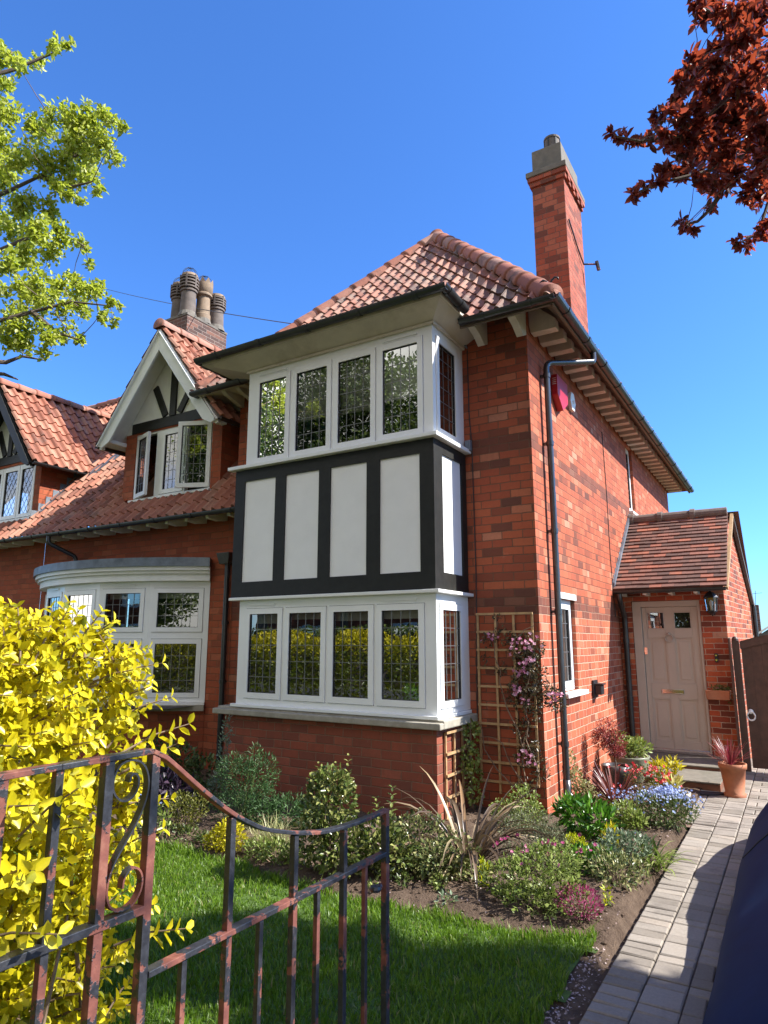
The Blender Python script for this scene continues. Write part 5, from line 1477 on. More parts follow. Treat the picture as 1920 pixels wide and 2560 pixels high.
shrub('peony', 'broad leaved bright green peony below the drainpipe', 'plant', (-1.78, 6.40, 0),
      [(0, 0, .20, .24, .22, .14), (-.14, .05, .22, .14, .14, .12), (.14, -.05, .17, .16, .16, .12)], 520, .085, .036, 'bright', 'lance', 'green_stem', up=.6, jit=.6)
shrub('lime_euphorbia', 'lime yellow mound of tiny leaves between the grey shrub and the peony', 'plant', (-1.68, 5.72, 0),
      [(0, 0, .12, .09, .09, .10), (.05, -.06, .07, .07, .06, .06), (-.05, .02, .16, .05, .05, .05)], 700, .018, .013, 'lime', up=.8)
shrub('bright_perennial', 'bright green leafy clump in front of the lime yellow mound', 'plant', (-1.56, 5.50, 0),
      [(0, 0, .10, .14, .12, .09), (.12, .05, .10, .10, .1, .08)], 360, .05, .024, 'bright', 'lance', 'green_stem', up=.7)
t = shrub('geranium', 'wide pale green geranium mound with small pink flowers at the lawn edge', 'plant', (-1.64, 4.72, 0),
      [(0, 0, .20, .28, .24, .15), (-.22, -.02, .14, .18, .16, .12), (.15, -.12, .13, .2, .16, .11), (-.05, -.18, .08, .22, .12, .08), (.05, .14, .25, .2, .15, .12)], 1150, .045, .046, 'fresh', 'palm', 'green_stem', up=1.0, jit=.8)
flowers(t, [(-1.64 + rng.normal() * .17, 4.78 + rng.normal() * .12, rng.uniform(.30, .41)) for _ in range(26)], .017, 'fl_mag')
t = shrub('heather', 'small magenta flowering heather at the corner of lawn and path', 'plant', (-1.36, 4.62, 0),
      [(0, 0, .085, .14, .12, .085)], 420, .022, .008, 'mid', 'lance', up=.9)
lv = Leaves(); blob_leaves(lv, (-1.36, 4.62, .11), (.15, .13, .09), 900, .022, .010, 'dia', .6, 1.2, .9, .4); lv.build('blossom', M['fl_mag'], t)['kind'] = 'stuff'
shrub('mixed_perennial', 'silvery green mounded perennial left of the strappy leaved clump', 'plant', (-1.36, 5.80, 0),
      [(0, 0, .15, .16, .16, .12), (-.08, -.14, .10, .14, .12, .09), (.1, .12, .14, .12, .12, .1)], 900, .036, .022, 'silver', up=.8)
shrub('withered_perennial', 'straggly pale and brown tinged clump right of the geranium', 'plant', (-1.28, 5.30, 0),
      [(0, 0, .12, .19, .18, .11), (.08, .15, .10, .14, .14, .10), (-.12, .1, .13, .12, .12, .11)], 800, .036, .016, 'varieg', 'lance', up=.8)
t = thing('strappy_clump', 'light green strappy leaved clump leaning over the path edge', 'plant', (-1.12, 5.98, 0))
lv = Leaves()
for k in range(46):
    a = rng.uniform(-1.9, 1.0); lv.blade((-1.14 + rng.normal() * .05, 5.92 + rng.normal() * .06, 0), (np.cos(a), np.sin(a), rng.uniform(.6, 1.8)), rng.uniform(.18, .32), rng.uniform(.014, .026), rng.uniform(1.2, 2.6), 5, rng.random(), .25)
lv.build('foliage', M['fresh'], t)
t = thing('strappy_clump', 'small dark green upright tuft behind the light green strappy clump', 'plant', (-1.25, 6.15, 0))
lv = Leaves()
for k in range(26):
    a = rng.uniform(0, 6.28); lv.blade((-1.22 + rng.normal() * .03, 6.12 + rng.normal() * .03, 0), (np.cos(a), np.sin(a), rng.uniform(1, 2.6)), rng.uniform(.16, .27), rng.uniform(.02, .03), rng.uniform(.8, 1.8), 5, rng.random(), .25)
lv.build('foliage', M['mid'], t)
shrub('yellow_tuft', 'orange yellow upright tuft beside the peony', 'plant', (-1.52, 6.20, 0), [(0, 0, .10, .07, .06, .11), (.06, -.1, .07, .06, .06, .08)], 260, .05, .013, 'gold', 'lance', 'green_stem', up=1.4)
shrub('yellow_green_perennial', 'yellow green leafy clump behind the peony', 'plant', (-1.56, 6.95, 0), [(0, 0, .13, .14, .13, .11), (.1, -.1, .10, .12, .12, .09)], 620, .045, .022, 'fresh', up=.8)
t = shrub('forget_me_not', 'bushy forget me not mound covered in pale blue flowers beside the path', 'plant', (-1.24, 7.12, 0),
      [(0, 0, .15, .24, .22, .15), (-.16, .05, .16, .18, .18, .14), (.12, .12, .17, .17, .16, .13)], 1700, .045, .012, 'mid', 'lance', 'green_stem', up=.9)
fl = []
for _ in range(480):
    a, r = rng.uniform(0, 6.28), abs(rng.normal()) * .19
    x, y = min(-.93 + rng.normal() * .02, -1.22 + r * np.cos(a) * 1.15), 7.26 + r * np.sin(a); fl.append((x, y, .33 - .9 * ((x + 1.2) ** 2 + (y - 7.2) ** 2) + rng.normal() * .025))
for _ in range(70): fl.append((-1.62 + rng.normal() * .12, 7.30 + rng.normal() * .1, .24 + rng.normal() * .04))
flowers(t, fl, .013, 'fl_blue')
t = shrub('white_violet', 'tiny pale viola on the bare soil near the path', 'plant', (-1.32, 6.55, 0), [(0, 0, .03, .05, .05, .03)], 40, .025, .014, 'mid', stem=None)
flowers(t, [(-1.32 + rng.normal() * .02, 6.54 + rng.normal() * .02, .06) for _ in range(4)], .018, 'fl_white')
def seedling(x, y, h, mat, lab, n=40, w=.06):
    shrub('seedling', lab, 'seedling', (x, y, 0), [(0, 0, h * .55, w, w, h * .5)], n, .035, .018, mat, 'lance', 'green_stem', 4, up=1.2)
seedling(-2.08, 4.76, .21, 'lime', 'tall yellow green seedling on bare soil before the bronze plant', 90, .05)
seedling(-2.34, 4.60, .10, 'fresh', 'short pale seedling on bare soil left of the tall seedling', 50, .07)
seedling(-2.58, 4.50, .10, 'mid', 'small dark green seedling below the variegated shrub')
seedling(-2.20, 4.42, .06, 'silver', 'tiny grey green seedling at the front of the bare soil')
seedling(-1.25, 4.90, .13, 'lime', 'thin yellow green seedling right of the magenta heather', 26, .03)
seedling(-2.75, 4.38, .06, 'fresh', 'flat little weed at the lawn edge near the gate')
# --- corner of the house: cordyline, climber, pots
t = thing('cordyline', 'spiky red brown cordyline against the sunlit side wall', 'plant', (-1.80, 7.62, 0))
lv = Leaves()
for k in range(64):
    a = rng.uniform(0, 6.28); el = rng.uniform(.25, 2.6)
    lv.blade((-1.80 + .025 * np.cos(a), 7.62 + .025 * np.sin(a), .05), (np.cos(a), np.sin(a), el), rng.uniform(.34, .54), rng.uniform(.018, .028), rng.uniform(.2, 1.1), 6, rng.random(), .3)
lv.build('foliage', M['cordyline'], t)
mb = MB(); mb.tube([(-1.80, 7.62, -.03), (-1.80, 7.62, .10)], [.035, .028], 8); mb.build('stem', M['bark'], t)
shrub('climbing_euonymus', 'cream variegated climber spreading up the side wall behind the drainpipe', 'climber', (-2.22, 7.62, 0),
      [(-.02, -.02, .42, .05, .06, .16), (.0, .08, .26, .07, .10, .13), (.06, .16, .14, .10, .14, .10), (.18, .05, .08, .16, .16, .07), (.30, -.05, .06, .14, .14, .05)], 1000, .032, .021, 'varieg_pale')
def pot_thing(name, label, x, y, prof, mat, n=22, cat='plant pot', group=None):
    t = thing(name, label, cat, (x, y, 0), group)
    mb = MB(); mb.lathe(prof, (x, y, 0), n, cap=False); mb.build('pot_body', M[mat], t, smooth=True)
    top = prof[-1]; mb = MB(); zs = max(p[1] for p in prof) - .035
    mb.lathe([(0.0001, zs), (min(p[0] for p in prof[-2:]) - .0, zs)], (x, y, 0), n, cap=False); mb.build('soil', M['soil_pot'], t)
    return t
pot_thing('plant_pot', 'round dark glazed pot against the side wall holding the red maple', -1.98, 8.55, [(.10, 0), (.16, .10), (.17, .24), (.175, .30), (.155, .30), (.15, .24)], 'glaze_dark')
t = thing('japanese_maple', 'small red leaved maple on a thin stem in the dark pot', 'tree', (-1.98, 8.55, .26))
mb = MB(); mb.tube([(-1.98, 8.55, .25), (-2.0, 8.55, .45), (-2.04, 8.53, .62)], [.012, .010, .006], 6)
for a in range(7):
    mb.tube([(-2.01, 8.54, .48), (-2.04 + .12 * math.cos(a), 8.53 + .12 * math.sin(a), .66 + .04 * (a % 3))], [.006, .003], 5)
mb.build('trunk', M['bark'], t)
lv = Leaves()
for c, r in (((-2.06, 8.50, .70), (.15, .14, .14)), ((-1.99, 8.56, .58), (.14, .12, .10)), ((-2.13, 8.50, .60), (.10, .10, .12)), ((-1.95, 8.48, .46), (.09, .08, .05))):
    blob_leaves(lv, c, r, 330, .045, .022, 'palm', .3, -.1, .7, .8)
lv.build('crown', M['maple'], t)
pot_thing('plant_bowl', 'wide grey green glazed bowl next to the door step', -1.93, 9.05, [(.13, 0), (.20, .16), (.235, .32), (.245, .345), (.225, .345), (.21, .30)], 'glaze_green', 28)
shrub('skimmia', 'glossy yellow green bush growing in the wide glazed bowl', 'shrub', (-1.93, 9.05, .30), [(-.02, 0, .43, .19, .17, .12), (.12, -.02, .45, .13, .13, .10), (-.10, .03, .50, .11, .11, .10)], 560, .060, .026, 'fresh', up=.8, nst=10)
t = shrub('azalea', 'low azalea smothered in coral red flowers in front of the glazed bowl', 'shrub', (-1.66, 8.45, 0), [(0, 0, .20, .24, .20, .13), (.2, -.1, .14, .14, .13, .10)], 700, .028, .014, 'olive', up=.8)
fl = [(-1.64 + rng.normal() * .15, 8.38 + rng.normal() * .12, .29 + rng.normal() * .035) for _ in range(58)] + [(-1.40 + rng.normal() * .05, 8.26 + rng.normal() * .05, .22 + rng.normal() * .03) for _ in range(16)] + [(-1.88 + rng.normal() * .03, 8.0 + rng.normal() * .03, .17) for _ in range(8)] + [(-2.02, 8.86 + rng.normal() * .03, .40 + rng.normal() * .02) for _ in range(7)]
flowers(t, fl, .022, 'fl_red')
shrub('golden_perennial', 'golden yellow leafy clump between the azalea and the door step', 'plant', (-1.50, 8.72, 0), [(0, 0, .24, .13, .12, .13), (.12, .03, .30, .10, .09, .08)], 230, .075, .026, 'gold', 'lance', 'green_stem', up=1.2)
pot_thing('plant_pot', 'small pale stone pot at the path edge holding the cream yellow plant', -1.24, 8.10, [(.085, 0), (.10, .05), (.115, .13), (.12, .16), (.105, .16), (.10, .13)], 'pot_stone')
t = thing('hosta', 'cream yellow pointed leaved plant in the small stone pot', 'plant', (-1.27, 8.12, .13))
lv = Leaves()
for k in range(40):
    a = rng.uniform(0, 6.28); d = (np.cos(a), np.sin(a), rng.uniform(.6, 2.4)); p = (-1.28 + .04 * np.cos(a), 8.12 + .04 * np.sin(a), .14 + rng.uniform(0, .1))
    lv.add([p], [d], [(-np.cos(a), -np.sin(a), 1.2)], rng.uniform(.09, .15), .04, 'oval')
lv.build('foliage', M['cream_leaf'], t)
pot_thing('plant_pot', 'tall tapered terracotta pot standing right of the door steps', -.78, 9.02, [(.115, 0), (.118, .03), (.10, .035), (.135, .30), (.148, .305), (.152, .36), (.135, .36), (.13, .30)], 'terracotta', 26)
t = thing('cordyline', 'crimson spiky cordyline in the tall terracotta pot', 'plant', (-.78, 9.02, .30))
lv = Leaves()
for k in range(70):
    a = rng.uniform(0, 6.28); el = rng.uniform(.35, 3.0)
    lv.blade((-.80 + .02 * np.cos(a), 9.02 + .02 * np.sin(a), .33), (np.cos(a), np.sin(a), el), rng.uniform(.20, .40), rng.uniform(.010, .016), rng.uniform(.2, .9), 5, rng.random(), .3)
lv.build('foliage', M['cordyline_red'], t)
t = thing('wall_planter', 'terracotta half round trough hung on the pier under the doorbell', 'planter', (-1.02, PY, .93))
mb = MB(); mb.prism([(-1.165, PY - .002, .935), (-.875, PY - .002, .935), (-.86, PY - .002, 1.065), (-1.18, PY - .002, 1.065)], (0, -.14, 0)); mb.build('trough', M['terracotta'], t, bevel=.01)
lv = Leaves(); blob_leaves(lv, (-1.0, PY - .08, 1.09), (.14, .06, .045), 130, .04, .016, 'lance', .2, .5); blob_leaves(lv, (-.86, PY - .09, 1.0), (.06, .05, .12), 70, .04, .014, 'lance', .2, -.5); lv.build('foliage', M['mid'], t)
t = thing('door_mat', 'dark half round mat lying at the foot of the door steps', 'mat', (-1.12, 8.96, 0))
mb = MB(); mb.prism([(-1.12 + .24 * math.cos(a), 9.08 - .22 * math.sin(a), .006) for a in (math.pi * i / 20 for i in range(21))], (0, 0, .012)); mb.build('rubber_pad', M['mat'], t)

# --- climbers on the trellises
t = thing('clematis', 'pink flowered clematis with dark leaves sprawling over the tall trellis', 'climber', (-2.48, YF - .1, 0))
vines = [[(-2.42, 6.84, 0), (-2.50, 6.86, .5), (-2.46, 6.86, .9), (-2.52, 6.86, 1.3), (-2.42, 6.84, 1.7)], [(-2.42, 6.84, 0), (-2.36, 6.84, .45), (-2.47, 6.84, .75), (-2.44, 6.84, 1.25), (-2.34, 6.82, 1.68)],
         [(-2.5, 6.86, .6), (-2.72, 6.85, 1.3), (-2.80, 6.85, 1.75), (-2.74, 6.85, 2.02)], [(-2.46, 6.86, 1.1), (-2.28, 6.80, 1.30), (-2.14, 6.78, 1.20)], [(-2.4, 6.84, 1.5), (-2.6, 6.84, 1.72), (-2.42, 6.82, 1.86), (-2.30, 6.80, 1.90)],
         [(-2.45, 6.84, .1), (-2.95, 6.84, .62), (-2.98, 6.84, .9)], [(-2.5, 6.85, .3), (-2.75, 6.84, .72), (-2.95, 6.84, .75)]]
mb = MB()
for v in vines:
    q = [Vector(v[0])]
    for a, b in zip(v, v[1:]):
        for s in (.33, .66, 1): q.append(Vector(a).lerp(Vector(b), s) + Vector((random.uniform(-.03, .03), random.uniform(-.02, .01), random.uniform(-.02, .02))))
    mb.tube(q, [.008 * (1 - .7 * i / len(q)) for i in range(len(q))], 5, cap=False)
mb.build('vine', M['twig'], t)
lv = Leaves(); cl = [(-2.75, 2.0, .05, 20), (-2.86, 1.76, .08, 60), (-2.70, 1.80, .10, 70), (-2.50, 1.68, .15, 330), (-2.33, 1.66, .10, 190), (-2.44, 1.50, .15, 310), (-2.34, 1.40, .12, 170), (-2.54, 1.32, .10, 130), (-2.30, 1.25, .11, 130), (-2.52, 1.17, .14, 230), (-2.38, 1.15, .14, 200), (-2.20, 1.22, .10, 130), (-2.13, 1.14, .10, 130),
                     (-2.52, .86, .10, 110), (-2.42, .98, .10, 80), (-2.46, .70, .11, 130), (-2.50, .57, .12, 120), (-2.36, .62, .08, 60), (-2.34, .45, .10, 90), (-2.50, .30, .10, 70), (-2.72, 1.45, .08, 40), (-2.66, 1.20, .08, 40), (-2.90, 1.55, .05, 20)]
for x, z, r, k in cl: blob_leaves(lv, (x, 6.84 if x > -2.3 else 6.87, z), (r, .07, r), int(k * .8), .036, .017, 'oval', .1, .2, .6, .9)
lv.build('foliage', M['clem_leaf'], t)
fl = []
for x, z, r, k in [(-2.50, 1.70, .12, 34), (-2.35, 1.72, .07, 14), (-2.42, 1.54, .09, 22), (-2.50, 1.42, .06, 9), (-2.53, 1.24, .07, 16), (-2.45, 1.14, .05, 9), (-2.18, 1.24, .06, 12), (-2.10, 1.20, .05, 8), (-2.50, .58, .08, 18), (-2.40, .56, .04, 6), (-2.78, 1.80, .06, 9), (-2.88, 1.72, .05, 5), (-2.60, 1.88, .03, 3)]:
    for _ in range(k): fl.append((x + rng.normal() * r * .6, 6.79 + rng.normal() * .02 - (.04 if x > -2.3 else 0), z + rng.normal() * r * .5))
flowers(t, [q for q in fl if rng.random() < .62], .023, 'fl_pink', 4, face=(.5, -1, .35))
t = thing('climbing_rose', 'pale green leafy climber on the small trellis beside the bay base', 'climber', (-3.02, 6.72, 0))
mb = MB(); mb.tube([(-3.02, 6.74, -.02), (-3.06, 6.76, .3), (-3.04, 6.7, .6), (-3.03, 6.74, .95)], [.009, .007, .006, .003], 6); mb.tube([(-3.06, 6.76, .3), (-2.98, 6.66, .5), (-3.02, 6.6, .7)], [.006, .005, .003], 6)
mb.build('stems', M['twig'], t)
lv = Leaves()
for c, r, k in (((-3.03, 6.74, .80), (.07, .12, .12), 110), ((-3.03, 6.68, .58), (.08, .14, .13), 150), ((-3.02, 6.74, .35), (.08, .12, .12), 90), ((-2.99, 6.70, .18), (.08, .1, .08), 70), ((-3.04, 6.60, .45), (.05, .08, .08), 40)):
    blob_leaves(lv, c, r, k, .042, .028, 'oval', .1, .1, .8, .8)
lv.build('foliage', M['fresh'], t)

# --- shaded bed on the left
shrub('silver_shrub', 'tall thin grey green stem in the shade at the left corner of the bay', 'plant', (-5.30, 5.42, 0), [(0, 0, .55, .06, .06, .28), (.03, .02, .82, .05, .05, .14), (-.05, 0, .25, .10, .1, .2)], 420, .038, .016, 'silver', up=.6)
shrub('feathery_perennial', 'large feathery green plant in the shade before the bay base', 'plant', (-4.72, 5.15, 0),
      [(0, .02, .38, .26, .22, .24), (-.20, .05, .46, .18, .18, .20), (.18, .05, .48, .16, .16, .20), (.10, 0, .66, .08, .08, .10), (-.02, -.1, .18, .30, .2, .18), (.26, -.05, .26, .15, .15, .16)], 3600, .040, .009, 'feather', 'lance', 'green_stem', 22, up=.7)
shrub('ferny_perennial', 'low ferny green plant right of the large feathery one', 'plant', (-4.30, 5.30, 0), [(0, 0, .16, .22, .18, .15), (.22, .05, .14, .18, .16, .13), (-.15, -.15, .13, .16, .14, .12)], 1500, .045, .013, 'feather', 'lance', 'green_stem', up=.8)
shrub('purple_perennial', 'purple black leaved plant in the deep shade behind the gate', 'plant', (-5.68, 5.10, 0), [(0, 0, .22, .22, .2, .18), (-.14, .03, .28, .16, .16, .15), (.12, -.05, .16, .16, .15, .13)], 520, .085, .034, 'purple', 'lance', None, up=.6)
shrub('olive_shrub', 'olive gold twiggy shrub right of the purple black plant', 'shrub', (-4.98, 4.62, 0), [(0, 0, .18, .18, .16, .16), (-.12, .06, .24, .12, .12, .12), (.10, .06, .25, .11, .11, .13)], 1250, .026, .012, 'olive', up=.6)
shrub('shade_shrub', 'dark leafy shrub under the bow window at the back of the shaded bed', 'shrub', (-6.62, 6.0, 0), [(0, 0, .26, .35, .25, .26), (.4, .05, .2, .28, .22, .2), (-.5, .1, .3, .35, .25, .28)], 1200, .055, .030, 'mid', up=.5)
shrub('shade_shrub', 'dim green ground hugging shrub left of the bay corner pipe', 'shrub', (-6.0, 5.5, 0), [(0, 0, .14, .30, .22, .14), (.35, .05, .12, .2, .2, .12), (-.4, -.1, .14, .25, .22, .14)], 900, .05, .026, 'mid', up=.6)
shrub('dark_ground_cover', 'dark trailing ground cover along the back of the lawn behind the gate', 'ground cover', (-4.85, 4.48, 0), [(0, 0, .06, .3, .10, .07), (-.5, .05, .07, .3, .14, .08), (.35, .05, .05, .2, .1, .06)], 900, .03, .016, 'mid', up=.8)
t = shrub('blue_flowers', 'dim blue flowering patch seen through the gate scroll', 'plant', (-5.55, 4.65, 0), [(0, 0, .12, .25, .14, .12)], 420, .04, .016, 'mid', 'lance', up=.8)
flowers(t, [(-5.55 + rng.normal() * .15, 4.6 + rng.normal() * .08, .22 + rng.normal() * .03) for _ in range(70)], .014, 'fl_blue')
shrub('golden_euonymus', 'bright golden yellow dwarf bush at the back edge of the lawn', 'shrub', (-4.26, 4.46, 0), [(0, 0, .12, .19, .14, .10), (.02, 0, .20, .10, .09, .07), (-.12, -.03, .08, .12, .1, .07)], 1000, .028, .018, 'gold', up=.8)
t = thing('variegated_sedge', 'pale cream arching tuft of fine leaves right of the golden dwarf bush', 'plant', (-3.96, 4.66, 0))
lv = Leaves()
for k in range(240):
    a = rng.uniform(0, 6.28); lv.blade((-3.96 + rng.normal() * .07, 4.66 + rng.normal() * .05, 0), (np.cos(a), np.sin(a), rng.uniform(.9, 3)), rng.uniform(.18, .36), rng.uniform(.005, .009), rng.uniform(.6, 2.2), 4, rng.random(), .2)
lv.build('foliage', M['varieg_pale'], t)
shrub('low_shrub', 'low green leafy plant between the golden dwarf bush and the glossy shrub', 'plant', (-3.72, 4.46, 0), [(0, 0, .09, .2, .12, .09), (.2, .0, .08, .15, .1, .08), (-.2, 0, .08, .16, .1, .08)], 800, .034, .017, 'fresh', up=.8)
shrub('sapling', 'tiny pale leaved sapling standing alone at the back of the lawn', 'sapling', (-4.94, 4.36, 0), [(0, 0, .20, .05, .05, .08), (.02, 0, .12, .05, .05, .05)], 36, .05, .022, 'fresh', 'lance', up=.8, nst=5)

# ================================================================== golden privet hedge
t = thing('privet_hedge', 'big sunlit golden yellow privet hedge behind the gate at the left', 'hedge', (-3.5, 1.0, 0))
lv = Leaves()
def hedge_top(x, y): return 1.86 + .07 * math.sin(x * 3.1) + .05 * math.sin(y * 7 + x * 5) - 2.4 * max(0, y - 1.16) ** 2 - .5 * max(0, x + 1.95)
def hedge_sample(k, x0, x1, y0, y1, zlo, L, W, shell, kind='oval'):
    P = []; D = []
    xs, ys, zs = rng.uniform(x0, x1, k), rng.uniform(y0, y1, k), rng.uniform(zlo, 2.0, k)
    for x, y, z in zip(xs, ys, zs):
        zt = hedge_top(x, y)
        yw = 1.40 + .06 * math.sin(z * 6 + x * 4) + .05 * math.sin(x * 9) - .12 * max(0, z - 1.5); y_lo = .42
        xe = -1.73 + .05 * math.sin(z * 7 + y * 5) + .04 * math.sin(y * 13) - .28 * max(0, z - 1.45)
        d = min(zt - z, yw - y, xe - x, y - y_lo)
        if d < 0 or d > shell: continue
        nrm = (0, 0, 1) if d == zt - z else (0, 1, 0) if d == yw - y else (1, 0, 0) if d == xe - x else (0, -1, 0)
        P.append((x, y, z)); D.append(nrm)
    if not P: return
    P = np.array(P); D = np.array(D, float); k = len(P)
    # leaves sit in tufts along shoots
    d = unit(D * .8 + rand_dirs(k) * .9 + np.array((0.05, 0, .45))); nn = unit(rand_dirs(k) * .6 + D * .6 + (0, 0, .5))
    s = rng.uniform(.65, 1.3, k)
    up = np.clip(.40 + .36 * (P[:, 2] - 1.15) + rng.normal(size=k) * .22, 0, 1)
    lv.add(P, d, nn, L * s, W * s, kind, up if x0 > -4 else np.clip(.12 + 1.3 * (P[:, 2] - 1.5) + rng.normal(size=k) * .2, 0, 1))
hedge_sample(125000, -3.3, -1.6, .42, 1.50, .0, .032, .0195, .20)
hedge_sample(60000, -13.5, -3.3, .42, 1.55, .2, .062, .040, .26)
# shoots that stick out of the top, the end and through the bars
sh = MB()
def shoot(f, tp, L=.040, W=.024, n=9):
    f, tp = Vector(f), Vector(tp); sh.tube([f, f.lerp(tp, .5) + Vector((random.uniform(-.01, .01), 0, .01)), tp], [.0035, .003, .0015], 5, cap=False)
    ax = np.array((tp - f).normalized())
    for i in range(n):
        q = np.array(f.lerp(tp, (i + 1.5) / (n + .5))); a = i * 1.57 + rng.random() * .6
        s = unit(np.cross(ax, (.3, 1, .2))); u = np.cross(ax, s); sc = 1.15 - .45 * i / n
        for sg in (0, np.pi):
            d = s * np.cos(a + sg) + u * np.sin(a + sg) + ax * .6
            lv.add([q], [d], [ax + rng.normal(size=3) * .3], L * sc, W * sc, 'oval', [np.clip(rng.normal(.55, .22), 0, 1)])
for k in range(420):
    x, y = rng.uniform(-3.4, -1.80), rng.uniform(.6, 1.42); zt = hedge_top(x, y) - .04
    shoot((x, y, zt - .06), (x + rng.normal() * .05, y + rng.normal() * .05, zt + rng.uniform(.02, .10)), n=7)
for k in range(360):
    z, y = rng.uniform(.15, 1.75), rng.uniform(.5, 1.46); xe = -1.77 - .28 * max(0, z - 1.45)
    shoot((xe - .06, y, z), (xe + rng.uniform(.02, .10), y + rng.normal() * .06, z + rng.uniform(0, .08)), n=7)
for k in range(170):
    z, x = rng.uniform(.2, 1.7), rng.uniform(-3.2, -1.75); shoot((x, 1.38, z), (x + rng.normal() * .05, 1.42 + rng.uniform(.03, .12), z + rng.uniform(0, .09)), n=7)
# loose sprays beside and through the gate
for f, tp in [((-1.75, 1.36, 1.42), (-1.68, 1.56, 1.49)), ((-1.75, 1.36, 1.36), (-1.66, 1.50, 1.44)), ((-1.6, .98, 1.30), (-1.44, 1.02, 1.42)), ((-1.6, .95, 1.22), (-1.43, .92, 1.27)), ((-1.62, .9, 1.10), (-1.42, .98, 1.13)), ((-1.62, .88, 1.36), (-1.44, .92, 1.40)), ((-1.6, 1.2, .70), (-1.42, 1.30, .74)), ((-1.6, 1.25, .55), (-1.42, 1.36, .58)), ((-1.62, 1.0, .85), (-1.42, 1.02, .90)), ((-1.64, 1.3, .95), (-1.50, 1.42, .98))]:
    shoot(f, tp, .05, .03, 6)
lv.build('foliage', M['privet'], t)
sh.build('shoots', M['twig'], t)['kind'] = 'stuff'
mb = MB()
for k in range(60):
    x, y = random.uniform(-3.2, -1.72), random.uniform(.6, 1.3); z = random.uniform(.7, 1.5)
    mb.tube([(x, y, 0), (x + random.uniform(-.1, .15), y + random.uniform(-.1, .1), z * .5), (x + random.uniform(-.2, .25), y + random.uniform(-.2, .25), z)], [.014, .009, .004], 6, cap=False)
mb.build('branches', M['twig'], t)['kind'] = 'stuff'
# ================================================================== trees
GB = [(-9.15, 4.2, 10.3, 0.24), (-6.68, 3.22, 7.95, 0.13), (-7.94, 4.07, 9.42, 0.12), (-7.25, 3.92, 9.08, 0.13), (-7.16, 4.03, 9.2, 0.09), (-8.03, 3.73, 8.81, 0.16), (-7.09, 3.37, 7.71, 0.21), (-7.81, 3.97, 8.35, 0.15), (-7.8, 3.7, 7.69, 0.25), (-9.39, 5.03, 9.67, 0.27), (-7.67, 4.3, 8.54, 0.22), (-7.22, 4.26, 8.25, 0.24), (-7.05, 4.39, 8.38, 0.22), (-6.69, 4.4, 8.17, 0.16), (-6.42, 4.37, 7.94, 0.09), (-7.37, 4.22, 7.93, 0.25), (-7.56, 4.61, 8.23, 0.28), (-7.04, 4.5, 8.02, 0.22), (-7.44, 4.96, 8.36, 0.14), (-7.66, 4.2, 7.81, 0.24), (-7.51, 4.45, 7.74, 0.22), (-8.01, 5.01, 8.31, 0.2), (-7.49, 4.8, 7.76, 0.11), (-7.41, 4.26, 7.34, 0.18), (-7.4, 4.47, 7.35, 0.09), (-8.29, 4.22, 8.15, 0.25), (-9.18, 4.54, 8.4, 0.27), (-7.94, 4.11, 7.22, 0.26), (-7.7, 4.29, 7.18, 0.19), (-8.76, 4.41, 7.4, 0.26), (-7.49, 4.1, 6.74, 0.23), (-7.57, 4.41, 6.86, 0.19), (-7.96, 4.87, 7.17, 0.11), (-7.71, 4.87, 6.99, 0.09), (-7.87, 4.5, 6.75, 0.19), (-8.49, 4.47, 6.94, 0.25), (-6.84, 3.45, 5.73, 0.18), (-7.92, 5.05, 6.91, 0.08), (-7.77, 4.04, 6.01, 0.23), (-7.16, 3.99, 5.81, 0.2), (-7.91, 4.66, 6.47, 0.17), (-7.94, 4.91, 6.53, 0.2), (-7.17, 4.71, 6.15, 0.18), (-6.72, 4.64, 5.84, 0.08), (-7.15, 5.06, 6.06, 0.05), (-7.82, 4.59, 6.07, 0.22), (-8.26, 5.21, 6.41, 0.21), (-7.72, 5.17, 6.13, 0.12), (-7.31, 5.1, 5.9, 0.06), (-8.7, 4.78, 6.22, 0.26), (-8.26, 4.29, 5.77, 0.24), (-7.51, 4.35, 5.47, 0.18), (-8.04, 4.93, 5.87, 0.17), (-7.91, 5.03, 5.76, 0.11), (-8.14, 4.41, 5.54, 0.19), (-7.65, 4.4, 5.28, 0.1), (-8.55, 4.42, 5.68, 0.16)]
GL = [[(-8.77, 3.49, 6.93), (-8.32, 3.81, 7.29), (-8.14, 4.0, 7.47), (-7.86, 4.23, 7.73), (-7.61, 4.44, 7.98), (-7.22, 4.61, 8.29)], [(-8.82, 3.7, 5.39), (-8.38, 4.02, 5.68), (-8.03, 4.41, 5.93), (-7.67, 4.71, 6.11), (-7.33, 5.04, 6.11)], [(-8.84, 3.61, 6.23), (-8.35, 3.95, 6.59), (-8.03, 4.2, 6.85), (-7.8, 4.53, 7.07), (-7.65, 4.77, 6.96)], [(-8.58, 3.22, 8.14), (-8.08, 3.6, 8.85), (-7.9, 3.79, 9.02), (-7.66, 4.0, 9.26), (-7.4, 4.13, 9.37)], [(-7.86, 4.23, 7.73), (-7.48, 4.39, 7.51), (-7.12, 4.49, 7.52)], [(-7.61, 4.44, 7.98), (-7.46, 4.55, 8.44), (-7.25, 4.75, 8.65)], [(-8.03, 4.41, 5.93), (-7.7, 4.56, 5.63), (-7.38, 4.67, 5.49)], [(-8.42, 4.01, 5.05), (-8.32, 4.3, 5.1), (-8.27, 4.46, 5.07)], [(-8.41, 3.99, 5.2), (-8.29, 4.29, 5.25), (-8.2, 4.44, 5.37), (-8.05, 4.65, 5.36)]]
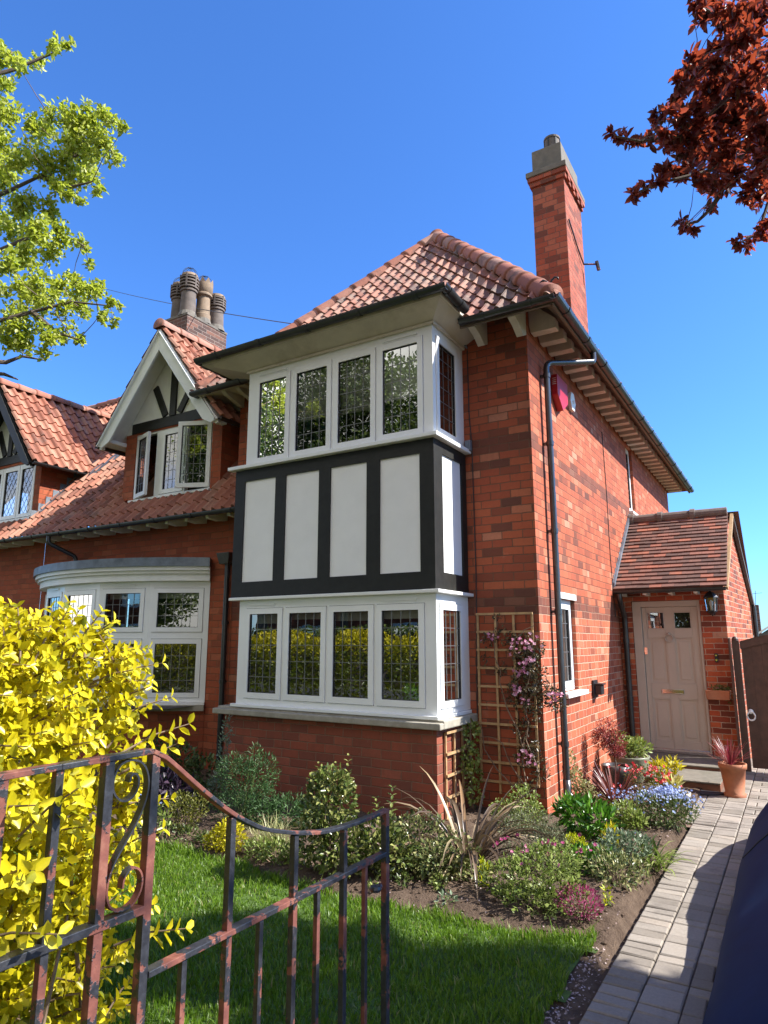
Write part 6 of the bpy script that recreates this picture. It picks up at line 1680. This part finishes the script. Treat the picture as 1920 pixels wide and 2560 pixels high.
PB = [(-0.14, 3.64, 5.32, 0.06), (-0.12, 4.54, 6.07, 0.074), (-0.08, 4.5, 6.12, 0.095), (0.02, 3.98, 5.52, 0.088), (0.13, 4.52, 5.95, 0.109), (0.21, 4.28, 5.7, 0.092), (0.0, 4.66, 6.01, 0.091), (0.06, 3.94, 5.23, 0.099), (0.17, 4.3, 5.57, 0.092), (-0.05, 4.64, 5.88, 0.068), (-0.14, 4.72, 5.95, 0.052), (-0.18, 3.78, 5.1, 0.047), (-0.25, 4.22, 5.43, 0.047), (-0.18, 4.49, 5.64, 0.072), (-0.08, 4.28, 5.43, 0.078), (0.01, 4.95, 5.97, 0.107), (0.11, 4.23, 5.3, 0.1), (0.21, 4.72, 5.7, 0.083), (-0.29, 4.05, 5.23, 0.046), (-0.25, 4.77, 5.78, 0.088), (-0.14, 4.44, 5.44, 0.097), (-0.04, 4.4, 5.36, 0.101), (0.06, 4.08, 5.05, 0.097), (0.19, 5.12, 5.83, 0.108), (-0.33, 4.56, 5.53, 0.062), (-0.23, 4.63, 5.5, 0.096), (-0.13, 4.8, 5.57, 0.11), (-0.01, 4.65, 5.39, 0.105), (0.1, 4.44, 5.17, 0.104), (0.17, 4.44, 5.13, 0.072), (-0.41, 4.09, 5.09, 0.036), (-0.51, 4.67, 5.5, 0.035), (-0.34, 3.94, 4.96, 0.054), (-0.29, 4.23, 5.1, 0.078), (-0.2, 4.37, 5.13, 0.096), (-0.1, 4.59, 5.25, 0.099), (0.02, 4.76, 5.31, 0.107), (0.11, 4.3, 4.92, 0.09), (-0.38, 3.87, 4.77, 0.044), (-0.5, 4.3, 5.09, 0.041), (-0.61, 4.59, 5.33, 0.047), (-0.67, 4.42, 5.24, 0.037), (-0.7, 4.24, 5.15, 0.027), (-0.71, 4.08, 5.06, 0.016), (-0.37, 4.47, 5.17, 0.077), (-0.25, 4.39, 5.03, 0.091), (-0.16, 4.75, 5.25, 0.103), (-0.04, 4.36, 4.9, 0.098), (0.08, 4.7, 5.1, 0.104), (0.15, 4.68, 5.03, 0.07), (-0.44, 4.51, 5.15, 0.05), (-0.35, 4.48, 5.03, 0.071), (-0.29, 5.2, 5.47, 0.107), (-0.16, 4.98, 5.25, 0.101), (-0.03, 5.06, 5.25, 0.107), (0.08, 4.1, 4.53, 0.085), (-0.45, 4.28, 4.82, 0.037), (-0.49, 4.2, 4.69, 0.039), (-0.59, 4.49, 4.85, 0.039), (-0.54, 3.7, 4.31, 0.026), (-0.43, 4.73, 5.13, 0.058), (-0.36, 4.75, 5.08, 0.075), (-0.23, 4.15, 4.59, 0.07), (-0.15, 4.3, 4.64, 0.071), (-0.06, 4.4, 4.69, 0.072), (0.04, 4.71, 4.82, 0.087), (0.12, 4.94, 4.94, 0.073), (-0.24, 5.14, 5.13, 0.037), (-0.11, 4.56, 4.74, 0.037), (-0.01, 4.92, 4.86, 0.057), (0.08, 4.79, 4.74, 0.055), (0.05, 5.26, 4.97, 0.03), (-0.21, 4.8, 4.76, 0.028), (-0.38, 4.91, 4.76, 0.044), (-0.3, 4.25, 4.31, 0.025), (-0.38, 4.45, 4.5, 0.021), (-0.06, 4.49, 4.27, 0.036), (-0.03, 5.2, 4.62, 0.024), (0.02, 4.97, 4.54, 0.025), (0.07, 4.7, 4.43, 0.037), (0.1, 4.66, 4.47, 0.037)]
PL = [[(1.04, 5.6, 5.64), (0.53, 5.06, 5.56), (0.17, 4.62, 5.51), (-0.03, 4.53, 5.37), (-0.19, 4.47, 5.21), (-0.33, 4.35, 5.07), (-0.56, 4.17, 5.0), (-0.69, 4.08, 5.03)], [(0.53, 5.06, 5.56), (0.18, 4.81, 5.21), (-0.03, 4.63, 4.95), (-0.22, 4.53, 4.87), (-0.45, 4.35, 4.77), (-0.61, 4.22, 4.67)], [(1.04, 5.6, 5.64), (0.57, 5.29, 5.22), (0.16, 4.89, 4.8), (0.05, 4.79, 4.46), (-0.06, 4.73, 4.4)], [(-0.03, 4.63, 4.95), (-0.15, 4.61, 4.71), (-0.21, 4.59, 4.62), (-0.29, 4.51, 4.51), (-0.35, 4.42, 4.46)], [(0.53, 5.06, 5.56), (0.27, 4.72, 5.86), (0.09, 4.49, 5.85), (-0.07, 4.28, 5.84), (-0.17, 4.2, 5.89)], [(0.17, 4.62, 5.51), (-0.01, 4.49, 5.59), (-0.19, 4.28, 5.53)]]

def tree(name, label, base, trunk, limbs, blobs, extra, leaf, L, W, mat, per, kind='oval', up=.1, rtrunk=.16, twig=.012):
    t = thing(name, label, 'tree', base)
    mb = MB(); mb.tube(trunk, [rtrunk * (1 - .55 * i / (len(trunk) - 1)) for i in range(len(trunk))], 12, cap=False)
    top = Vector(trunk[-1])
    for l in limbs:
        p = [Vector(q) for q in l]
        n = len(p); r0 = twig * 3.2
        mb.tube(p, [r0 * (1 - .85 * i / (n - 1)) + .003 for i in range(n)], 7, cap=False)
    mb.build('trunk', M['bark'], t)
    nodes = [Vector(a).lerp(Vector(b), s) for l in limbs for a, b in zip(l, l[1:]) for s in (0, .33, .66)] + [Vector(l[-1]) for l in limbs]
    mb = MB(); lv = Leaves()
    for b in blobs:
        c = Vector(b[:3]); r = b[3]
        nd = min(nodes, key=lambda q: (q - c).length)
        ends = []
        if (nd - c).length > 1.3: nd = c + (nd - c).normalized() * .5
        br = [nd, nd.lerp(c, .4) + Vector(rand_dirs(1)[0]) * r * .25, nd.lerp(c, .75) + Vector(rand_dirs(1)[0]) * r * .25, c]
        mb.tube(br, [twig * .55, twig * .42, twig * .3, twig * .15], 5, cap=False)
        for k in range(max(2, int(3 + r * 10))):
            e = c + Vector(rand_dirs(1)[0]) * r * random.uniform(.3, .95); ends.append(e)
            f0 = br[2].lerp(br[3], random.random()); m = f0.lerp(e, .55) + Vector((0, 0, random.uniform(-.25, .1) * r)); mb.tube([f0, m, e], [twig * .25, twig * .18, twig * .08], 4, cap=False)
            # leaves in a tuft round each twig
            k2 = int(per * r * r * (1 + .3 * random.random()) / max(2, int(3 + r * 10))) + 4
            tt = rng.random(k2) ** .7; P = np.outer(1 - tt, np.array(m)) + np.outer(tt, np.array(e)); P = P + rng.normal(size=(k2, 3)) * r * .24
            D = unit(np.array(e - m) * .3 / max(r, .02) + rand_dirs(k2) * .8 + (0, 0, up)); Nn = unit(rand_dirs(k2) * .8 + (0, 0, .6))
            s = rng.uniform(.65, 1.25, k2); lv.add(P, D, Nn, L * s, W * s, kind)
    for (c, r, k) in extra:
        blob_leaves(lv, c, r, k, L, W, kind, .2, up, .5, 1)
    if mb.v: mb.build('twigs', M['twig'], t)['kind'] = 'stuff'
    lv.build('crown', M[mat], t)
    return t
tree('street_maple', 'tall spring green tree with light yellow green leaves reaching in from the left', (-10.2, 3.2, 0),
     [(-10.2, 3.2, -.1), (-10.15, 3.2, 2), (-10.0, 3.25, 4.2), (-9.7, 3.3, 6.0), (-9.6, 3.35, 8.2)],
     GL + [[(-10.0, 3.25, 4.4), (-9.3, 3.6, 5.2), GL[1][0]], [(-9.8, 3.3, 5.6), (-9.2, 3.4, 6.4), GL[0][0]], [(-9.7, 3.3, 6.8), GL[3][0]], [(-9.8, 3.3, 5.2), GL[2][0]]], GB,
     [((-10.2, 3.3, 8.0), (1.5, 1.6, 2.4), 5200), ((-11.3, 3.2, 7.2), (1.3, 1.5, 2.2), 2500)], None, .070, .043, 'tree_leaf', 5200, rtrunk=.2, twig=.011)
rngp = np.random.default_rng(5)
off = []
for k in range(96):                       # the rest of the crown, out over the drive
    gx, gy = rngp.uniform(-4.6, .3), rngp.uniform(1.85, 3.95)
    if k < 34: gx, gy = rngp.uniform(-1.5, .4), rngp.uniform(2.7, 4.0)
    if gx < -2.8 and gy > 3.5: continue
    z = max(3.7, .45 - gx) + rngp.uniform(0, 1.9)
    if z > 6.6: z = max(.45 - gx, 6.2)
    off.append((gx + z * 1.0, gy + .41 * z, z, rngp.uniform(.24, .40)))
over = []                                 # unseen extra canopy added overhead to block skylight on the path and lawn
while len(over) < 95:
    x, y, z = rngp.uniform(-4.2, 4.5), rngp.uniform(-3.0, 4.2), rngp.uniform(4.2, 8.2)
    r = rngp.uniform(.55, .85); gx, gy = x - z, y - .41 * z
    if gx > -6.2 and gy > -.15 - r * .6 and gx < 1.2: continue
    if y > 0 and (z - r - 1.75) < 1.36 * math.hypot(x * .0 + y * .854 - x * .52, .4) + .25: continue
    over.append(((x, y, z), (r, r, r * .8), 850))
tree('copper_plum', 'copper red leaved plum tree hanging in at the top right corner', (2.6, 4.3, 0),
     [(2.6, 4.3, -.1), (2.6, 4.35, 1.6), (2.5, 4.4, 3.2), (2.4, 4.4, 4.6), (2.3, 4.3, 6.0)],
     PL + [[(2.5, 4.4, 3.4), (1.8, 5.0, 4.8), PL[0][0]], [(2.5, 4.4, 3.8), (2.2, 2.6, 5.2), (1.2, .8, 6.2), (0.2, -.8, 6.8)], [(2.4, 4.3, 4.8), (2.9, 2.2, 5.6), (3.2, .2, 6.0), (3.0, -1.6, 6.4)], [(1.2, .8, 6.2), (-.8, .6, 7.0), (-2.4, .2, 7.4)], [(2.5, 4.4, 3.6), (3.2, 4.4, 4.6), (3.9, 4.4, 5.4)], [(2.4, 4.4, 4.2), (1.9, 3.6, 4.9), (1.4, 3.0, 5.5)], [(2.4, 4.4, 4.6), (2.9, 3.4, 5.0), (3.3, 2.8, 5.4)], [(2.4, 4.4, 4.8), (1.6, 4.5, 5.4), (.9, 4.5, 5.6)]],
     PB + off, over, None, .064, .034, 'plum_leaf', 10500, up=-.15, rtrunk=.13, twig=.006)
# trees, hedge and house across the street (they show in the window glass)
def far_tree(label, x, y, h, r, n, mat='street_leaf'):
    t = thing('street_tree', label, 'tree', (x, y, 0), 'trees across the street')
    mb = MB(); mb.tube([(x, y, -.1), (x + .1, y, h * .25), (x - .1, y + .1, h * .55)], [.22, .18, .08], 10, cap=False)
    for k in range(7):
        a = k * .9; mb.tube([(x, y, h * (.25 + .04 * k)), (x + r * .6 * math.cos(a), y + r * .6 * math.sin(a), h * (.5 + .05 * k))], [.07, .02], 6, cap=False)
    mb.build('trunk', M['bark'], t)
    lv = Leaves()
    for k in range(16):
        a = rng.uniform(0, 6.28); q = rng.uniform(0, .75) * r; z = h * rng.uniform(.38, .92)
        blob_leaves(lv, (x + q * np.cos(a), y + q * np.sin(a), z), (r * .42, r * .42, r * .36), n // 16, .17, .12, 'oval', .4, .3)
    lv.build('crown', M[mat], t)
far_tree('leafy tree across the street, mirrored in the left panes of the upper bay window', -13.5, -13, 15, 4.6, 20000)
far_tree('leafy tree across the street, mirrored in the middle panes of the upper bay window', -18, -13.5, 16.5, 5.0, 22000)
far_tree('leafy tree across the street, mirrored in the right panes of the upper bay window', -9.0, -13.2, 14.5, 4.4, 18000)
far_tree('leafy tree across the street, mirrored in the upper lights of the bow window', -23, -13.5, 16, 5.2, 20000)
t = thing('opposite_hedge', 'long clipped green hedge across the street, mirrored low in the bay windows', 'hedge', (-10, -11, 0))
lv = Leaves(); k = 26000
P = np.stack([rng.uniform(-34, 6, k), -11.2 + rng.uniform(-.6, .6, k), 2.3 * rng.random(k) ** .8], 1)
lv.add(P, rand_dirs(k) + (0, .6, .4), rand_dirs(k) * .6 + (0, .5, .5), rng.uniform(.10, .18, k), rng.uniform(.07, .12, k), 'oval'); lv.build('foliage', M['street_leaf'], t)
mb = MB(); mb.box(-34, 6, -11.5, -10.9, -.05, 2.0); mb.build('branches', M['bark'], t)
far_tree('dark low crowned tree across the street, mirrored in the front door pane', -4.2, -12.8, 8.0, 3.4, 16000)
t = thing('opposite_house', 'red brick house across the street, mirrored in the lower bay window', 'house', (-19, -18, 0))
OX = -14.5
W4 = [(OX + a, OX + b, c, d) for a, b, c, d in ((-9, -7, 1, 2.6), (-3, -1.2, 1, 2.6), (-9, -7, 3.4, 4.7), (-3, -1.2, 3.4, 4.7))]
mb = MB(); mb.M = frame_of((0, -17, 0), (1, 0, 0), (0, 1, 0)); wall_face(mb, OX - 12, OX + 2, 0, 5.2, W4 + [(OX - 5.6, OX - 4.5, 0, 2.2)]); mb.build('wall', M['brick_wing'], t)
mb = MB(); mb.prism([(OX - 12.4, -16.6, 5.1), (OX + 2.4, -16.6, 5.1), (OX + 2.4, -21, 9), (OX - 12.4, -21, 9)], (0, 0, .1)); mb.build('roof', M['slate'], t)
for a, b, c, d in W4:
    window(t, (0, -17.05, 0), (1, 0, 0), (0, 1, 0), (a, b, c, d), [dict(r=(a + .08, (a + b) / 2 - .04, c + .08, d - .08)), dict(r=((a + b) / 2 + .04, b - .08, c + .08, d - .08))], lead=False)
mb = MB(); mb.box(OX - 5.6, OX - 4.5, -17.1, -17.03, 0, 2.2); mb.build('door', M['white'], t)

# ================================================================== telephone cable
t = thing('telephone_cable', 'thin telephone cable running from the bay eaves across the sky to the left', 'cable', (-3.07, 6.93, 5.28))
A, Bq = Vector((-3.07, 6.93, 5.26)), Vector((-30.05, 14.7, 19.78)); mb = MB()
mb.tube([A.lerp(Bq, s) - Vector((0, 0, 1.1 * 4 * s * (1 - s) * .5)) for s in (i / 40 for i in range(41))], .0085, 6); mb.build('wire', M['cable'], t, smooth=True)
mb = MB(); mb.tube([A + Vector((.0, .03, -.02)), A], .012, 8); mb.build('wall_hook', M['lead'], t)

# ================================================================== covered car at the right edge
t = thing('car_cover', 'navy blue fabric cover draped over a parked car at the right edge of the drive', 'car cover', (.6, 5.2, 0))
PRF = [(-.53, .0), (-.522, .07), (-.505, .17), (-.455, .30), (-.35, .44), (-.20, .60), (-.02, .77), (.18, .93), (.40, 1.04), (.75, 1.12), (1.15, 1.13), (1.5, 1.05), (1.85, .85), (2.1, .5), (2.2, .2), (2.22, 0)]
def cover_pt(i, y):
    x, z = PRF[i]
    f = 1.0
    if y > 6.4: f = math.sqrt(max(0, 1 - ((y - 6.4) / 1.55) ** 2))
    if y < 3.1: f = math.sqrt(max(0, 1 - ((3.1 - y) / 1.3) ** 2))
    hump = 1 + .10 * math.exp(-((y - 6.28) / .13) ** 2) * (1 if -.4 < x < .5 else 0) - .22 * max(0, min(1, (5.4 - y) / 1.0)) * (1 if x > -.4 else .6)
    fold = .006 * math.sin(y * 5 + i * .7) * min(1, i / 3) + (.010 * math.sin(y * 19) * (1 if i < 2 else 0))
    xc = .85
    xx = xc + (x - xc) * (f ** .55 if f > 0 else 0)
    return (xx + (fold if i < 4 else 0), y, z * f * hump + (fold * .5 if i >= 4 else 0))
ys = [1.8 + i * (7.95 - 1.8) / 90 for i in range(91)]
def strip_mesh(i0, i1, name, mat, up=0):
    mb = MB(); g = [[mb.vert(Vector(cover_pt(i, y)) + Vector((0, 0, up if 0 < i < 15 else 0))) for i in range(i0, i1 + 1)] for y in ys]
    for a in range(90):
        for b in range(i1 - i0): mb.iface((g[a][b], g[a][b + 1], g[a + 1][b + 1], g[a + 1][b]))
    o = mb.build(name, mat, t, smooth=True); s = o.modifiers.new('soft', 'SUBSURF'); s.levels = s.render_levels = 1; return o
navy = simple('navy_cover_fabric', (.008, .024, .072), .7, var=.12, scale=5, bmp=.12, spec=.08, coat=0)
hemm = simple('dark_cover_hem', (.030, .031, .030), .6, var=.35, scale=14, bmp=.3)
strip_mesh(2, 15, 'fabric', navy); strip_mesh(0, 2, 'hem', hemm)
mb = MB(); mb.tube([Vector(cover_pt(i, 5.6 - .06 * i)) + Vector((0, 0, .004)) for i in range(3, 13)], .004, 5); mb.build('seam', M['gasket'], t)

# ================================================================== far house beyond the side gate
t = thing('far_house', 'distant grey roofed house glimpsed beyond the side gate', 'house', (3, 34, 0))
mb = MB(); mb.box(-1.6, 9, 30.5, 38, -.1, 1.85); mb.build('wall', M['cement'], t)
mb = MB(); mb.prism([(-1.75, 30, 1.62), (4.2, 30, 5.6), (10, 30, 1.62)], (0, 9, 0)); mb.build('roof', M['slate'], t)
mb = MB(); mb.bar((-1.80, 29.95, 1.66), (4.2, 29.95, 5.72), .06, .16, (0, 1, 0)); mb.build('bargeboard', M['white'], t)
mb = MB(); mb.box(-1.62, -1.28, 33.6, 34.0, 1.5, 3.3); mb.build('chimney', M['brick_sooty'], t)
t = thing('tv_aerial', 'tiny television aerial on the distant chimney beyond the porch', 'aerial', (-1.42, 34, 3.3))
mb = MB(); mb.tube([(-1.42, 34, 3.1), (-1.36, 34, 3.95)], .012, 6); mb.tube([(-1.62, 34, 3.80), (-1.10, 34, 3.84)], .008, 5)
for k in range(6): mb.tube([(-1.6 + k * .09, 33.9, 3.80 + k * .007), (-1.6 + k * .09, 34.1, 3.80 + k * .007)], .005, 4)
mb.build('mast', M['cable'], t)

# ================================================================== sky, sun, camera
EL, AZ = R(42.8), R(22.3)              # sun above the drive, a little behind the house front
S = Vector((math.cos(EL) * math.cos(AZ), math.cos(EL) * math.sin(AZ), math.sin(EL)))
CLOUD_FILL = 4.2
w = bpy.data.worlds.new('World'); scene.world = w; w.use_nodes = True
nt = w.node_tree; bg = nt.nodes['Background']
sky = nt.nodes.new('ShaderNodeTexSky'); sky.sky_type = 'NISHITA'; sky.sun_disc = False
sky.sun_elevation = EL; sky.sun_rotation = math.pi / 2 - AZ; sky.altitude = 0; sky.air_density = 1.0; sky.dust_density = .4; sky.ozone_density = 3.2
tint = mix(nt, 1.0, sky.outputs[0], (.30, .535, .86), 'MULTIPLY')      # deep clear blue
# unseen cloud bank added behind the viewer to brighten the shaded house front
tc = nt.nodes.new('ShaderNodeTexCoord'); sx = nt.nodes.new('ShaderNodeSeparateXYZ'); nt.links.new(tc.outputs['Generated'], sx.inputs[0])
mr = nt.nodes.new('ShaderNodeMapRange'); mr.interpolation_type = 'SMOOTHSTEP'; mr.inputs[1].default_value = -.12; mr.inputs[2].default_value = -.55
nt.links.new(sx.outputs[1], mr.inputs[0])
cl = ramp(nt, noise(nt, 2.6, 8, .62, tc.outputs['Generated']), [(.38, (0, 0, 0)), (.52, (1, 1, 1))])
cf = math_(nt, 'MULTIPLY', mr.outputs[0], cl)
nt.links.new(mix(nt, cf, tint, (CLOUD_FILL * 1.0, CLOUD_FILL * .97, CLOUD_FILL * .92)), bg.inputs['Color']); bg.inputs['Strength'].default_value = .13
sd = bpy.data.lights.new('sun', 'SUN'); sd.energy = 4.2; sd.angle = R(.55); sd.color = (1.0, .955, .88)
so = bpy.data.objects.new('sun', sd); COL.objects.link(so); so.rotation_euler = S.to_track_quat('Z', 'Y').to_euler(); so.location = (8, 4, 10)

cd = bpy.data.cameras.new('camera'); cam = bpy.data.objects.new('camera', cd); COL.objects.link(cam)
cd.sensor_fit = 'HORIZONTAL'; cd.sensor_width = 36; cd.lens = 1660 / 1920 * 36; cd.clip_start = .05; cd.clip_end = 2000
cam.location = (0, 0, 1.75); cam.rotation_euler = (math.pi / 2 + math.atan(322 / 1660), 0, math.atan(1032 / 1691))
scene.camera = cam
scene.view_settings.view_transform = 'Standard'; scene.view_settings.look = 'None'
scene.view_settings.exposure = 1.5; scene.view_settings.gamma = 1; scene.view_settings.use_curve_mapping = False
scene.cycles.use_denoising = True
scene.cycles.max_bounces = 8; scene.cycles.transparent_max_bounces = 16; scene.cycles.caustics_reflective = False; scene.cycles.caustics_refractive = False
